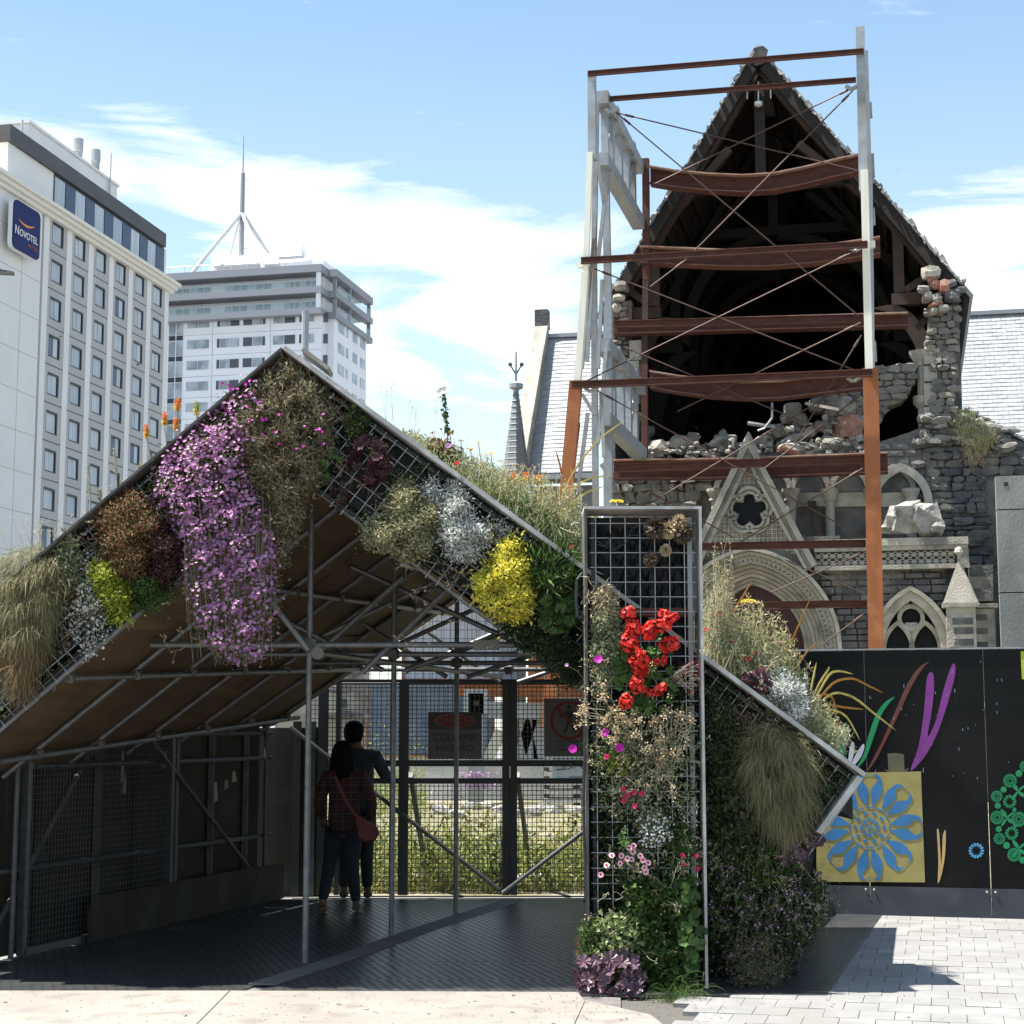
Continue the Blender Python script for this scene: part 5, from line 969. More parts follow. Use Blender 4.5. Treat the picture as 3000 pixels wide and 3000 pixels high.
for r_, mt, dy in ((1.0, 'sign_white', -.006), (.93, 'sign_red', -.010)):
    c = S(1333, 2112, Y); mb = MB(); mb.prism([c + (math.cos(t) * .235 * r_, dy, math.sin(t) * .078 * (r_ - (.04 if r_ < 1 else 0))) for t in np.linspace(0, 2 * math.pi, 32, endpoint=False)], (0, .003, 0)); part('oval', mb, mt, o)
put(o, 'DANGER', 1333, 2112, 20, Y - .014, 'sign_white', 1.0); put(o, 'COLLAPSE', 1333, 2162, 20, Y - .004, 'sign_black'); put(o, 'HAZARD', 1333, 2193, 20, Y - .004, 'sign_black')
mb = MB()
o, a, b_ = plate('no_entry_sign', 1594, 2046, 1752, 2216, FNY - .06, 'grey prohibition sign showing a barred red circle over a walking figure')
Y = FNY - .07; c = S(1668, 2110, Y); mb = MB(); th_ = np.linspace(0, 2 * math.pi, 41); px_ = FNY / 5000
mb.strip([c + (math.cos(t) * 56 * px_, 0, math.sin(t) * 56 * px_) for t in th_], [c + (math.cos(t) * 48 * px_, 0, math.sin(t) * 48 * px_) for t in th_], vec=(0, .004, 0)); part('ring', mb, 'sign_red', o)
mb = MB(); mb.beam(c + (-36 * px_, -.006, 36 * px_), c + (36 * px_, -.006, -36 * px_), .004, 9 * px_, SZ); part('bar', mb, 'sign_red', o)
mb = MB(); mb.prism([c + (math.cos(t) * 7 * px_, -.002, 38 * px_ + math.sin(t) * 7 * px_) for t in np.linspace(0, 6.28, 14, endpoint=False)], (0, .003, 0))
for q in (((-9, 28), (9, 28), (8, -6), (-7, -6)), ((9, 28), (13, 26), (26, 4), (21, 2)), ((-9, 28), (-12, 24), (-28, 10), (-25, 6), (-8, 18)), ((-7, -5), (1, -5), (-10, -36), (-17, -36)), ((0, -5), (8, -5), (20, -36), (13, -37))): mb.prism([c + (x * px_, -.003, y * px_) for x, y in q], (0, .003, 0))
part('figure', mb, 'sign_black', o)
for t, y in (('restricted entry', 2170), ('authorised', 2183), ('personnel only', 2196)): put(o, t, 1668, y, 9, Y - .002, 'sign_black')
Y = FNY + 1.4; o, a, b_ = plate('monitor_board', 1618, 2214, 1800, 2282, Y, 'white monitoring notice board behind the right end of the fence', 'sign_board')
put(o, 'LIVE', 1640, 2278, 7, Y - .01, 'sign_cyan', 1.2); put(o, 'MONITORING', 1704, 2278, 7, Y - .01, 'sign_text', 1.2)
mb = MB()
for P_ in (((1625, 2245), (1640, 2236), (1655, 2248), (1650, 2232)), ((1660, 2240), (1680, 2250), (1690, 2236)), ((1630, 2255), (1670, 2252))): mb.path([S(x, y, Y - .012) for x, y in P_], .006, 4)
mb.path([S(1705 + 7 * math.cos(t), 2240 + 7 * math.sin(t), Y - .012) for t in np.linspace(.3, 6, 12)], .006, 4); part('drawing', mb, 'sign_text', o)
# ---- planted column in front
PY = 12.4
pc = thing('planter_column', 'tall upright planter column with wire mesh face and weathered board sides', 'planter', at(1885, 2880, PY + .2) * (1, 1, 0))
cx0, cx1, cz1 = S(1716, 1600, PY)[0], S(2052, 1600, PY)[0], S(1880, 1492, PY)[2]
for x, mt in ((cx0, 'board_dark'), (cx1, 'board_grey')): mb = MB(); mb.box((x, PY + .19, cz1 / 2 + .02), (.02, .42, cz1 - .04)); part('side_board', mb, mt, pc)
mb = MB(); mb.box(((cx0 + cx1) / 2, PY + .19, cz1 + .01), (cx1 - cx0 + .022, .43, .02)); part('top_board', mb, 'board_grey', pc)
mb = MB(); mb.box(((cx0 + cx1) / 2, PY + .37, cz1 / 2 + .01), (cx1 - cx0 - .04, .06, cz1 - .06)); part('back_board', mb, 'membrane', pc)
mb = MB(); mb.box((cx1 - .07, PY + .1, cz1 / 2), (.035, .035, cz1 - .1)); part('upright', mb, 'galv', pc)
mb = MB(); mb.box((cx0 + .06, PY + .12, cz1 / 2), (.03, .03, cz1 - .1)); part('upright', mb, 'rail_black', pc)
rn = np.random.default_rng(6); wq = (cx1 - cx0 - .16) / 7
for i in range(7):                            # black felt pockets
    for j in range(30):
        z = cz1 - .14 - j * .108; c = np.array((cx0 + .08 + (i + .5) * wq, PY + .3, z))
        if z < .1: continue
        mb = MB(); s_ = rn.uniform(.8, 1.1); mb.lathe(c + (0, .04, -.045), [(wq * .5, 0), (wq * .56, .02), (wq * .42 * s_, .06), (wq * .34 * s_, .085)], 7); o = part('felt_pocket', mb, 'membrane', pc)
mb = MB()
for i in range(8): x = cx0 + .075 + i * .108; mb.tube((x, PY + .04, .15), (x, PY + .04, cz1 - .06), .0035, 5)
for j in range(31): z = cz1 - .1 - j * .108; mb.tube((cx0 + .03, PY + .034, z), (cx1 - .03, PY + .034, z), .0035, 5)
part('wire_mesh', mb, 'wire', pc, kind='stuff')
mb = MB(); mb.box(((cx0 + cx1) / 2, PY + .2, S(1880, 1790, PY)[2]), (cx1 - cx0 - .1, .2, .06)); part('cross_bar', mb, 'rust_dark', pc)
mb = MB(); x = cx0 - .02; mb.path([(cx0 - .012, PY + .02, z) if not (0) else 0 for z in ()] or [S(1705, 1680, PY + .05), S(1690, 1700, PY + .0), S(1688, 1760, PY), S(1692, 1808, PY), S(1712, 1806, PY)], .012, 8); part('hose', mb, 'rail_black', pc)
mb = MB(); mb.path([S(1714, y, PY - .01) + (.012 * math.sin(y * .01), 0, 0) for y in range(2040, 2900, 60)], .012, 6); part('hose', mb, 'rail_black', pc)
mb = MB()
for P_ in ([(1745, 1580), (1770, 1600), (1785, 1585), (1790, 1560)], [(1750, 1595), (1800, 1610), (1835, 1590), (1850, 1550), (1870, 1538)], [(1838, 1570), (1880, 1566), (1905, 1560)]): mb.path([S(x, y, PY - .0) for x, y in P_], .004, 5)
part('dripper_tube', mb, 'rail_black', pc)
# ================================================================ hoarding with painted panels
mat('hoard_black', (.004, .0042, .005), .25, 0, (.007, .0072, .008), 2, spec=.13, col3=(.009, .009, .0095), n3=1.5); mat('hoard_grey', (.045, .05, .062), .55, 0, (.06, .066, .078), 2, spec=.2, col3=(.07, .074, .08), n3=3)
Hh_ = Grid(14, (0, 0, 0)); Hh_.O = gnd(2567, 2690)
ho = thing('painted_hoarding', 'long glossy black site hoarding with coloured cut-out shapes and a grey plinth', 'hoarding', Hh_.p(1, .1, 0))
def hq(x, y, w=0): return Hh_.q(x, y, w)
zpl = Hh_.hit(2567, 2597, 0)[1]; ztop = Hh_.hit(2567, 1906, 0)[1]
us = [Hh_.hit(2200, 2300, 0)[0], Hh_.hit(2541, 2300, 0)[0], Hh_.hit(2893, 2300, 0)[0], Hh_.hit(3250, 2300, 0)[0]]
for i in range(3):
    mb = MB(); mb.hexa([Hh_.p(u, w, z) for z in (zpl + .004, ztop) for u, w in ((us[i] + .003, 0), (us[i + 1] - .003, 0), (us[i + 1] - .003, .05), (us[i] + .003, .05))]); part('panel', mb, 'hoard_black', ho)
    mb = MB(); mb.hexa([Hh_.p(u, w, z) for z in (0.0, zpl) for u, w in ((us[i] + .002, -.012), (us[i + 1] - .002, -.012), (us[i + 1] - .002, .06), (us[i] + .002, .06))]); part('plinth_board', mb, 'hoard_grey', ho)
    for du in (-.04, .04): mb = MB(); mb.lathe(Hh_.p(us[i + 1] + du, -.016, zpl - .03), [(.012, 0), (.009, .008)], 8, axis=-Hh_.W); part('screw', mb, 'white_metal', ho)
mb = MB(); mb.beam(Hh_.p(us[0], .02, ztop + .012), Hh_.p(us[3], .02, ztop + .012), .07, .016); part('cap_strip', mb, 'galv', ho)
for nm, c in (('paint_purple', (.22, .03, .25)), ('paint_green', (.0, .25, .09)), ('paint_brown', (.13, .03, .018)), ('paint_white', (.55, .56, .62)), ('paint_hat', (.12, .11, .06)), ('paint_yellow', (.36, .30, .10)), ('paint_blue', (.04, .19, .42)), ('paint_cream', (.55, .36, .15)), ('paint_cyan', (.08, .38, .68)), ('paint_lime', (.5, .52, .03))): mat(nm, c, .45, 0, tuple(x * .78 for x in c), 5, 0, col3=tuple(x * .9 + .01 for x in c), n3=14)
def decal(pts, mt, lift=.004, nm='painted_shape', par_=None, cols=0):       # flat printed shape lying on the panel
    mb = MB(); mb.prism([hq(x, y, -lift) for x, y in pts], -Hh_.W * .0012); return part(nm, mb, mt, par_ or ho)
def smooth(pts, n=6):                         # closed Catmull-Rom through photo points
    P_ = np.array(pts, float); m_ = len(P_); out = []
    for i in range(m_):
        p0, p1, p2, p3 = P_[i - 1], P_[i], P_[(i + 1) % m_], P_[(i + 2) % m_]
        for k_ in range(n): t = k_ / n; out.append(.5 * ((2 * p1) + (-p0 + p2) * t + (2 * p0 - 5 * p1 + 4 * p2 - p3) * t * t + (-p0 + 3 * p1 - 3 * p2 + p3) * t ** 3))
    return out
decal(smooth([(2668, 2258), (2690, 2190), (2705, 2100), (2714, 2000), (2719, 1977), (2727, 1969), (2735, 1979), (2736, 2020), (2730, 2080), (2718, 2157), (2742, 2110), (2762, 2030), (2780, 1970), (2791, 1946), (2798, 1948), (2798, 1975), (2788, 2020), (2770, 2080), (2745, 2150), (2710, 2215)]), 'paint_purple')
decal(smooth([(2506, 2254), (2530, 2210), (2546, 2150), (2566, 2095), (2590, 2060), (2621, 2041), (2600, 2066), (2580, 2100), (2560, 2158), (2536, 2222)]), 'paint_green')
decal(smooth([(2540, 2258), (2580, 2180), (2620, 2090), (2655, 2010), (2688, 1960), (2721, 1938), (2700, 1962), (2670, 2012), (2636, 2085), (2594, 2172), (2562, 2232)]), 'paint_brown')
decal([(2443, 2240), (2452, 2180), (2447, 2122), (2460, 2134), (2468, 2150), (2478, 2132), (2485, 2128), (2476, 2160), (2474, 2220), (2466, 2245)], 'paint_green')
decal(smooth([(2485, 2250), (2488, 2200), (2495, 2174), (2503, 2180), (2502, 2205), (2495, 2235), (2510, 2205), (2528, 2180), (2532, 2190), (2522, 2218), (2500, 2245)]), 'paint_white')
decal([(2590, 2253), (2603, 2257), (2600, 2208), (2624, 2206), (2648, 2210), (2650, 2256), (2664, 2250), (2655, 2259), (2625, 2262), (2600, 2260)], 'paint_hat')
decal(smooth([(2748, 2587), (2749, 2520), (2745, 2440), (2747, 2428), (2752, 2445), (2757, 2530), (2760, 2500), (2762, 2450), (2768, 2433), (2771, 2440), (2769, 2500), (2760, 2555)]), 'paint_cream')
decal([(2990, 1908), (3060, 1908), (3060, 1988), (2994, 1990)], 'paint_lime')
YQ = [(2392, 2266), (2698, 2260), (2710, 2585), (2392, 2583)]; ypan = decal(YQ, 'paint_yellow', nm='yellow_poster')
MC = (2548, 2424)
def bird(k_, n, sc_, mt):                     # one long-billed bird of the printed wheel
    flip = -1 if k_ % 2 else 1; a0 = 2 * math.pi * (k_ + .5) / n
    shp = [(62, -3), (80, 7), (98, 15), (116, 15), (131, 10), (144, 6), (151, -2), (152.5, -12), (150, -25), (147, -35), (149, -24), (148, -13), (143, -8), (137, -5), (129, -6), (119, -13), (105, -17), (90, -14), (75, -9)]
    pts = [(x * sc_, y * sc_ * flip) for x, y in shp]; ca, sa = math.cos(a0), math.sin(a0)
    return [(MC[0] + x * ca - y * sa, MC[1] - (x * sa + y * ca) * 1.02) for x, y in pts]
for k_ in range(16):
    P_ = [(min(max(x, 2394), 2701), min(max(y, 2264), 2581)) for x, y in smooth(bird(k_, 16, 1.0, None), 4)]
    decal(P_, 'paint_blue', .007, 'bird_print', ypan)
def ringdec(cx_, cy_, r0, r1, n, mt, lift, par_, frac=.7, nm='rosette_print', shape='bar'):
    for k_ in range(n):
        a = 2 * math.pi * k_ / n; h = math.pi / n * frac; rm = (r0 + r1) / 2
        if shape == 'bar': P_ = [(r0, -h), (r1, -h), (r1, h), (r0, h)]
        else: P_ = [(r0, 0), (rm, -h), (r1 * .95, -h * .8), (r1, 0), (r1 * .95, h * .8), (rm, h)]
        decal([(cx_ + r * math.cos(a + t), cy_ - r * math.sin(a + t)) for r, t in P_], mt, lift, nm, par_)
ringdec(*MC, 58, 62, 12, 'paint_blue', .007, ypan, .8); ringdec(*MC, 36, 48, 10, 'paint_blue', .007, ypan, .55, shape='p'); ringdec(*MC, 27, 29, 12, 'paint_blue', .007, ypan, .9); ringdec(*MC, 14, 26, 8, 'paint_blue', .007, ypan, .75, shape='p'); ringdec(*MC, 3, 10, 6, 'paint_blue', .007, ypan, .7, shape='p')
ringdec(2860, 2492, 11, 23, 14, 'paint_cyan', .004, ho, .8, shape='p')
GC = (3006, 2400)
for i, (x, y, r, k_) in enumerate(((2920, 2333, 17, 'b'), (2959, 2287, 20, 'b'), (2921, 2395, 20, 'b'), (2928, 2457, 17, 'b'), (2971, 2504, 20, 'b'), (2940, 2313, 9, 'c'), (2923, 2360, 9, 'c'), (2926, 2429, 9, 'c'), (2949, 2477, 10, 'c'), (2985, 2266, 10, 'c'), (2972, 2372, 6, 'c'), (2974, 2418, 6, 'c'), (2958, 2348, 20, 's'), (2964, 2441, 20, 's'), (2996, 2520, 10, 'c'), (2985, 2400, 22, 'b'), (3003, 2245, 16, 'b'))):
    if k_ == 'c': decal([(x + r * math.cos(t), y + r * math.sin(t)) for t in np.linspace(0, 6.283, 18, endpoint=False)], 'paint_green', nm='dot_print')
    elif k_ == 'b': ringdec(x, y, r * .2, r * .52, 10, 'paint_green', .004, ho, .6); ringdec(x, y, r * .58, r, 18, 'paint_green', .004, ho, .7)
    else: ringdec(x, y, r * .4, r, 12, 'paint_green', .004, ho, .8, shape='p')
for (x, y, s_) in ((2950, 2396, 1), (2982, 2318, 1), (2984, 2486, 1)):
    for d_ in ((-18, -26), (22, -18), (22, 18), (-18, 26)): decal(smooth([(x, y), (x + d_[0] * .4 - d_[1] * .16, y + d_[1] * .5 + d_[0] * .16), (x + d_[0], y + d_[1]), (x + d_[0] * .55 + d_[1] * .16, y + d_[1] * .5 - d_[0] * .16)], 4), 'paint_green', nm='petal_print')
rn = np.random.default_rng(17); mb = MB()
for i in range(34):                           # bird lime and drips
    x, y, l = rn.uniform(2545, 2990), rn.uniform(1930, 2300), rn.uniform(2, 30) * rn.random() ** 2; mb.prism([hq(x, y, -.0065), hq(x + .8, y, -.0065), hq(x + 1.0, y + 2 + l, -.0065), hq(x - .1, y + 2 + l, -.0065)], -Hh_.W * .001)
part('drip_marks', mb, 'paint_white', ho, kind='stuff')
# ================================================================ pavement on the right
mat('paver', (.215, .212, .21), .85, 0, (.18, .177, .174), 3, .2, 60, col3=(.185, .178, .17), n3=1.3, island=[(.245, .241, .237), (.195, .192, .19)]); mat('joint', (.085, .08, .073), .95)
pv = MB(); pv.quad((.3, 8.5, .002), (8, 8.5, .002), (8, 19, .002), (.3, 19, .002)); pv = solo('pavement', pv, 'joint', kind='structure')
V0 = Hh_.O; pw, pd = .225, .33; cells = []
for j in range(-27, 1):
    for i in range(-16, 26):
        u, w = i * pw * 1.0 + (pw / 2 if j % 2 else 0), -.03 + j * pd; p = Hh_.p(u, w, 0); q = Hh_.p(u + pw / 2, w + pd / 2, 0); v = q - CAMP; yy = 2140 + 5000 * 1.85 / q[1]; xx = 1500 + 5000 * q[0] / q[1]
        if xx < 1990 or xx > 3090 or yy > 3060 or q[1] < 8.6: continue
        if xx < 2120 and yy < 2900: continue
        cells.append((xx, yy, u, w))
cells.sort(key=lambda c: -c[1]); bulk = MB(); vis = 0; rn = np.random.default_rng(2)
for xx, yy, u, w in cells:
    top = .03 + rn.normal(0, .0012); mb = MB() if vis < 300 and xx > 2180 else bulk; g_ = .0022
    mb.hexa([Hh_.p(a, b_, z) for z in (.003, top) for a, b_ in ((u + g_, w + g_), (u + pw - g_, w + g_), (u + pw - g_, w + pd - g_), (u + g_, w + pd - g_))])
    if mb is not bulk: part('paver', mb, 'paver', pv); vis += 1
if bulk.n: part('pavers_beyond', bulk, 'paver', pv, kind='stuff')
# ================================================================ plants
def lm(n, cs, rough=.6, tr=.25): mat(n, cs[0], rough, island=cs[1:], trans=tr, spec=.3)
lm('lf_ice', [(.10, .098, .055), (.19, .165, .10), (.26, .225, .15), (.075, .08, .04)]); lm('fl_purple', [(.40, .15, .35), (.53, .29, .47), (.29, .095, .27), (.60, .40, .55)], .5, .3); lm('fl_magenta', [(.42, .012, .30), (.5, .02, .36)], .5, .3)
lm('lf_tussock', [(.26, .235, .115), (.17, .175, .09), (.35, .30, .16), (.13, .135, .075)]); lm('lf_straw', [(.24, .15, .075), (.33, .23, .12), (.18, .11, .055)]); lm('lf_rust', [(.22, .10, .05), (.3, .15, .08), (.15, .085, .04), (.17, .17, .04)])
lm('lf_lime', [(.27, .32, .025), (.38, .4, .05), (.15, .22, .02)]); lm('lf_green', [(.045, .095, .02), (.07, .14, .028), (.03, .06, .015), (.10, .16, .04)]); lm('lf_dark', [(.022, .036, .014), (.04, .06, .022), (.015, .025, .01)])
lm('lf_silver', [(.58, .60, .57), (.72, .73, .70), (.36, .38, .35)]); lm('lf_buff', [(.3, .29, .16), (.4, .37, .22), (.19, .195, .1)]); lm('lf_yellow', [(.68, .60, .06), (.78, .70, .12), (.5, .48, .05)]); lm('lf_wine', [(.05, .014, .02), (.085, .026, .033), (.03, .012, .014)], .35, .15)
lm('lf_plum', [(.095, .05, .072), (.15, .09, .12), (.06, .03, .045)], .4, .15); lm('fl_red', [(.66, .02, .016), (.78, .05, .035), (.5, .01, .01), (.7, .08, .06)], .5, .2); lm('fl_white', [(.7, .7, .68), (.6, .6, .58)], .5, .2); lm('fl_pink', [(.68, .42, .5), (.75, .55, .6)], .5, .2)
lm('fl_crimson', [(.38, .005, .05), (.48, .01, .08)], .5, .2); lm('fl_gold', [(.65, .45, .02), (.7, .52, .04)], .6, .2); lm('fl_orange', [(.65, .16, .02), (.7, .24, .04)], .6, .2); lm('dry', [(.50, .39, .24), (.6, .49, .32), (.36, .26, .14)], .8, .1); lm('dry_dark', [(.10, .07, .05), (.17, .12, .09), (.06, .045, .035)], .8, .1)
lm('lf_sage', [(.27, .30, .18), (.36, .38, .25), (.17, .21, .10), (.42, .40, .22)]); lm('lf_meadow', [(.42, .42, .18), (.54, .50, .27), (.28, .34, .11), (.62, .56, .34)]); lm('lf_flax', [(.36, .30, .08), (.48, .38, .12), (.24, .22, .07)], .4, .2); lm('lf_bronze', [(.26, .11, .02), (.33, .16, .03)], .4, .2); lm('fl_lilac', [(.42, .22, .42), (.5, .3, .5)], .5, .2); lm('lf_varieg', [(.16, .22, .07), (.35, .4, .2), (.08, .14, .03)], .35, .2)
lm('lf_bank', [(.045, .065, .025), (.075, .105, .038), (.028, .042, .016), (.10, .115, .06), (.08, .06, .04)]); mat('stem', (.10, .12, .05), .7); mat('stem_pale', (.37, .34, .235), .7)
def AT(px, py, Y):
    px, py, Y = np.broadcast_arrays(np.asarray(px, float), np.asarray(py, float), np.asarray(Y, float)); u, v = (px - 1500) / FPX, (1500 - py) / FPX; d1 = CT - v * ST; t = np.asarray(Y, float) / d1
    return np.stack((u * t, d1 * t, CH + (ST + v * CT) * t), -1)
def gnd_(px, py, z): return np.array([gnd(a, b_, z) for a, b_ in zip(px, py)])
def pip(x, y, P_):
    ins = np.zeros(len(x), bool); n = len(P_)
    for i in range(n):
        (xa, ya), (xb, yb) = P_[i], P_[(i + 1) % n]; c = ((ya > y) != (yb > y)) & (x < (xb - xa) * (y - ya) / (yb - ya + 1e-9) + xa); ins ^= c
    return ins
def cloud(poly, n, Y, bulge, soft=70, mode=.5):      # points filling a bulging clump whose silhouette is poly; returns points and outward factor
    P_ = np.array(poly, float); lo, hi = P_.min(0), P_.max(0); X_, Y_ = [], []; got = 0
    while got < n:
        x, y = RNG.uniform(lo[0], hi[0], n * 3), RNG.uniform(lo[1], hi[1], n * 3); k_ = pip(x, y, poly); X_.append(x[k_]); Y_.append(y[k_]); got += k_.sum()
    x, y = np.concatenate(X_)[:n], np.concatenate(Y_)[:n]; d = np.full(n, 1e9)
    for i in range(len(P_)):
        a, b_ = P_[i], P_[(i + 1) % len(P_)]; ab = b_ - a; t = np.clip(((x - a[0]) * ab[0] + (y - a[1]) * ab[1]) / (ab @ ab + 1e-9), 0, 1); d = np.minimum(d, np.hypot(x - a[0] - t * ab[0], y - a[1] - t * ab[1]))
    e = np.clip(d / soft, 0, 1); dep = bulge * np.sqrt(1 - (1 - e) ** 2); jt = np.where(RNG.random(n) < .16, 20., 6.); x = x + RNG.normal(0, 1, n) * jt; y = y + RNG.normal(0, 1, n) * jt
    u = RNG.random(n) ** mode; bump = .75 + .25 * np.sin(x * .045 + y * .021) * np.sin(y * .05 - x * .013)
    return AT(x, y, Y + .05 - dep * u * bump), u * e, x, y
def rnd(n, bias=(0, 0, 0), s_=1.0): return RNG.normal(0, s_, (n, 3)) + np.array(bias, float)
def ell(cx, cy, rx, ry, n=14, rot=0, wob=.12, seed=1):
    r = random.Random(seed); out = []
    for i in range(n): a = 2 * math.pi * i / n; k_ = 1 + r.uniform(-wob, wob); x, y = rx * k_ * math.cos(a), ry * k_ * math.sin(a); c, s_ = math.cos(rot), math.sin(rot); out.append((cx + x * c - y * s_, cy + x * s_ + y * c))
    return out
def plant(name, label, loc, cat='plant', group=None): return thing(name, label, cat, loc, group)
def bush(name, label, poly, n, mt, Y=12.74, bulge=.3, L=(.02, .05), W=.4, bias=(0, -.5, .2), stems=0, smat='stem', cat='plant', soft=60, extra=None, mt2='lf_dark'):
    L = (L[0] * 1.35, L[1] * 1.35); n = int(n * 1.25); P_, u, x, y = cloud(poly, n, Y, bulge, soft); o = plant(name, label, P_.mean(0) + (0, .1, 0), cat); mb = MB(); l = RNG.uniform(*L, n)
    mb.leaves(P_, rnd(n, bias), rnd(n, (0, -1, .5), .7), l, l * W * RNG.uniform(.7, 1.3, n), m=0); mb.M = [1 if RNG.random() < .14 else 0 for _ in mb.M] if mt2 else mb.M; part('foliage', mb, [mt, mt2] if mt2 else mt, o, kind='stuff')
    if stems:
        q, _, _, _ = cloud(poly, stems, Y, bulge, soft); base = P_.mean(0) + (0, .12, -.05); mb = MB(); mid = (q + base) / 2 + RNG.normal(0, .03, q.shape); mb.strands(np.stack((np.broadcast_to(base, q.shape) + RNG.normal(0, .05, q.shape), mid, q), 1), .0025); part('stems', mb, smat, o, kind='stuff')
    if extra: extra(o, poly)
    return o
def tussock(name, label, cx, cy, n, L, rad, Y, mt='lf_tussock', droop=(1.0, 1.9), spread=1.0, up=.35, W=.004):
    a = AT(cx + RNG.normal(0, rad * .45, n), cy + RNG.normal(0, rad * .5, n), Y + RNG.uniform(-.05, .1, n)); o = plant(name, label, AT(cx, cy, Y), 'grass')
    D = np.stack((RNG.normal(0, spread, n), -np.abs(RNG.normal(.8, .4, n)), RNG.normal(up, .4, n)), 1); mb = MB(); mb.blades(a, D, RNG.uniform(*L, n), W, RNG.uniform(*droop, n), 5); part('blades', mb, mt, o, kind='stuff'); return o
def fur(name, label, poly, crown, n, Y, bulge, mt='lf_tussock', L=(.08, .18), soft=90, W=.0035, mt2=None):
    o = plant(name, label, AT(*crown, Y), 'grass'); P_, u, x, y = cloud(poly, n, Y, bulge, soft, .3); c = AT(*crown, Y + .05); R_ = P_ - c; R_ /= np.linalg.norm(R_, axis=1, keepdims=True); mb = MB(); l = RNG.uniform(L[0] * .6, L[1], n) * np.where(RNG.random(n) < .05, 1.35, 1)
    mb.blades(P_ - R_ * .05, R_ * .8 + rnd(n, (0, -.3, .05), .46), l, RNG.uniform(.0018, .006, n), RNG.uniform(.15, 1.0, n), 4, 0)
    if mt2: lo = np.percentile(P_[:, 2], 22); idx = P_[:, 2] < lo; nf = 4; mm = np.tile(idx & (RNG.random(n) < .85), nf); mb.M = mm.astype(int).tolist()
    part('blades', mb, [mt, mt2] if mt2 else mt, o, kind='stuff'); return o
# ---- gable band, left to right
o = fur('tussock_grass', 'big shaggy green-gold tussock hanging off the left end of the planted gable', [(-40, 1660), (20, 1610), (100, 1585), (170, 1610), (200, 1670), (190, 1750), (170, 1840), (135, 1920), (112, 1970), (100, 2020), (70, 2050), (20, 2040), (-10, 1960), (-40, 1880)], (130, 1640), 9000, 12.8, .38, L=(.07, .15), mt2='lf_straw')
mb = MB(); n = 26; a = AT(RNG.uniform(20, 230, n), RNG.uniform(1640, 1700, n), 12.9); b_ = a + np.stack((RNG.normal(-.05, .07, n), RNG.normal(0, .05, n), RNG.uniform(.2, .36, n)), 1); mb.strands(np.stack((a, (a + b_) / 2 + RNG.normal(0, .01, a.shape), b_), 1), .002); q = np.repeat(b_, 14, 0) + RNG.normal(0, .016, (n * 14, 3)); mb.leaves(q, rnd(len(q), (0, 0, .6)), rnd(len(q)), .014, .005); part('seed_heads', mb, 'dry', o, kind='stuff')
bush('creeping_weed', 'small green weed growing at the top edge beside the left tussock', ell(200, 1650, 38, 90, seed=3), 700, 'lf_sage', bulge=.15, stems=20)
bush('silver_trailer', 'thin grey trailing stems hanging below the wire left of the lime sedum', [(215, 1640), (280, 1600), (320, 1690), (330, 1800), (300, 1900), (250, 1950), (215, 1870), (190, 1760)], 620, 'lf_silver', bulge=.1, L=(.012, .026), W=.8, stems=70, smat='stem_pale')
bush('wine_weed', 'small reddish leaves by the big left tussock', ell(205, 1725, 30, 50, seed=5), 130, 'lf_rust', bulge=.1, L=(.02, .045), stems=14)
bush('rust_sedum', 'mound of rust-brown sedum near the left top edge of the gable', [(290, 1500), (340, 1455), (390, 1430), (450, 1490), (475, 1540), (450, 1620), (425, 1700), (345, 1710), (295, 1640), (280, 1560)], 4600, 'lf_rust', bulge=.34, L=(.012, .026), stems=30)
bush('lime_sedum', 'bright lime-yellow sedum clump under the rust-brown sedum', [(270, 1650), (320, 1635), (365, 1690), (390, 1740), (375, 1810), (330, 1825), (305, 1760), (272, 1720)], 2000, 'lf_lime', bulge=.3, L=(.016, .034), W=.5)
bush('wine_sedum', 'dark wine-red sedum between the rust-brown clump and the purple flowers', [(410, 1570), (470, 1530), (535, 1590), (525, 1670), (490, 1730), (440, 1730), (405, 1660)], 2600, 'lf_wine', bulge=.28, L=(.014, .03), stems=20)
bush('green_sedum', 'mossy green-brown sedum hanging at the lower edge left of the purple cascade', ell(435, 1730, 66, 66, seed=9), 1700, 'lf_green', bulge=.26, L=(.014, .03))
# the two ice-plant masses
PUR = [(770, 1095), (700, 1130), (640, 1190), (560, 1255), (480, 1330), (445, 1400), (445, 1460), (500, 1500), (520, 1600), (540, 1700), (555, 1790), (590, 1870), (640, 1935), (700, 1950), (780, 1930), (800, 1850), (815, 1740), (815, 1600), (790, 1500), (730, 1400), (730, 1300), (790, 1200)]
APX = [(835, 1055), (880, 1080), (950, 1140), (978, 1200), (975, 1290), (955, 1370), (925, 1430), (895, 1470), (880, 1540), (850, 1600), (815, 1680), (780, 1500), (720, 1400), (690, 1300), (700, 1200), (770, 1100)]
ice = plant('purple_ice_plant', 'great cascade of purple daisy-like flowers tumbling from the gable', AT(640, 1500, 12.8), 'plant')
P_, u, x, y = cloud(PUR, 9500, 12.79, .34, 80); k_ = RNG.random(9500) < np.clip(1.25 - (y - 1350) / 900, .35, 1); mb = MB(); P2 = P_[k_]; l = RNG.uniform(.024, .05, len(P2)); mb.leaves(P2, rnd(len(P2), (0, -.4, -.4)), rnd(len(P2), (0, -1, .5)), l, l * .34); part('foliage', mb, 'lf_ice', ice, kind='stuff')
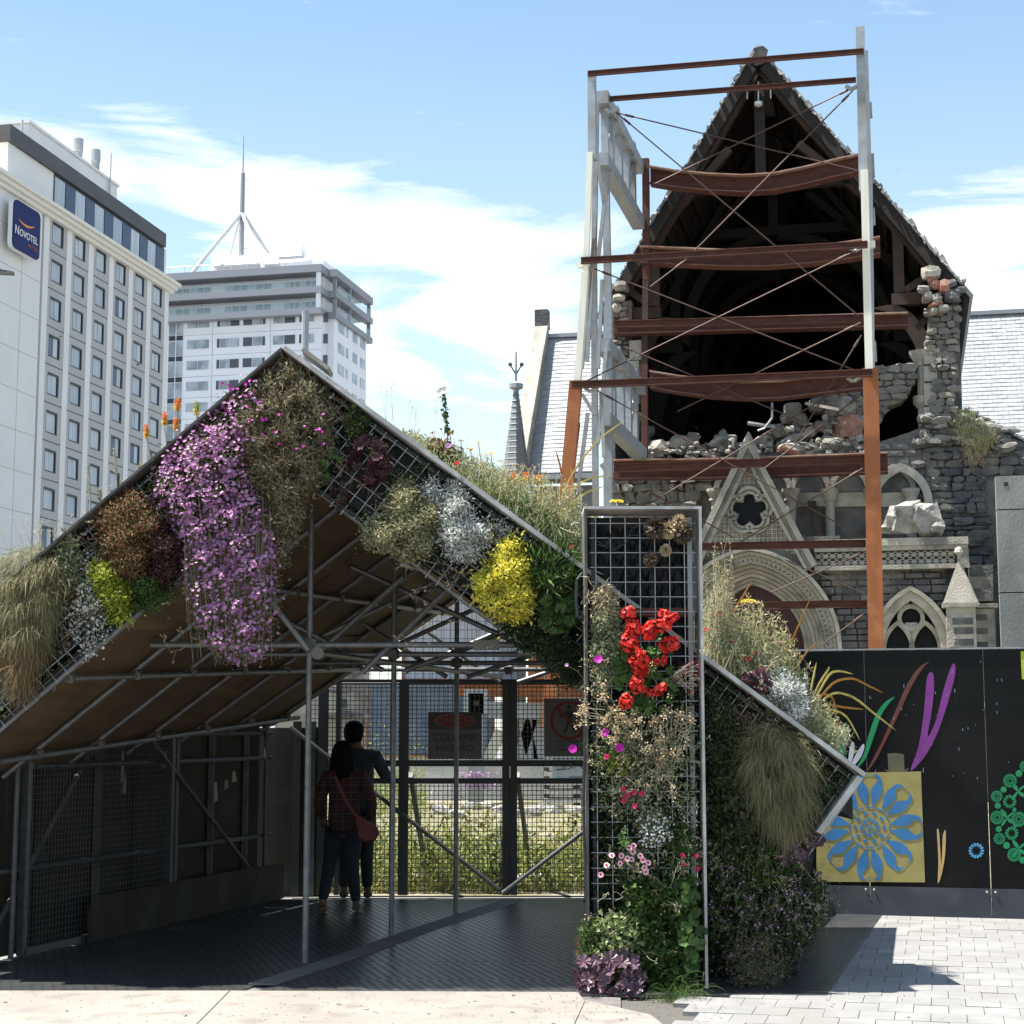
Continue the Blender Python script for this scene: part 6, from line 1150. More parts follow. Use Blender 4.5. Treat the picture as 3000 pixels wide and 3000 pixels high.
n = 90; bx = RNG.uniform(530, 800, n); a = AT(bx, 1500 + RNG.uniform(-60, 60, n), 12.6 + RNG.uniform(-.05, .1, n)); e = AT(bx * .8 + 145 + RNG.normal(0, 14, n), RNG.uniform(1720, 1960, n), 12.62 + RNG.uniform(-.08, .12, n)); mb = MB(); mb.strands(np.stack((a, (a * 2 + e) / 3 + RNG.normal(0, .012, a.shape), (a + e * 2) / 3 + RNG.normal(0, .012, a.shape), e), 1), .003); part('trailing_stems', mb, 'lf_ice', ice, kind='stuff')
P_, u, x, y = cloud(PUR, 4600, 12.79, .40, 80, mode=.12); dens = np.clip(1.15 - np.abs((x - (480 + (y - 1250) * .33 + 90)) / 230) ** 2, .12, 1) * np.where(y < 1250, .55, 1) * np.where(y > 1700, .62, 1) * np.clip(.75 + .5 * np.sin(x * .06 + y * .02) * np.sin(y * .045 - x * .03), .25, 1); k_ = RNG.random(4600) < dens; Q = P_[k_][:2700] + (0, -.02, 0)
mb = MB(); mb.discs(Q, rnd(len(Q), (-.1, -1, .75), .55), RNG.uniform(.010, .019, len(Q)), 6, .35, star=.25); part('flowers', mb, 'fl_purple', ice, kind='stuff')
apx = plant('grey_ice_plant', 'dense grey-green mat of succulent stems crowning the gable peak', AT(850, 1280, 12.8), 'plant')
P_, u, x, y = cloud(APX, 15000, 12.79, .34, 80); l = RNG.uniform(.024, .055, 15000); mb = MB(); mb.leaves(P_, rnd(15000, (0, -.4, .15)), rnd(15000, (0, -1, .5)), l, l * .34); part('foliage', mb, 'lf_ice', apx, kind='stuff')
P_, u, x, y = cloud(APX, 420, 12.8, .36, 80, mode=.15); e = P_ + rnd(420, (0, -.2, 0), .035); mb = MB(); mb.strands(np.stack((P_, (P_ + e) / 2 + RNG.normal(0, .012, P_.shape), e), 1), .0014); part('dead_stems', mb, 'dry', apx, kind='stuff')
n = 26; P_ = AT(np.r_[RNG.uniform(700, 960, 16), RNG.uniform(640, 790, 10)], np.r_[RNG.uniform(1190, 1330, 16), RNG.uniform(1110, 1210, 10)], 12.47); mb = MB(); mb.discs(P_, rnd(n, (0, -1, .6), .3), .014, 9, .2, star=.2); part('flowers', mb, 'fl_magenta', apx, kind='stuff')
# lobed leaf shared by the coral bells
def lobed(name, mt, lobes=7, dep=.22, cup=.25):
    mb = MB(); n = lobes * 4; v = [(0, 0, 0)]; r = random.Random(lobes)
    for i in range(n):
        a = 2 * math.pi * i / n; q = 1 - dep * (.5 + .5 * math.cos(a * lobes)) + r.uniform(-.06, .06); notch = .25 if i == 0 else 1; v.append((q * math.cos(a) * notch, q * math.sin(a) * notch, cup * q * q * (1 + .5 * math.sin(a * lobes + 1))))
    mb.add(v, [(0, 1 + i, 1 + (i + 1) % n) for i in range(n)]); return mb.mesh(name, mt)
LW, LP, LG = lobed('leaf', 'lf_wine'), lobed('leaf', 'lf_plum', 7, .2, .3), lobed('leaf', 'lf_green', 5, .06, .2)
def leafy(name, label, spots, me, r, Y, tilt=.5, stalk='stem', cat='plant'):
    c = AT(np.mean([s_[0] for s_ in spots]), np.mean([s_[1] for s_ in spots]), Y); o = plant(name, label, c, cat)
    for i, (x, y) in enumerate(spots):
        p = AT(x, y, Y - RNG.uniform(.04, .2)); n = Vector((RNG.normal(0, tilt), -1, RNG.normal(.6, tilt * .6))).normalized(); q = n.to_track_quat('Z', 'Y').to_matrix().to_4x4(); k_ = r * RNG.uniform(.7, 1.2)
        piece('leaf', me, Matrix.Translation(p) @ q @ Matrix.Rotation(RNG.uniform(0, 6.28), 4, 'Z') @ Matrix.Diagonal((k_, k_, k_, 1)), o)
    e = AT([s_[0] for s_ in spots], [s_[1] for s_ in spots], Y - .1); mb = MB(); b_ = np.broadcast_to(c + (0, .12, 0), e.shape); mb.strands(np.stack((b_, (b_ + e) / 2, e), 1), .003); part('stalks', mb, stalk, o, kind='stuff'); return o
def sp(n, cx, cy, rx, ry): a = RNG.uniform(0, 6.28, n); q = np.sqrt(RNG.random(n)); return [(float(cx + rx * q[i] * math.cos(a[i])), float(cy + ry * q[i] * math.sin(a[i]))) for i in range(n)]
leafy('coral_bells', 'dark wine-leaved plant on the wire mesh right of the peak', sp(46, 1078, 1350, 66, 68), LW, .052, 12.85)
bush('bindweed', 'straggly green weed climbing the mesh above the wine-leaved plant', ell(1045, 1240, 34, 70, seed=2), 120, 'lf_green', bulge=.08, L=(.02, .045), W=.6, stems=16)
leafy('dead_coral_bells', 'withered brown leaves hanging below the wine-leaved plant', sp(16, 1000, 1460, 34, 34), LW, .03, 12.9)
leafy('nasturtium', 'few round green leaves on the mesh near the gable peak', sp(7, 975, 1370, 26, 40), LG, .035, 12.88)
bush('buff_bush', 'rounded buff-green shrub on the right slope of the gable', [(1150, 1430), (1200, 1405), (1235, 1450), (1285, 1480), (1275, 1560), (1260, 1620), (1190, 1650), (1140, 1620), (1075, 1600), (1060, 1550), (1120, 1510)], 5200, 'lf_buff', bulge=.32, L=(.014, .03), stems=40)
bush('silver_bush', 'silvery white woolly shrub on the right slope of the gable', [(1310, 1420), (1345, 1410), (1370, 1470), (1385, 1530), (1420, 1540), (1440, 1570), (1410, 1600), (1390, 1640), (1320, 1640), (1285, 1560), (1290, 1500)], 4200, 'lf_silver', bulge=.3, L=(.016, .038), W=.25, stems=60, smat='stem_pale')
bush('silver_sprig', 'small silvery sprig growing between the buff and silver shrubs', ell(1262, 1465, 34, 60, seed=6), 700, 'lf_silver', bulge=.2, L=(.014, .03), W=.3, stems=20, smat='stem_pale')
bush('silver_runner', 'loose silvery runners above the yellow shrub', ell(1460, 1550, 50, 26, rot=.4, seed=7), 260, 'lf_silver', bulge=.12, L=(.014, .03), W=.3, stems=30, smat='stem_pale')
bush('yellow_shrub', 'vivid yellow-leaved shrub near the column on the right slope', [(1470, 1590), (1510, 1570), (1540, 1620), (1560, 1680), (1565, 1770), (1540, 1820), (1500, 1830), (1450, 1800), (1400, 1760), (1385, 1700), (1430, 1660), (1450, 1620)], 5200, 'lf_yellow', bulge=.34, L=(.016, .034), W=.42, stems=50)
bush('grassy_weed', 'bright green grassy weed between the yellow shrub and the column', [(1560, 1620), (1640, 1600), (1690, 1640), (1700, 1740), (1640, 1760), (1570, 1740)], 700, 'lf_green', bulge=.25, L=(.05, .12), W=.12, bias=(0, -.3, .5), stems=20)
leafy('primula_rosette', 'glossy broad green rosettes left of the column', sp(34, 1640, 1795, 58, 62), LG, .055, 12.82)
bush('moss_patch', 'dark brown-green moss hanging under the lower right of the gable', [(1560, 1850), (1650, 1870), (1700, 1900), (1700, 2000), (1650, 2010), (1600, 1960), (1540, 1880)], 2600, 'lf_dark', bulge=.18, L=(.012, .03))
bush('grey_succulent', 'tiny grey succulents on the lower edge below the yellow shrub', ell(1530, 1855, 60, 40, rot=.6, seed=8), 900, 'lf_dark', bulge=.14, L=(.015, .03), W=.7)
def wild(name, label, poly, n, mt, Y, bulge=.3, drop=(60, 170), L=(.02, .05), W=.25, per=9, smat='stem_pale', lean=.0, tip=None):
    P_, u, x, y = cloud(poly, n, Y, bulge, 60, .8); dpx = RNG.uniform(*drop, n); Yd = P_[:, 1]; base = AT(x + RNG.normal(0, 26, n) - lean * dpx, y + dpx, Yd); o = plant(name, label, AT(np.mean(x), np.max(y), Y)); mid = (base + P_) / 2 + RNG.normal(0, .015, P_.shape); mb = MB(); mb.strands(np.stack((base, mid, P_), 1), .0017); part('stems', mb, smat, o, kind='stuff')
    t = RNG.uniform(.15, 1.0, (n, per))[..., None]; q = (base[:, None] * (1 - t) ** 2 + 2 * mid[:, None] * t * (1 - t) + P_[:, None] * t * t).reshape(-1, 3); k_ = len(q); l = RNG.uniform(*L, k_) * RNG.uniform(.6, 1.2, k_); mb = MB(); mb.leaves(q, rnd(k_, (0, -.2, .35), .8), rnd(k_, (0, -.5, .6)), l, l * W); part('leaves', mb, mt, o, kind='stuff')
    if tip: q = np.repeat(P_, 5, 0) + RNG.normal(0, .008, (n * 5, 3)); mb = MB(); mb.leaves(q, rnd(len(q), (0, 0, .8)), rnd(len(q)), .014, .006); part('seed_heads', mb, tip, o, kind='stuff')
    return o
# ---- roof meadow above the right slope
def meadow(name, x0, y0, x1, y1, n, hgt, Y0=13.15, Y1=13.7, mt='lf_meadow', leaf='lf_sage', nl=1.0):
    mb = MB(); t = RNG.random(n); X_, Y_ = x0 + (x1 - x0) * t, y0 + (y1 - y0) * t; base = AT(X_, Y_ + 14, RNG.uniform(Y0, Y1, n)); H_ = hgt(t) * RNG.uniform(.4, 1.05, n)
    mb.blades(base, np.stack((RNG.normal(.1, .32, n), RNG.normal(-.05, .25, n), np.ones(n)), 1), H_, .0042, RNG.uniform(.0, .5, n), 4, 0)
    k_ = int(n * nl); t = RNG.random(k_); base = AT(x0 + (x1 - x0) * t, y0 + (y1 - y0) * t + 10, RNG.uniform(Y0, Y1, k_)); hh = hgt(t) * .85; q = base + np.stack((RNG.normal(0, .06, k_), RNG.normal(0, .08, k_), hh * RNG.random(k_) ** .8), 1); l = RNG.uniform(.018, .05, k_)
    mb.leaves(q, rnd(k_, (0, -.2, .8)), rnd(k_, (0, -.6, .6)), l, l * .3, m=1)
    o = solo(name, mb, [mt, leaf], 'wild grasses and leafy stems growing along the roof edge', 'meadow', kind='stuff'); return o
meadow('roof_meadow', 1180, 1290, 1720, 1690, 5200, lambda t: .12 + .34 * np.clip(t * 1.6, 0, 1), nl=1.6)
meadow('roof_meadow', 2050, 1915, 2430, 2205, 5200, lambda t: .55 - .30 * t, nl=1.8)
n = 46; mb = MB(); a = AT(RNG.uniform(1130, 1620, n), 0, 13.3); t = (a[:, 0] - a[:, 0].min()) / np.ptp(a[:, 0]); a = AT(1130 + 490 * t, 1260 + 360 * t, 13.35); e = a + np.stack((RNG.normal(.0, .05, n), RNG.normal(0, .06, n), RNG.uniform(.2, .52, n)), 1); mb.strands(np.stack((a, (a + e) / 2 + RNG.normal(0, .01, a.shape), e), 1), .0025); q = np.repeat(e, 16, 0) - np.stack((RNG.normal(0, .008, n * 16), RNG.normal(0, .008, n * 16), RNG.random(n * 16) * .1), 1); mb.leaves(q, rnd(len(q), (0, 0, .5)), rnd(len(q)), .014, .006); solo('seed_stalks', mb, 'dry', 'thin dry seed stalks standing above the roof meadow', 'meadow', kind='stuff')
def spray(name, label, base, tips, mt='dry', Y=12.33, heads=26, cat='plant', smat='stem_pale', hr=.017, hl=.018, r=.0024):
    B_ = AT(*base, Y + .15); o = plant(name, label, B_, cat); n = len(tips); e = AT([t[0] for t in tips], [t[1] for t in tips], Y - RNG.uniform(-.05, .12, n)); b_ = np.broadcast_to(B_, e.shape) + RNG.normal(0, .02, e.shape); mb = MB()
    mb.strands(np.stack((b_, b_ * .6 + e * .4 + rnd(n, (0, -.03, .02), .02), b_ * .25 + e * .75 + rnd(n, (0, -.02, .01), .015), e), 1), r); part('stems', mb, smat, o, kind='stuff')
    q = np.repeat(e, heads, 0) + RNG.normal(0, hr, (n * heads, 3)); mb = MB(); mb.leaves(q, rnd(len(q)), rnd(len(q)), hl, hl * .7); part('heads', mb, mt, o, kind='stuff'); return o
holl = plant('hollyhock', 'single tall leafy spike with a pale flower rising above the roof meadow', AT(1305, 1300, 13.3)); a, b_ = AT(1312, 1300, 13.3), AT(1298, 1142, 13.3); mb = MB(); mb.path([a, (a + b_) / 2 + (.01, 0, 0), b_], .005, 6); part('stem', mb, 'stem', holl)
n = 60; q = a + (b_ - a) * RNG.uniform(.2, 1, n)[:, None]; mb = MB(); mb.leaves(q, rnd(n, (0, -.3, .1)), rnd(n, (0, -.5, .8)), RNG.uniform(.03, .06, n), .03); part('leaves', mb, 'lf_green', holl, kind='stuff'); mb = MB(); mb.discs(AT([1290, 1302], [1150, 1143], 13.25), rnd(2, (-.4, -1, .3), .2), .032, 7, .3); part('flower', mb, 'fl_white', holl, kind='stuff')
def umbel(name, label, x, y, r, Y, by, mt='fl_gold', group=None):
    o = plant(name, label, AT(x, by, Y), 'flower', group); a, b_ = AT(x + 6, by, Y), AT(x, y, Y); mb = MB(); mb.path([a, (a + b_) / 2 + (.01, 0, 0), b_], .004, 5); part('stem', mb, 'stem_pale', o); n = 90; an = RNG.uniform(0, 6.28, n); q = np.sqrt(RNG.random(n)) * r; P_ = b_ + np.stack((q * np.cos(an), q * np.sin(an) * .8, .35 * np.sqrt(np.maximum(r * r - q * q, 0)) + RNG.normal(0, .003, n)), 1); mb = MB(); mb.discs(P_, rnd(n, (0, -.4, 1), .3), r * .14, 6, .2); part('flower_head', mb, mt, o, kind='stuff')
umbel('yarrow', 'golden yarrow head standing out against the dark church door', 2193, 1766, .06, 13.2, 1960); umbel('yarrow', 'golden yarrow head just above the top left of the column', 1806, 1472, .05, 12.75, 1540)
for x, y, lb in ((1350, 1293, 'second small yarrow from the left in the roof meadow'), (1402, 1298, 'fourth small yarrow from the left in the roof meadow'), (1318, 1268, 'leftmost small yarrow, beside the hollyhock stem'), (1378, 1316, 'middle of the five small yarrows in the roof meadow'), (1438, 1330, 'rightmost small yarrow in the roof meadow, nearest the spirelet')): umbel('small_yarrow', lb, x, y, .026, 13.3, y + 110, 'fl_gold', 'small yarrows')
def poppy(x, y, Y, r, label, group, mt='fl_red'): o = plant('poppy', label, AT(x, y + 70, Y), 'flower', group); mb = MB(); mb.discs(np.array([AT(x, y, Y), AT(x + 1, y, Y + .003)]), rnd(2, (0, -1, .5), .25), r, 5, .45); part('petals', mb, mt, o, kind='stuff'); mb = MB(); mb.strands(np.array([[AT(x + 5, y + 80, Y), AT(x + 3, y + 40, Y + .02), AT(x, y, Y + .012)]]), .002); part('stem', mb, 'stem', o)
for x, y, r, lb in ((2107, 1800, .028, 'red poppy standing highest, below left of the golden yarrow'), (2190, 1930, .03, 'largest red poppy, just above the dark maroon leaves'), (2212, 1914, .024, 'red poppy touching the upper right of the largest one'), (2246, 1951, .02, 'red poppy nearest the white artemisia'), (2075, 1895, .014, 'tiny red poppy low beside the column board'), (2150, 1880, .014, 'tiny red poppy amid the pale wild plants, clear of the column'), (2068, 1845, .018, 'red poppy against the column board, above the tiny one')): poppy(x, y, 13.05, r, lb, 'poppies right of the column')
for x, y, r, lb in ((1652, 1605, .02, 'left one of two red poppies above the green weed beside the column'), (1673, 1603, .02, 'right one of two red poppies above the green weed beside the column'), (1338, 1357, .018, 'red poppy far up the slope, below the hollyhock'), (1700, 1720, .014, 'tiny red poppy at the left edge of the column')): poppy(x, y, 13.05, r, lb, 'poppies left of the column')
poppy(1312, 1307, 13.1, .026, 'single mauve daisy in the roof meadow below the hollyhock', None, 'fl_lilac')
bush('orange_succulent', 'clump of orange-green succulents right behind the sloping board', [(1240, 1320), (1290, 1290), (1340, 1340), (1345, 1390), (1300, 1370)], 900, 'lf_rust', Y=13.3, bulge=.2, L=(.02, .045), W=.6)
wild('meadow_shrub', 'pale sage-coloured bushy growth behind the sloping board left of the column', [(1330, 1360), (1400, 1330), (1480, 1345), (1560, 1370), (1640, 1400), (1700, 1440), (1720, 1560), (1690, 1620), (1600, 1560), (1450, 1460), (1360, 1400)], 620, 'lf_meadow', 13.35, tip='dry')
wild('green_weeds', 'fresh green weeds low along the sloping board left of the column', [(1450, 1440), (1540, 1450), (1640, 1520), (1700, 1580), (1700, 1660), (1620, 1600), (1500, 1510)], 320, 'lf_green', 13.2, drop=(30, 90), L=(.02, .06))
bush('silver_artemisia', 'white feathery artemisia spilling over the right-hand slope', [(2200, 1990), (2290, 1960), (2350, 2020), (2370, 2090), (2330, 2130), (2260, 2080)], 3800, 'lf_silver', Y=13.05, bulge=.3, L=(.016, .04), W=.22, stems=40, smat='stem_pale')
wild('sage_shrub', 'sage-green bush at the outer end of the right-hand slope', [(2280, 1960), (2350, 1955), (2400, 2040), (2450, 2100), (2500, 2140), (2450, 2165), (2390, 2180), (2300, 2110)], 420, 'lf_sage', 13.15, drop=(30, 110), lean=.3)
wild('tall_wormwood', 'tall pale wormwood stems just right of the column top', [(2062, 1690), (2095, 1610), (2125, 1555), (2135, 1640), (2140, 1760), (2110, 1900), (2060, 1900)], 130, 'lf_sage', 13.1, drop=(100, 260), tip='dry')
wild('pale_meadow_mass', 'mass of pale yellow-green wild plants right of the column', [(2055, 1780), (2110, 1720), (2150, 1760), (2200, 1740), (2250, 1790), (2290, 1800), (2330, 1900), (2370, 1960), (2300, 2000), (2200, 1990), (2060, 1930)], 620, 'lf_meadow', 13.2, tip='dry')
wild('green_meadow_mass', 'grey-green leafy stems among the pale wild plants right of the column', [(2060, 1850), (2150, 1830), (2250, 1870), (2320, 1950), (2280, 2010), (2150, 1980)], 260, 'lf_sage', 13.12, drop=(30, 110))
leafy('dark_coral_bells', 'dark maroon ruffled leaves lying on the board right of the column', sp(22, 2210, 2000, 55, 32), LW, .045, 12.95)
# ---- flax: every strap leaf its own piece
def flax(name, label, leaves_, Y, mt='lf_flax', w=.028):
    b = AT(leaves_[0][0][0], leaves_[0][0][1], Y); o = plant(name, label, b, 'flax')
    for i, lp_ in enumerate(leaves_):
        pts = np.array([AT(x, y, Y - .12 * math.sin(i * 1.7) * k_ / len(lp_)) for k_, (x, y) in enumerate(lp_)]); m_ = 4 * (len(pts) - 1) + 1; tt = np.linspace(0, len(pts) - 1, m_); P_ = np.stack([np.interp(tt, range(len(pts)), pts[:, c]) for c in range(3)], 1)
        for _ in range(2): P_[1:-1] = (P_[:-2] + P_[1:-1] * 2 + P_[2:]) / 4
        d = np.gradient(P_, axis=0); s_ = np.cross(d, (.3, 1, .35)); s_ /= np.linalg.norm(s_, axis=1, keepdims=True); t = np.linspace(0, 1, m_)[:, None]; ww = w * (.55 + .6 * t) * (1 - t) ** .5 + .0015; mb = MB(); nn = np.cross(s_, d); nn /= np.linalg.norm(nn, axis=1, keepdims=True)
        mb.strip(P_ - s_ * ww / 2 + nn * ww * .18, P_); mb.strip(P_, P_ + s_ * ww / 2 + nn * ww * .18); part('leaf', mb, mt if i % 3 else 'lf_bronze', o)
flax('flax', 'long arching yellow-green flax leaves over the hoarding', [[(2370, 2090), (2440, 1995), (2500, 1985), (2545, 2010), (2588, 2030)], [(2370, 2090), (2440, 2025), (2500, 2040), (2560, 2090), (2625, 2140)], [(2372, 2080), (2430, 1970), (2460, 1965), (2500, 1975)], [(2372, 2100), (2420, 2060), (2455, 2070), (2495, 2075), (2530, 2078)], [(2370, 2085), (2395, 2010), (2425, 1965), (2430, 1952)], [(2374, 2110), (2420, 2090), (2450, 2120), (2475, 2170)], [(2370, 2095), (2405, 2030), (2440, 2040), (2448, 2090), (2462, 2140)], [(2365, 2080), (2380, 2000), (2392, 1940)], [(2370, 2100), (2430, 2075), (2480, 2095), (2520, 2170)]], 13.3)
flax('bronze_flax', 'bronze upright flax blades in the middle of the right-hand planting', [[(2290, 1990), (2285, 1920), (2270, 1860), (2258, 1825)], [(2295, 1990), (2310, 1900), (2345, 1820), (2375, 1750)], [(2298, 1990), (2330, 1960), (2370, 1900), (2400, 1880)], [(2292, 1990), (2295, 1930), (2300, 1880)]], 13.25, 'lf_bronze', .022)
flax('orange_flax', 'orange flax blades against the church arch beside the column', [[(2100, 1840), (2104, 1760), (2112, 1700), (2122, 1660)], [(2104, 1840), (2115, 1770), (2135, 1710), (2150, 1680)], [(2108, 1830), (2150, 1790), (2180, 1740), (2205, 1700)]], 13.3, 'lf_bronze', .022)
flax('tall_flax', 'long straw-coloured flax blades at the foot of the orange steel leg', [[(1630, 1470), (1650, 1420), (1640, 1360), (1628, 1320)], [(1640, 1480), (1660, 1420), (1700, 1350), (1760, 1280), (1835, 1228)], [(1645, 1480), (1690, 1420), (1730, 1400), (1790, 1392)], [(1650, 1480), (1680, 1430), (1675, 1390), (1670, 1365)], [(1655, 1490), (1720, 1440), (1770, 1425)], [(1630, 1480), (1620, 1430), (1600, 1400)]], 13.5, 'lf_flax', .024)
# ---- red-hot pokers on the left slope
def poker(x, y, bx_, by_, mt, label, h=.1): 
    o = plant('red_hot_poker', label, AT(bx_, by_, 13.3), 'flower', None); a, b_ = AT(bx_, by_, 13.3), AT(x, y + 30, 13.3); mb = MB(); mb.path([a, (a + b_) / 2 + (.004, 0, 0), b_], .006, 6); part('stem', mb, 'stem_pale', o)
    mb = MB(); n = 150; t = RNG.random(n); an = RNG.uniform(0, 6.28, n); rr_ = .018 * np.sin(np.clip(t * .85 + .12, 0, 1) * math.pi) ** .6; P_ = b_ + np.stack((rr_ * np.cos(an), rr_ * np.sin(an), t * h), 1); mb.lathe(b_, [(.006, 0), (.016, h * .25), (.015, h * .6), (.005, h * .98)], 8); k_ = t < .45
    D = np.stack((np.cos(an), np.sin(an), -1.1 + t * 1.8), 1); mb.leaves(P_[k_], D[k_], rnd(k_.sum()), .016, .007, m=1); mb.leaves(P_[~k_], D[~k_], rnd((~k_).sum()), .014, .007, m=0); part('flower_spike', mb, [mt, 'fl_gold'], o)
for x, y, bx_, by_, mt, lb in ((429, 1252, 445, 1380, 'fl_orange', 'leftmost orange and yellow poker flower above the left slope'), (482, 1215, 488, 1330, 'fl_orange', 'lower of the two orange poker flowers nearest the tower windows'), (520, 1175, 528, 1290, 'fl_orange', 'tallest orange poker flower above the left slope'), (515, 1232, 520, 1290, 'fl_orange', 'short orange poker bud half hidden by the purple flowers'), (576, 1185, 578, 1250, 'lf_lime', 'yellow-green poker flower nearest the gable peak')): poker(x, y, bx_, by_, mt, lb)
for i, (x, y, bx_, by_) in enumerate(((258, 1362, 265, 1520), (334, 1312, 343, 1460), (293, 1432, 292, 1500), (412, 1360, 412, 1400))):
    o = plant('spent_spike', ('leftmost dried flower spike above the left slope', 'tallest dried flower spike above the left slope', 'short dried spike between the two tall ones', 'short dried spike below the leftmost poker')[i], AT(bx_, by_, 13.3), 'plant', 'dried flower spikes'); a, b_ = AT(bx_, by_, 13.3), AT(x, y, 13.3); mb = MB(); mb.path([a, (a + b_) / 2 + (.006, 0, 0), b_], .006, 6); part('stem', mb, 'stem_pale', o); mb = MB(); n = 130; t = RNG.uniform(.45, 1, n)[:, None]; q = a + (b_ - a) * t + RNG.normal(0, .008, (n, 3)); mb.leaves(q, rnd(n, (0, 0, .6)), rnd(n), .014, .008); part('seed_pods', mb, 'lf_buff', o, kind='stuff')
for x, y in ((1542, 1400), (1578, 1408), (1506, 1402)): poker(x, y - 20, x + 4, y + 60, 'fl_orange', {1542: 'middle orange poker in the meadow beside the orange steel leg', 1578: 'orange poker in the meadow nearest the orange steel leg', 1506: 'leftmost orange poker in the meadow below the slate roof'}[x], .07)
# ---- right-hand wing under the slope
fur('tussock_grass', 'round straw-coloured tussock hanging under the right-hand slope', [(2170, 2150), (2230, 2105), (2310, 2120), (2370, 2170), (2395, 2240), (2390, 2340), (2365, 2430), (2310, 2470), (2250, 2440), (2190, 2360), (2150, 2270)], (2275, 2150), 8000, 12.74, .36, L=(.07, .17))
o = tussock('dead_tussock', 'small grey-brown dead grass tuft left of the round tussock', 2185, 2120, 700, (.1, .22), 30, 12.85, 'lf_straw', (.7, 1.4), .6, .3, .003)
bush('white_star_flowers', 'dark leafy plant with tiny white flowers in the upper right wing', [(2065, 2070), (2140, 2060), (2170, 2140), (2160, 2260), (2070, 2300)], 2000, 'lf_bank', Y=12.78, bulge=.25, L=(.02, .045), stems=20, extra=lambda o, p: part('flowers', (lambda mb: (mb.discs(cloud(p, 26, 13.1, .28, 60, .1)[0], rnd(26, (0, -1, .4), .3), .011, 5, .1, star=.5), mb)[1])(MB()), 'fl_white', o, kind='stuff'))
bush('straw_tuft', 'wisp of dry straw hanging from the mesh beside the column', ell(2085, 2095, 26, 60, seed=4), 300, 'lf_straw', Y=12.95, bulge=.12, L=(.04, .09), W=.08, bias=(0, -.2, -.8))
bush('mint_bank', 'blue-green mint-like foliage on the shaded right wing', [(2065, 2270), (2150, 2220), (2210, 2330), (2240, 2450), (2210, 2510), (2065, 2490)], 3000, 'lf_bank', Y=12.82, bulge=.3, L=(.02, .05), W=.5, stems=30)
bush('fern_bank', 'dark green leafy bank filling the right wing down to the paving', [(2070, 2470), (2200, 2480), (2330, 2530), (2405, 2590), (2420, 2660), (2375, 2740), (2310, 2820), (2250, 2880), (2180, 2905), (2080, 2900)], 5200, 'lf_bank', Y=13.1, bulge=.36, L=(.02, .06), W=.4, stems=80, soft=110, extra=lambda o, p: part('flowers', (lambda mb: (mb.discs(cloud(p, 90, 13.1, .6, 110, .1)[0], rnd(90, (0, -1, .4), .3), .009, 5, .1, star=.3), mb)[1])(MB()), 'fl_lilac', o, kind='stuff'))
bush('green_bank', 'lighter green patch in the middle of the shaded right wing', ell(2230, 2480, 110, 130, seed=11), 2200, 'lf_green', Y=12.95, bulge=.3, L=(.02, .05), W=.35)
leafy('plum_coral_bells', 'plum-purple lobed leaves below the round tussock', sp(34, 2330, 2465, 70, 75), LP, .06, 12.9)
bush('white_star_sprig', 'sprigs with small white flowers around the outer tip of the slope', [(2330, 2300), (2400, 2260), (2450, 2290), (2420, 2380), (2380, 2470), (2340, 2430)], 900, 'lf_sage', Y=12.95, bulge=.2, L=(.016, .035), stems=40, extra=lambda o, p: part('flowers', (lambda mb: (mb.discs(cloud(p, 22, 12.95, .25, 60, .1)[0], rnd(22, (0, -1, .4), .3), .012, 5, .1, star=.5), mb)[1])(MB()), 'fl_white', o, kind='stuff'))
bush('airy_seed_plant', 'airy brown seed plant at the foot of the right wing', ell(2220, 2840, 95, 95, seed=12), 900, 'dry_dark', Y=12.6, bulge=.4, L=(.008, .018), W=.7, stems=120, smat='stem')
tussock('base_grass', 'soft green grass tuft at the foot of the column', 1990, 2965, 900, (.15, .42), 70, 12.1, 'lf_green', (.3, .9), .7, .8)
# ---- the planted column
CY = 12.42
for i, (x, y, r) in enumerate(((1920, 1545, 34), (1958, 1552, 26), (2000, 1560, 32), (1990, 1530, 24), (1905, 1640, 22), (1950, 1612, 18))):
    o = plant('dried_houseleek', ('largest dried brown rosette at the upper left of the dead cluster', 'curled dark rosette in the middle of the dead cluster', 'round brown rosette at the right of the dead cluster', 'pale dried rosette at the top of the dead cluster', 'single brown ball hanging lower left below the dead cluster', 'small dark ball just below the dead cluster')[i], AT(x, y, CY)); c = AT(x, y, CY - .03); rr_ = r / 5000 * CY; n = 220; v = rnd(n); v /= np.linalg.norm(v, axis=1, keepdims=True); mb = MB(); mb.leaves(c + v * rr_ * .45, v + np.array((0, 0, -.5)), v[:, [1, 2, 0]], rr_ * .7, rr_ * .3, .4); part('leaves', mb, 'dry_dark' if i % 2 == 0 else 'dry', o, kind='stuff')
bush('lavender_cotton', 'grey-green aromatic shrub with dry stalks at the upper left of the column', [(1735, 1790), (1770, 1720), (1800, 1740), (1810, 1820), (1800, 1950), (1780, 2050), (1740, 2060), (1725, 1900)], 1800, 'lf_sage', Y=CY, bulge=.2, L=(.014, .035), W=.3, stems=70, smat='stem_pale')
bush('dead_brown_tuft', 'rusty dead tuft at the left edge of the column', ell(1768, 1760, 26, 50, seed=2), 320, 'dry', Y=CY - .05, bulge=.1, L=(.03, .07), W=.12, bias=(0, -.2, -.5))
bush('grey_oregano', 'round grey-green leaves left of the red geraniums', ell(1792, 1900, 40, 90, seed=3), 1100, 'lf_sage', Y=CY, bulge=.16, L=(.014, .028), W=.9)
ger = plant('red_geranium', 'bright red geranium in the upper half of the planted column', AT(1910, 1950, CY), 'plant')
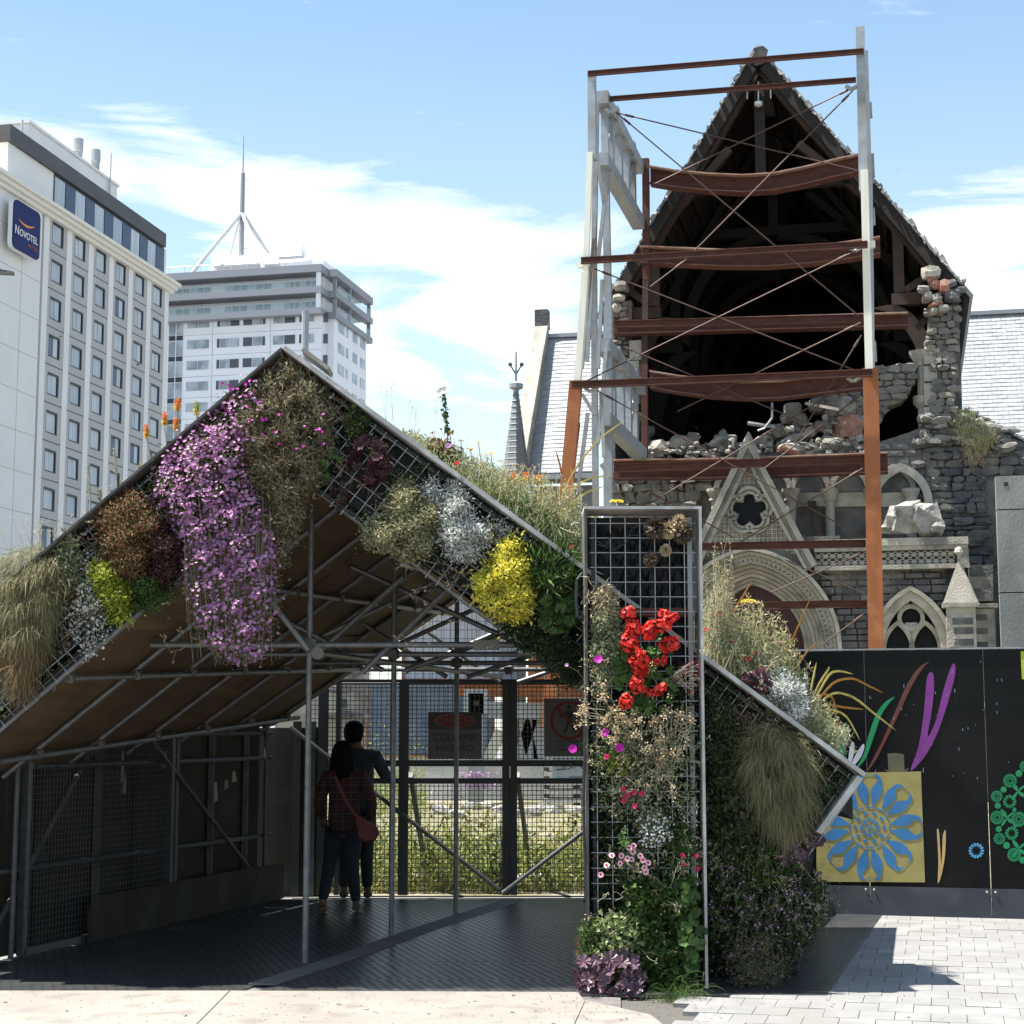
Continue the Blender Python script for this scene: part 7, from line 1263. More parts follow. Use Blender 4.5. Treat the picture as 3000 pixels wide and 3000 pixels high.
def bloom(seed):
    mb = MB(); r = np.random.default_rng(seed); n = 58 + seed * 4; v = r.normal(0, 1, (n, 3)); v /= np.linalg.norm(v, axis=1, keepdims=True); v[:, 1] = -np.abs(v[:, 1]); v *= r.uniform(.72, 1.0, (n, 1)) * np.array((1.0, .85, .9))
    mb.discs(v, v + r.normal(0, .35, v.shape), r.uniform(.2, .32, n), 5, .18, star=.28); mb.discs(v[::3] * .7, v[::3] + r.normal(0, .5, v[::3].shape), .3, 5, .3, 1, star=.3); return mb.mesh('flower_head', ['fl_red', 'fl_deep'])
lm('fl_deep', [(.34, .006, .006), (.24, .004, .004)], .6, .1); BL = [bloom(s_) for s_ in range(5)]
for i, (x, y, r) in enumerate(((1842, 1798, 20), (1952, 1815, 30), (1968, 1812, 22), (1857, 1842, 25), (1905, 1850, 30), (1935, 1835, 30), (1846, 1884, 28), (1962, 1887, 28), (1880, 1925, 26), (1878, 1953, 30), (1866, 1940, 22), (1945, 1935, 16), (1920, 1938, 12), (1866, 2006, 24), (1932, 2020, 25), (1902, 2028, 13), (1835, 2056, 22))):
    k_ = r * 1.12 / 5000 * CY; piece('flower_head', BL[i % 5], Matrix.Translation(AT(x, y, CY - .09 - .03 * (i % 3))) @ Matrix.Rotation(i * 1.3, 4, 'Y') @ Matrix.Rotation(.3 * math.sin(i), 4, 'X') @ Matrix.Diagonal((k_, k_ * .8, k_ * (.8 + .25 * math.cos(i * 2)), 1)), ger)
for x, y in sp(70, 1895, 1975, 90, 120): piece('leaf', LG, Matrix.Translation(AT(x, y, CY - RNG.uniform(0, .08))) @ Vector((RNG.normal(0, .4), -1, .5)).normalized().to_track_quat('Z', 'Y').to_matrix().to_4x4() @ Matrix.Diagonal((.036, .036, .036, 1)), ger)
mb = MB(); e = AT([1842, 1952, 1857, 1905, 1846, 1962, 1880, 1866, 1932, 1835], [1798, 1815, 1842, 1850, 1884, 1887, 1925, 2006, 2020, 2056], CY - .08); b_ = AT([1890] * 10, [2010] * 10, CY + .05); mb.strands(np.stack((b_, (b_ + e) / 2 + (0, -.02, -.02), e), 1), .004); part('stalks', mb, 'stem', ger, kind='stuff')
for x, y, lb in ((1753, 1932, 'topmost magenta petunia at the left of the red geraniums'), (1771, 2146, 'magenta petunia on the upper left of the dry flower mass'), (1815, 2190, 'deep purple-magenta petunia inside the column left of centre'), (1678, 2194, 'magenta petunia dangling left of the column edge')):
    o = plant('petunia', lb, AT(x, y, CY - .1), 'flower'); mb = MB(); c = AT(x, y, CY - .16); mb.discs(np.array([c]), rnd(1, (-.1, -1, .2), .15), .034, 5, .25, star=.12); part('petals', mb, 'fl_magenta', o); mb = MB(); mb.strands(np.array([[AT(x + 40, y + 40, CY), AT(x + 20, y + 30, CY - .06), c + (0, .01, 0)]]), .003); part('stem', mb, 'stem', o)
o = plant('violet_flower', 'tiny violet flower left of the column below the green rosettes', AT(1660, 1948, CY), 'flower'); mb = MB(); mb.discs(np.array([AT(1660, 1948, CY - .1)]), rnd(1, (0, -1, .2), .1), .016, 5, .3); part('petals', mb, 'fl_lilac', o); mb = MB(); mb.strands(np.array([[AT(1710, 1990, CY), AT(1690, 1965, CY - .05), AT(1661, 1950, CY - .09)]]), .0025); part('stem', mb, 'stem', o)
spray('strawflower', 'dry tan strawflower sprays spilling left across the column edge', (1800, 2120), sp(16, 1740, 2080, 50, 120), heads=20); spray('strawflower', 'pale dry flower clusters in the centre below the geraniums', (1860, 2200), sp(18, 1825, 2130, 60, 60)); spray('strawflower', 'thick tangle of dry cream flower heads at the right side of the column', (1960, 2280), sp(30, 1970, 2150, 80, 100), heads=18)
spray('strawflower', 'dry brown sprays hanging at the middle right of the column', (1930, 2240), sp(22, 1940, 2260, 90, 90), heads=12); spray('dry_sprig', 'bare crooked pale stem with two small pods low on the column', (1945, 2640), [(2010, 2510), (2000, 2550), (1985, 2670), (1990, 2655), (2005, 2530)], heads=8, r=.004); spray('red_grass', 'fine reddish grass heads at the right edge below the geraniums', (1960, 2000), sp(30, 2030, 1985, 40, 50), mt='fl_crimson', heads=10, hr=.014, hl=.007)
bush('tangled_stems', 'tangle of grey stems and small leaves in the middle of the column', [(1740, 2060), (1850, 2090), (2030, 2080), (2040, 2260), (2030, 2400), (1900, 2440), (1760, 2380), (1730, 2250)], 1500, 'lf_sage', Y=CY + .03, bulge=.2, L=(.018, .045), W=.25, stems=170, smat='stem_pale')
bush('dark_understorey', 'dark green understorey behind the flowers in the middle of the column', [(1735, 2000), (2040, 1960), (2045, 2300), (2045, 2900), (1735, 2900)], 7000, 'lf_dark', Y=CY + .12, bulge=.2, L=(.02, .05), W=.45, soft=60, stems=60)
def dots(name, label, spots, mt, r, k_=5, leaf=None, eye=None, cat='flower'):
    c = AT(np.mean([s_[0] for s_ in spots]), np.mean([s_[1] for s_ in spots]), CY); o = plant(name, label, c, cat)
    e = AT([s_[0] for s_ in spots], [s_[1] for s_ in spots], CY - .14 - RNG.random(len(spots)) * .06); nn = rnd(len(spots), (0, -1, .35), .25)
    for i in range(len(spots)):
        mb = MB(); mb.discs(e[i:i + 1], nn[i:i + 1], r, 6, .12, 0, .12)
        if eye: mb.discs(e[i:i + 1] + (0, -.006, .002), nn[i:i + 1], r * .42, 6, .05, 1)
        part('flower', mb, [mt, eye] if eye else mt, o)
    mb = MB(); b_ = np.broadcast_to(c + (0, .05, -.1), e.shape) + RNG.normal(0, .04, e.shape); mb.strands(np.stack((b_, (b_ + e) / 2, e + (0, .01, 0)), 1), .002); part('stems', mb, 'stem', o, kind='stuff')
    if leaf: n = 420; q = c + RNG.normal(0, 1, (n, 3)) * np.array((.1, .05, .07)); mb = MB(); mb.leaves(q, rnd(n, (0, -.4, .5)), rnd(n), .035, .006); part('foliage', mb, leaf, o, kind='stuff')
dots('pinks', 'pale pink dianthus flowers with crimson eyes low on the column', [(1792, 2506), (1820, 2508), (1843, 2484), (1856, 2478), (1854, 2496), (1838, 2516), (1850, 2518), (1876, 2508), (1884, 2520), (1899, 2528), (1888, 2543), (1892, 2555), (1816, 2530), (1777, 2535), (1760, 2563)], 'fl_pink', .023, leaf='lf_sage', eye='fl_crimson')
dots('crimson_pinks', 'crimson dianthus flowers above the white flower cushion', [(1826, 2312), (1857, 2322), (1879, 2325), (1838, 2330), (1827, 2345), (1860, 2362)], 'fl_crimson', .022, leaf='lf_sage'); dots('crimson_pinks', 'crimson dianthus at the lower right edge of the column', [(2000, 2506), (2040, 2508), (2004, 2533), (2045, 2545)], 'fl_crimson', .019, leaf='lf_sage'); dots('ranunculus', 'single dark red flower at the left between the petunias', [(1777, 2217)], 'fl_crimson', .022, leaf='lf_green')
wf = plant('white_candytuft', 'cushion of tiny white flowers in the lower middle of the column', AT(1920, 2420, CY)); pl_ = ell(1918, 2428, 56, 54, seed=5); mb = MB(); q = cloud(pl_, 1300, CY, .18, 50)[0]; mb.leaves(q, rnd(1300, (0, -.4, .4)), rnd(1300), .025, .006); part('foliage', mb, 'lf_sage', wf, kind='stuff'); q = cloud(pl_, 130, CY, .24, 50, .1)[0]; mb = MB(); mb.discs(q, rnd(130, (0, -1, .5), .3), .0085, 5, .2, star=.2); part('flowers', mb, 'fl_white', wf, kind='stuff')
bush('green_cress', 'fresh green feathery foliage at the right of the white flowers', ell(2000, 2470, 40, 60, seed=6), 900, 'lf_green', Y=CY, bulge=.16, L=(.014, .03), W=.3)
bush('lettuce_leaf', 'small yellow-green leafy plant at the left middle of the column', ell(1808, 2235, 34, 28, seed=7), 110, 'lf_lime', Y=CY, bulge=.14, L=(.03, .06), W=.6)
leafy('foxglove_leaves', 'larger green leaves at the lower right edge of the column', sp(26, 2020, 2720, 36, 130) , LG, .045, CY - .02); leafy('small_green_rosette', 'small green rosette left of the white flower cushion', sp(9, 1828, 2455, 24, 22), LG, .028, CY)
bush('variegated_creeper', 'cream-edged creeping leaves over the lower left of the column', [(1730, 2700), (1790, 2680), (1870, 2690), (1900, 2740), (1880, 2820), (1830, 2860), (1760, 2860), (1720, 2800)], 900, 'lf_varieg', Y=CY - .03, bulge=.25, L=(.022, .042), W=.75, stems=40)
bush('dark_creeper', 'dark green creeping leaves over the lower right of the column', [(1830, 2580), (2030, 2560), (2045, 2880), (1900, 2910), (1840, 2800)], 2200, 'lf_green', Y=CY, bulge=.22, L=(.02, .045), W=.75, stems=60)
bush('moss_ball', 'bright green mossy mound at the lower left corner of the column', ell(1735, 2760, 42, 70, seed=8), 2600, 'lf_green', Y=CY - .03, bulge=.22, L=(.01, .02), W=.3)
leafy('purple_coral_bells', 'mauve-purple coral bells leaves at the foot of the column', sp(40, 1790, 2860, 105, 75), LP, .055, CY - .12)
spray('pink_bell_spike', 'thin spikes of tiny pink bells leaning out at the column foot', (1715, 2900), [(1695, 2760), (1690, 2790), (1700, 2820), (1688, 2840)], mt='fl_crimson', heads=14, hr=.014, hl=.008, Y=12.2)

def band_growth(name, p0, p1, q1, q0, n, mt, L, seed, gap):
    P_, u, x, y = cloud([p0, p1, q1, q0], n, 12.77, .14, 40); m_ = np.sin(x * .021 + seed) + np.sin(y * .03 + x * .011 + seed * 2) + .6 * np.sin((x - y) * .05); P_ = P_[m_ > gap]; k_ = len(P_); mb = MB(); l = RNG.uniform(*L, k_); mb.leaves(P_, rnd(k_, (0, -.3, -.1)), rnd(k_, (0, -1, .4)), l, l * .35); solo(name, mb, mt, kind='stuff')
for i, (mt, L, n, gap) in enumerate((('lf_dark', (.02, .05), 5000, .2), ('lf_sage', (.02, .05), 2600, .9), ('dry_dark', (.03, .07), 2200, .6), ('lf_green', (.02, .05), 2400, 1.0), ('lf_rust', (.02, .04), 1400, 1.0))):
    band_growth('band_undergrowth', (840, 1060), (-20, 1795), (-20, 2130), (860, 1385), n, mt, L, i * 1.7, gap); band_growth('band_undergrowth', (842, 1060), (1720, 1700), (1720, 2030), (870, 1390), n, mt, L, i * 2.3 + 1, gap + .25); band_growth('band_undergrowth', (2060, 1945), (2490, 2280), (2390, 2430), (2060, 2230), n // 2, mt, L, i * 1.1 + 3, gap - .5)
for x0, x1, y0, y1, n in ((1725, 2045, 1900, 2880, 150), (1150, 1700, 1480, 1900, 60), (2080, 2420, 2050, 2700, 80), (200, 560, 1450, 1900, 50)):
    a = AT(RNG.uniform(x0, x1, n), RNG.uniform(y0, y1, n), np.where(x0 > 1700, np.where(x0 < 2050, 12.36, 12.8), 12.76)); e = a + rnd(n, (0, -.05, 0), .06); mb = MB(); mb.strands(np.stack((a, (a * 2 + e) / 3 + RNG.normal(0, .012, a.shape), (a + 2 * e) / 3 + RNG.normal(0, .015, a.shape), e), 1), .0018); q = np.repeat(e, 7, 0) + RNG.normal(0, .012, (n * 7, 3)); mb.leaves(q, rnd(len(q)), rnd(len(q)), .016, .008, m=1); solo('dry_stems', mb, ['stem_pale', 'dry'], kind='stuff')

wild('bank_stems', 'loose leafy stems with pale tips over the shaded right wing', [(2080, 2350), (2200, 2380), (2330, 2480), (2450, 2590), (2430, 2690), (2320, 2770), (2150, 2800), (2075, 2700)], 230, 'lf_sage', 12.9, bulge=.35, drop=(30, 120), L=(.014, .036), smat='stem', tip='fl_lilac')
n = 110; q = np.concatenate((gnd_(RNG.uniform(1560, 2130, n), RNG.uniform(2906, 2995, n), .042), gnd_(RNG.uniform(2150, 2900, 50), RNG.uniform(2720, 2990, 50), .036), gnd_(RNG.uniform(0, 1500, 30), RNG.uniform(2908, 2995, 30), .04))); mb = MB(); mb.leaves(q, rnd(len(q), s_=1.) * np.array((1, 1, .08)), np.tile((0, 0, 1.), (len(q), 1)) + rnd(len(q)) * .2, RNG.uniform(.012, .035, len(q)), .013, .1, 0); mb.M = [int(RNG.random() < .35) for _ in mb.M]; solo('leaf_litter', mb, ['dry_dark', 'lf_rust'], kind='stuff')
# ================================================================ building site beyond the fence
mat('soil', (.21, .185, .12), .95, 0, (.15, .14, .075), 1.6, .4, 20, col3=(.30, .275, .23), n3=.7)
mat('cont_blue', (.10, .135, .20), .6, 0, (.15, .185, .24), 1.5, 0, col3=(.22, .25, .29), n3=.8); mat('cont_white', (.42, .43, .46), .6, 0, (.36, .37, .40), 1.5, 0, col3=(.40, .34, .30), n3=1.6); mat('cont_rust', (.16, .05, .025), .85, 0, (.3, .2, .17), 6)
lm('lf_weed', [(.14, .19, .04), (.22, .26, .06), (.32, .28, .12), (.09, .15, .03)])
g_ = MB(); a = FNY + .12
g_.quad((-12, a, .012), (14, a, .012), (14, 70, .012), (-22, 70, .012)); solo('site_ground', g_, 'soil', kind='structure')
def container(name, label, x0, y0, x1, y1, Y, mt, axis=(1, 0, 0), dep=2.4, rustl=True):
    a, b_ = AT(x0, y1, Y), AT(x1, y0, Y); o = thing(name, label, 'container', ((a[0] + b_[0]) / 2, Y + dep / 2, a[2])); W_, Hh2 = b_[0] - a[0], b_[2] - a[2]
    mb = MB(); prof = []; p = .28; x = a[0] + .1
    while x < b_[0] - .12:
        for dx, dy in ((0, .0), (.07, .0), (.105, .036), (.175, .036), (.21, 0)): 
            if x + dx < b_[0] - .1: prof.append((x + dx, Y + .03 + dy))
        x += p * .75
    prof = sorted(set(prof)); A_ = [(x_, y_, a[2] + .12) for x_, y_ in prof]; B_ = [(x_, y_, b_[2] - .1) for x_, y_ in prof]; mb.strip(A_, B_); part('side_sheet', mb, mt, o)
    mb = MB(); mb.box(((a[0] + b_[0]) / 2, Y + dep / 2 + .1, (a[2] + b_[2]) / 2), (W_ - .16, dep, Hh2 - .2)); part('body', mb, mt, o)
    for z, h in ((a[2] + .06, .12), (b_[2] - .05, .1)): mb = MB(); mb.box(((a[0] + b_[0]) / 2, Y + .06, z), (W_, .12, h)); part('rail', mb, 'cont_rust' if z < b_[2] - .2 and rustl else mt, o)
    for x_ in (a[0] + .05, b_[0] - .05): mb = MB(); mb.box((x_, Y + .058, (a[2] + b_[2]) / 2), (.1, .13, Hh2 - .01)); part('corner_post', mb, 'cont_rust' if rustl else mt, o)
    return o
CYD = 50.
container('shipping_container', 'blue corrugated shipping container with rusty corner behind the fence', 1072, 2005, 1450, 2222, CYD, 'cont_blue')
o = container('shipping_container', 'pale grey corrugated container stacked higher behind the fence', 1176, 1700, 1500, 2000, CYD + .8, 'cont_white')
for t, y in (('N C', 1782), ('6 2 9 9 4', 1798)): text('lettering', t, .12 * 1.38 * .6, frame(AT(1342, y, CYD + .79), SX, SZ, NF), 'sign_black', o)
mb = MB(); mb.box(AT(1485, 1950, CYD) + (0, .5, 0), (.5, .8, 1.4)); o = solo('generator_cabinet', mb, 'cont_blue', 'small teal machine cabinet right of the pale container', 'cabinet')
bw = thing('concrete_barrier_wall', 'low grey concrete barrier wall standing in the weeds behind the fence', 'wall', AT(1350, 2335, 46) * (1, 1, 0))
for i in range(5): a, b_ = AT(1060 + i * 140, 2336, 46), AT(1060 + (i + 1) * 140 - 2, 2222, 46); mb = MB(); mb.hexa([(a[0], 45.7, 0), (b_[0], 45.7, 0), (b_[0], 46.8, 0), (a[0], 46.8, 0), (a[0], 46, b_[2]), (b_[0], 46, b_[2]), (b_[0], 46.5, b_[2]), (a[0], 46.5, b_[2])]); part('barrier_block', mb, 'concrete', bw)
st = thing('steel_column_stub', 'galvanised steel column head with bolt holes lying beside the warning sign', 'steel section', AT(1395, 2330, 44) * (1, 1, 0)); a = AT(1395, 2020, 44); mb = MB(); mb.box(AT(1395, 2055, 44), (.62, .1, .62)); part('end_plate', mb, 'galv', st)
mb = MB(); mb.beam((a[0], 44.15, 0), (a[0], 44.15, a[2] - .1), .4, .4, (1, 0, 0)); part('column', mb, 'galv', st); mb = MB(); c = AT(1395, 2060, 43.94); mb.lathe(c, [(.08, 0), (.08, .01)], 12, axis=(0, -1, 0)); part('bolt_hole', mb, 'black', st)
mb = MB(); mb.beam(AT(1400, 2078, 44.3), AT(1600, 2085, 44.3), .36, .42); part('crossarm', mb, 'galv', st)
for a, b_ in (((1560, 2100), (1520, 2225)), ((1430, 2225), (1468, 2140)), ((1575, 2090), (1580, 2225)), ((1530, 2090), (1560, 2225))): mb = MB(); mb.beam(AT(*a, 44.5), AT(*b_, 44.5), .25, .3, (1, 0, 0)); part('prop', mb, 'galv' if a[0] != 1430 else 'post_cream', st)
mb = MB(); mb.ibeam(AT(1345, 2022, 47.5), AT(1760, 2025, 47.5), .25, .36, .04); solo('rust_beam', mb, 'primer_orange', 'long rust-red steel beam lying level behind the fence', 'beam')
mb = MB(); mb.beam(AT(1572, 1905, 49), AT(1560, 2320, 49), .4, .45, (1, 0, 0)); solo('orange_prop', mb, 'primer_orange', 'orange steel prop seen through the gap left of the column', 'beam')
pal = thing('timber_pallets', 'stack of grey timber pallets under the white notice board', 'pallet', AT(1660, 2350, 42) * (1, 1, 0))
for i in range(5): z = AT(1660, 2345 - i * 26, 42)[2]; a, b_ = AT(1595, 2345, 42)[0], AT(1790, 2345, 42)[0]; mb = MB(); mb.box(((a + b_) / 2, 42.3, z), (b_ - a, 1.0, .1)); part('board', mb, 'board_grey', pal)
for x in (1600, 1690, 1780): mb = MB(); p = AT(x, 2300, 42.3); mb.box((p[0], 42.4, .55), (.14, .8, 1.1)); part('bearer', mb, 'board_dark', pal)
wb = thing('stone_wall_fragment', 'pale stone wall with dark quoin blocks behind the two visitors', 'wall', AT(1000, 2330, 52) * (1, 1, 0)); a, b_ = AT(800, 2330, 52), AT(1080, 1880, 52); mb = MB(); mb.box(((a[0] + b_[0]) / 2, 52.3, b_[2] / 2), (b_[0] - a[0], .4, b_[2])); part('wall', mb, 'limestone', wb)
for x, y, w_, h in ((995, 2020, 70, 20), (1000, 2060, 30, 26), (995, 2095, 80, 26), (1010, 1985, 60, 22), (1050, 2120, 26, 60), (1020, 1970, 80, 18)): p = AT(x, y, 52.04); mb = MB(); mb.rock(p, (w_ / 5000 * 52, .12, h / 5000 * 52), x, np.eye(3), rough=.06); part('stone', mb, 'bluestone', wb)
for i in range(10): p = AT(1300 + i * 40 + RNG.uniform(-10, 10), 2345, 40 + RNG.uniform(-3, 2)); mb = MB(); mb.rock((p[0], p[1], .05), (RNG.uniform(.3, .8), .4, RNG.uniform(.12, .3)), i + 3, rough=.12); solo('rubble_stone', mb, 'rubble_pale', '%s pale stone from the left lying in the weeds behind the fence' % 'first second third fourth fifth sixth seventh eighth ninth tenth'.split()[i], 'stone', 'stones in the weeds')
def weeds(name, n, x0, x1, Y0, Y1, h0, h1, mt, kind='blade'):
    Yv = RNG.uniform(Y0, Y1, n); X_ = (RNG.uniform(x0, x1, n) - 1500) / 5000 * Yv; base = np.stack((X_, Yv, np.full(n, .01)), 1); mb = MB()
    clump = .55 + .45 * np.sin(X_ * 3.1 + Yv * 1.3) * np.cos(Yv * 2.3 - X_)
    if kind == 'blade': mb.blades(base, np.stack((RNG.normal(0, .3, n), RNG.normal(0, .3, n), np.ones(n)), 1), RNG.uniform(h0, h1, n) * clump, .006, RNG.uniform(.1, .7, n), 3)
    else: hgt = RNG.uniform(h0, h1, n) * clump; q = base + np.stack((RNG.normal(0, .03, n), RNG.normal(0, .03, n), hgt * RNG.random(n)), 1); mb.leaves(q, rnd(n, (0, 0, .6)), rnd(n, (0, -.5, 1)), RNG.uniform(.05, .13, n), .03)
    solo(name, mb, mt, kind='stuff')
weeds('weeds', 13000, 880, 1780, FNY + .3, 25, .2, .85, 'lf_weed'); weeds('weeds', 16000, 880, 1780, FNY + .3, 24, .15, .9, 'lf_weed', 'leaf'); weeds('tall_weeds', 900, 900, 1780, FNY + .3, 23, .7, 1.35, 'lf_weed'); weeds('tall_weeds', 6000, 900, 1780, FNY + .3, 22.5, .6, 1.25, 'lf_weed', 'leaf'); weeds('dry_grass', 6000, 880, 1780, FNY + .4, 38, .08, .35, 'dry'); weeds('weeds', 3500, 1020, 1250, 36, 44, .4, 2.6, 'lf_weed', 'leaf'); weeds('weeds', 5000, 880, 1780, 26, 44, .1, .6, 'lf_weed')
for x, y, h in ((1465, 2618, .75), (1430, 2616, .55)):
    o = plant('dock_weed', 'tall broad-leaved dock growing just behind the fence' if h > .6 else 'low broad-leaved weed just behind the fence left of the dock', AT(x, y, FNY + .35) * (1, 1, 0)); b_ = AT(x, y, FNY + .35) * (1, 1, 0); mb = MB(); mb.path([b_, b_ + (.03, 0, h * .6), b_ + (0, 0, h)], .008, 6); part('stem', mb, 'stem', o)
    for i in range(9): a = i * 2.4; c = b_ + (0, 0, h * (.15 + .85 * i / 9)); mb = MB(); mb.leaves(np.array([c]), np.array([[math.cos(a), math.sin(a) * .5, .45]]), np.array([[0, -.4, 1.]]), .22 - .012 * i, .07); part('leaf', mb, 'lf_green', o)
n = 260; q = AT(RNG.normal(1400, 26, n), RNG.uniform(2262, 2312, n), 42); mb = MB(); mb.discs(q, rnd(n, (0, -1, .3)), .026, 5, .2); solo('loosestrife', mb, 'fl_lilac', 'spikes of purple wild flowers in front of the concrete barrier', 'wild flowers', kind='stuff')
n = 160; q = AT(RNG.uniform(1560, 1720, n), RNG.uniform(2400, 2560, n), 20.5); mb = MB(); mb.discs(q, rnd(n, (0, -1, .6)), .012, 5, .2); solo('ragwort', mb, 'fl_gold', 'scattered small yellow wild flowers behind the right of the fence', 'wild flowers', kind='stuff')
for x, y in ((2830, 1225), (2880, 1262), (2860, 1300)):
    pl_ = ell(x, y + 20, 40, 45, seed=x); P_, u, xx, yy = cloud(pl_, 420, C.q(x, y, -.1)[1], .4, 50); o = plant('ruin_weed', {2830: 'upper dry weed tuft growing on the broken wall', 2880: 'right-hand dry weed tuft on the broken wall beside the gutter', 2860: 'lower straw-coloured weed tuft on the broken wall'}[x], P_.mean(0)); mb = MB(); mb.blades(P_, rnd(420, (0, -.1, .9), .4), .3, .012, .3, 3); part('blades', mb, 'lf_meadow' if x != 2860 else 'dry', o, kind='stuff')
# ================================================================ birds, lamp
def bird_(x, y, Y, s_, label):
    o = thing('bird', label, 'bird', AT(x, y, Y)); c = AT(x, y, Y); mb = MB(); mb.lathe(c + (-.5 * s_, 0, 0), [(.01, 0), (.12 * s_, .25 * s_), (.13 * s_, .5 * s_), (.08 * s_, .8 * s_), (.1 * s_, .95 * s_), (.02, 1.15 * s_)], 8, axis=(.95, 0, .3)); part('body', mb, 'black', o)
    for k_ in (-1, 1): mb = MB(); mb.add([c + np.array(v) * s_ for v in ((-.2, 0, .05), (.25, 0, .1), (.15, k_ * .5, .35), (-.5, k_ * 1.1, .15), (-.15, k_ * .5, .2))], ((0, 1, 2, 4), (4, 2, 3))); part('wing', mb, 'black', o)
bird_(405, 1070, 60, .16, 'small dark bird flying across the hotel windows'); bird_(178, 987, 60, .1, 'tiny dark bird higher up against the hotel windows')
sl_ = thing('street_lamp', 'dark street lamp arm poking in at the left edge', 'lamp', AT(-300, 2300, 30) * (1, 1, 0)); a = AT(-300, 770, 30); mb = MB(); mb.tube((a[0], 30, 0), a, .07, 10, .05); part('pole', mb, 'steel_dark', sl_); b_ = AT(0, 792, 30); mb = MB(); mb.tube(a, b_, .04, 8); part('arm', mb, 'steel_dark', sl_); mb = MB(); e = AT(40, 800, 30); mb.hexa([b_ + (-.35, -.08, -.05), e + (0, -.06, -.035), e + (0, .06, -.035), b_ + (-.35, .08, -.05), b_ + (-.35, -.07, .07), e + (0, -.05, .02), e + (0, .05, .02), b_ + (-.35, .07, .07)]); part('lamp_head', mb, 'steel_dark', sl_)
# ================================================================ two visitors, seen from behind
def plaid(name, c0, c1, c2):
    ma = mat(name, c0, .9); t = ma.node_tree; N, lk = t.nodes.new, t.links.new; tcn = N('ShaderNodeTexCoord'); sp_2 = N('ShaderNodeSeparateXYZ'); lk(tcn.outputs['Object'], sp_2.inputs[0]); prev = None
    for ax, fq in ((0, 88), (2, 88)):
        for sc2, col, th in ((1, c1, .0), (1, c2, .82)):
            m_ = N('ShaderNodeMath'); m_.operation = 'MULTIPLY'; m_.inputs[1].default_value = fq; lk(sp_2.outputs[ax], m_.inputs[0]); s2 = N('ShaderNodeMath'); s2.operation = 'SINE'; lk(m_.outputs[0], s2.inputs[0]); g2 = N('ShaderNodeMath'); g2.operation = 'GREATER_THAN'; g2.inputs[1].default_value = th; lk(s2.outputs[0], g2.inputs[0]); m3 = N('ShaderNodeMath'); m3.operation = 'MULTIPLY'; m3.inputs[1].default_value = .6; lk(g2.outputs[0], m3.inputs[0])
            mx_ = N('ShaderNodeMix'); mx_.data_type = 'RGBA'; lk(m3.outputs[0], mx_.inputs['Factor']); mx_.inputs['B'].default_value = (*col, 1)
            if prev: lk(prev, mx_.inputs['A'])
            else: mx_.inputs['A'].default_value = (*c0, 1)
            prev = mx_.outputs['Result']
    lk(prev, t.nodes['Principled BSDF'].inputs['Base Color'])
plaid('plaid_red', (.055, .005, .006), (.006, .005, .008), (.06, .057, .057)); plaid('plaid_blue', (.028, .038, .065), (.008, .01, .018), (.055, .06, .07))
mat('denim', (.007, .010, .02), .9, 0, (.012, .017, .03), 20); mat('trousers', (.012, .013, .018), .9); mat('skin', (.13, .075, .05), .6); mat('hair_black', (.004, .0036, .0035), .8, spec=.1); mat('shoe_tan', (.08, .055, .035), .8); mat('shoe_dark', (.05, .04, .035), .7); mat('bag_red', (.10, .009, .008), .6)  # figures darkened towards silhouettes, walkway shade put into their colours
def skin(name, verts, edges, radii, mt, parent, root=0, sub=2):
    me = bpy.data.meshes.new(name); me.from_pydata([tuple(map(float, v)) for v in verts], edges, []); ob = bpy.data.objects.new(name, me); COL.objects.link(ob)
    md = ob.modifiers.new('skin', 'SKIN'); md.use_smooth_shade = True
    for i, r in enumerate(radii): sv = me.skin_vertices[0].data[i]; sv.radius = (r, r) if not hasattr(r, '__len__') else r; sv.use_root = (i == root)
    m2 = ob.modifiers.new('sub', 'SUBSURF'); m2.levels = sub; m2.render_levels = sub
    dg = bpy.context.evaluated_depsgraph_get(); me2 = bpy.data.meshes.new_from_object(ob.evaluated_get(dg)); bpy.data.objects.remove(ob); me2.materials.clear(); me2.materials.append(M(mt)); me2.polygons.foreach_set('use_smooth', [True] * len(me2.polygons))
    return link(bpy.data.objects.new(name, me2), parent)
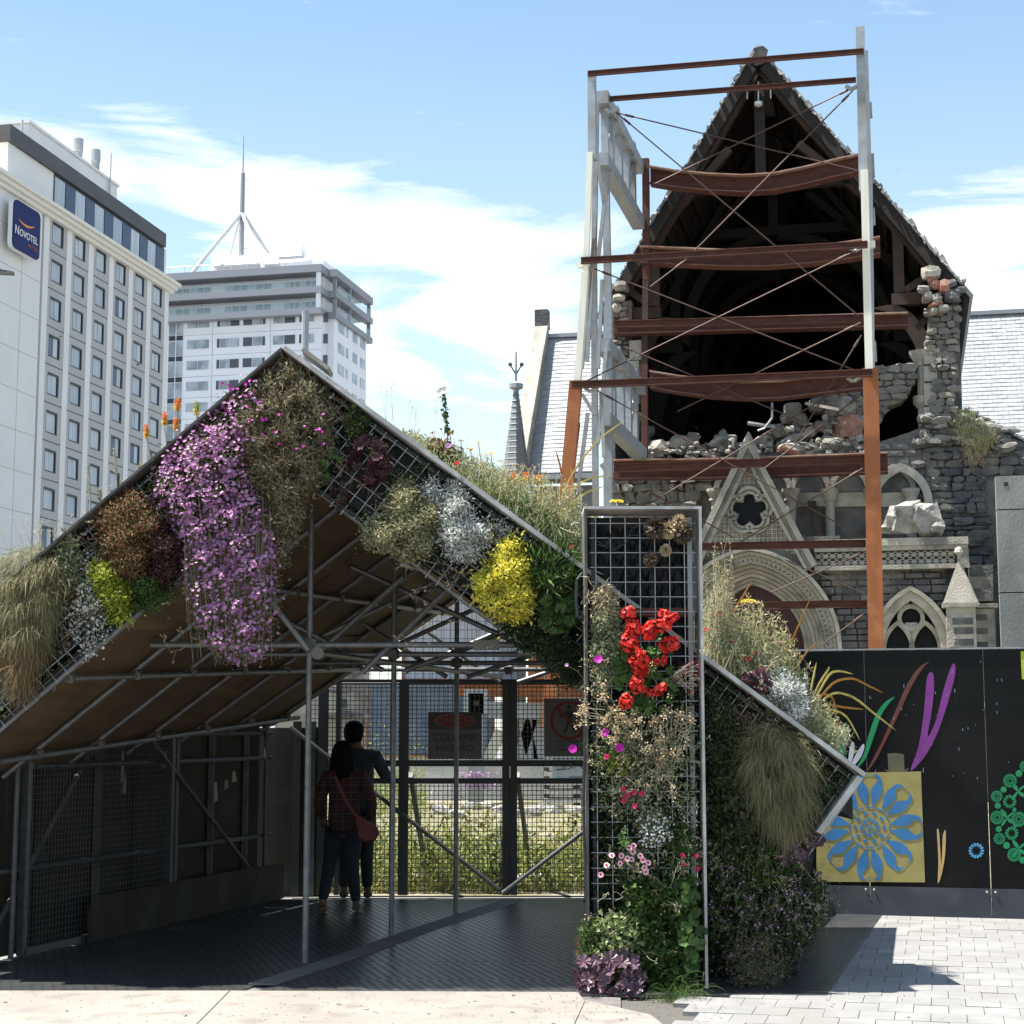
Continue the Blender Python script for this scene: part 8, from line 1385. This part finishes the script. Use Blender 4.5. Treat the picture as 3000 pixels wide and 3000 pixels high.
def person(foot, H_, label, shirt, pants, shoe, pose):
    """standing figure seen from behind; x right, y away, z up; measured in head-to-foot height"""
    o = thing('person', label, 'person', foot); B_ = np.array(foot, float); p = lambda x, y, z: B_ + np.array((x, y, z)) * H_
    hip = .50; w = pose['w']; kneeL, kneeR, ankL, ankR = pose['legs']
    sh_z, el_l, wr_l, el_r, wr_r = pose['arms']; hd = pose['head']
    V = [p(0, 0, hip), p(0, -.005, .60), p(0, 0, .72), p(0, .0, .80), p(0, .005, .845), p(hd[0], .012 + hd[1], .885), p(hd[0], .012 + hd[1], .955),
         p(-.1 * w, 0, .79), p(*el_l), p(*wr_l), p(.1 * w, 0, .79), p(*el_r), p(*wr_r), p(-.055 * w, 0, .47), p(*kneeL), p(*ankL), p(.055 * w, 0, .47), p(*kneeR), p(*ankR), p(ankL[0], ankL[1] + .07, .018), p(ankR[0], ankR[1] + .07, .018)]
    E = [(0, 1), (1, 2), (2, 3), (3, 4), (4, 5), (5, 6), (3, 7), (7, 8), (8, 9), (3, 10), (10, 11), (11, 12), (0, 13), (13, 14), (14, 15), (0, 16), (16, 17), (17, 18), (15, 19), (18, 20)]
    r = lambda *a: tuple(x * H_ for x in a); Rr = [r(.07 * w, .05), r(.068 * w, .048), r(.088 * w, .06), r(.07, .05), r(.032, .032), r(.042, .05), r(.042, .05), r(.036, .036), r(.026, .026), r(.018, .018), r(.036, .036), r(.026, .026), r(.018, .018), r(.052, .056), r(.036, .036), r(.024, .024), r(.052, .056), r(.036, .036), r(.024, .024), r(.02, .014), r(.02, .014)]
    for k_ in (0, 1, 2, 3, 7, 8, 10, 11, 13, 14, 16, 17): Rr[k_] = tuple(x * .68 for x in Rr[k_])
    skin('body', V, E, Rr, 'skin', o)
    g_ = 1.16
    vs_ = [p(0, 0, hip - .075), p(0, -.005, .60), p(0, 0, .72), p(0, 0, .80), p(0, .004, .832), p(-.1 * w, 0, .79), p(*el_l), p(*(np.array(wr_l) * .9 + np.array(el_l) * .1)), p(.1 * w, 0, .79), p(*el_r), p(*(np.array(wr_r) * .9 + np.array(el_r) * .1))]
    skin('shirt', vs_, [(0, 1), (1, 2), (2, 3), (3, 4), (3, 5), (5, 6), (6, 7), (3, 8), (8, 9), (9, 10)], [r(.118 * w, .088), r(.10 * w, .075), r(.102 * w, .072), r(.09, .066), r(.05, .05), r(.046, .046), r(.036, .036), r(.028, .028), r(.046, .046), r(.036, .036), r(.028, .028)], shirt, o)
    vt = [p(0, 0, hip + .035), p(-.055 * w, 0, .45), p(*kneeL), p(ankL[0], ankL[1], ankL[2] + .01), p(.055 * w, 0, .45), p(*kneeR), p(ankR[0], ankR[1], ankR[2] + .01)]
    skin('trousers', vt, [(0, 1), (1, 2), (2, 3), (0, 4), (4, 5), (5, 6)], [r(.102 * w, .078), r(.066, .07), r(.043, .043), r(.033, .033), r(.062, .066), r(.043, .043), r(.033, .033)], pants, o)
    for a in (ankL, ankR): skin('shoe', [p(a[0], a[1] - .02, .022), p(a[0], a[1] + .03, .022), p(a[0], a[1] + .085, .016)], [(0, 1), (1, 2)], [r(.026, .022), r(.027, .022), r(.024, .015)], shoe, o)
    hc = p(hd[0], .012 + hd[1], .925)
    prof = [(.05, -.20), (.07, -.15), (.076, -.09), (.07, -.03), (.064, .02), (.05, .052), (.025, .07), (.004, .075)] if pose['hair'] == 'long' else [(.03, -.062), (.046, -.05), (.054, -.02), (.057, .015), (.05, .045), (.03, .064), (.004, .07)]
    mb = MB(); mb.lathe((0, 0, 0), [(a * H_, z * H_) for a, z in prof], 18); vv = np.vstack(mb.V); rn_ = np.random.default_rng(8); ang = np.arctan2(vv[:, 1], vv[:, 0]); vv *= (1 + .05 * np.sin(ang * 9 + vv[:, 2] * 30))[:, None] * np.array((1, 1, 0)) + np.array((0, 0, 1)); vv *= np.array((1, .86 if pose['hair'] == 'long' else 1.08, 1)); front = vv[:, 1] > .02 * H_; vv[front, 1] *= .55
    mb.V = [vv + hc + np.array((0, -.012, .0)) * H_]; part('hair', mb, 'hair_black', o, smooth=True)
    for s_ in (-1, 1):
        if pose['hair'] != 'long': mb = MB(); mb.lathe(hc + np.array((s_ * .05, .012, -.02)) * H_, [(.004, -.012), (.011, -.006), (.012, .008), (.004, .014)], 8, axis=(s_, 0, 0)); part('ear', mb, 'skin', o)
    for k_, (wr, el_, s_) in enumerate(((wr_l, el_l, -1), (wr_r, el_r, 1))):   # hands with five bent fingers each
        wv, ev = p(*wr), p(*el_); d = (wv - ev) / np.linalg.norm(wv - ev); side = np.cross(d, (0, 1, 0) if abs(d[1]) < .8 else (0, 0, 1)); side /= np.linalg.norm(side); nrm = np.cross(side, d); vv = [wv, wv + d * .035, wv + d * .07]; ee = [(0, 1), (1, 2)]; rr_ = [.024, (.036, .02), (.036, .018)]
        for f in range(4): b_ = len(vv); q = wv + d * .08 + side * (f - 1.5) * .019; l = (.03, .034, .032, .025)[f]; vv += [q, q + d * l + nrm * .006, q + d * l * 1.5 + nrm * .028]; ee += [(2, b_), (b_, b_ + 1), (b_ + 1, b_ + 2)]; rr_ += [.010, .009, .008]
        b_ = len(vv); q = wv + d * .03 + side * .034 * -s_; vv += [q, q + d * .03 + side * .016 * -s_ + nrm * .01, q + d * .052 + side * .012 * -s_ + nrm * .022]; ee += [(1, b_), (b_, b_ + 1), (b_ + 1, b_ + 2)]; rr_ += [.012, .011, .009]
        skin('hand', vv, ee, rr_, 'skin', o, sub=1)
    return o
wf_ = gnd(1005, 2672, .04); mf_ = gnd(1040, 2632, .04)
HWm = (2685 - 2196) / 5000 * wf_[1]; HMm = (2640 - 2130) / 5000 * mf_[1]
person(wf_, HWm, 'person with long dark hair, red checked shirt and jeans, standing nearer the camera', 'plaid_red', 'denim', 'shoe_tan', dict(w=1.0, hair='long', head=(-.012, .0),
    legs=((-.085, .02, .27), (.05, .0, .27), (-.115, -.06, .055), (.075, .02, .04)), arms=(.8, (-.15, -.02, .63), (-.13, .06, .53), (.165, -.01, .63), (.15, .05, .52))))
person(mf_, HMm, 'taller person in a blue checked shirt holding up a camera at the fence', 'plaid_blue', 'trousers', 'shoe_dark', dict(w=1.08, hair='short', head=(-.02, .02),
    legs=((-.06, .0, .27), (.06, .01, .27), (-.065, .0, .04), (.07, .0, .04)), arms=(.8, (-.16, .05, .66), (-.04, .17, .76), (.17, .06, .665), (.11, .17, .775))))
cm = thing('camera_held', 'small dark camera held up by the person in the blue checked shirt', 'camera', mf_ + np.array((.09, .2, .79)) * HMm); c = mf_ + np.array((.075, .2, .795)) * HMm
mb = MB(); mb.box(c, (.14, .06, .085)); mb.box(c + (-.01, 0, .055), (.05, .05, .03)); part('camera_body', mb, 'black', cm); mb = MB(); mb.lathe(c + (0, .03, -.005), [(.035, 0), (.035, .05), (.03, .06)], 12, axis=(0, 1, 0)); part('lens', mb, 'black', cm)
bg_ = thing('shoulder_bag', 'red shoulder bag hanging on the back of the person in the red checked shirt', 'bag', wf_ + np.array((.13, -.1, .40)) * HWm); pz = lambda x, y, z: wf_ + np.array((x, y, z)) * HWm
mb = MB(); Pq = [(.07, .545), (.10, .56), (.20, .50), (.215, .455), (.19, .415), (.13, .41), (.095, .43)]; mb.prism([pz(x, -.115, z) for x, z in Pq], (0, .085, 0)); o = part('bag_body', mb, 'bag_red', bg_); bv = o.modifiers.new('bevel', 'BEVEL'); bv.width = .018; bv.segments = 3
mb = MB(); mb.prism([pz(x, -.122, z) for x, z in ((.085, .545), (.105, .56), (.203, .5), (.21, .475), (.13, .50), (.09, .52))], (0, .01, 0)); part('flap', mb, 'bag_red', bg_)
mb = MB(); A_ = [pz(-.065, -.035, .835), pz(-.05, -.075, .79), pz(-.01, -.085, .70), pz(.04, -.085, .61), pz(.09, -.095, .55)]; mb.strip([a - (.014, 0, .006) for a in A_], [a + (.014, 0, .006) for a in A_], vec=(0, -.004, 0)); part('strap', mb, 'bag_red', bg_)
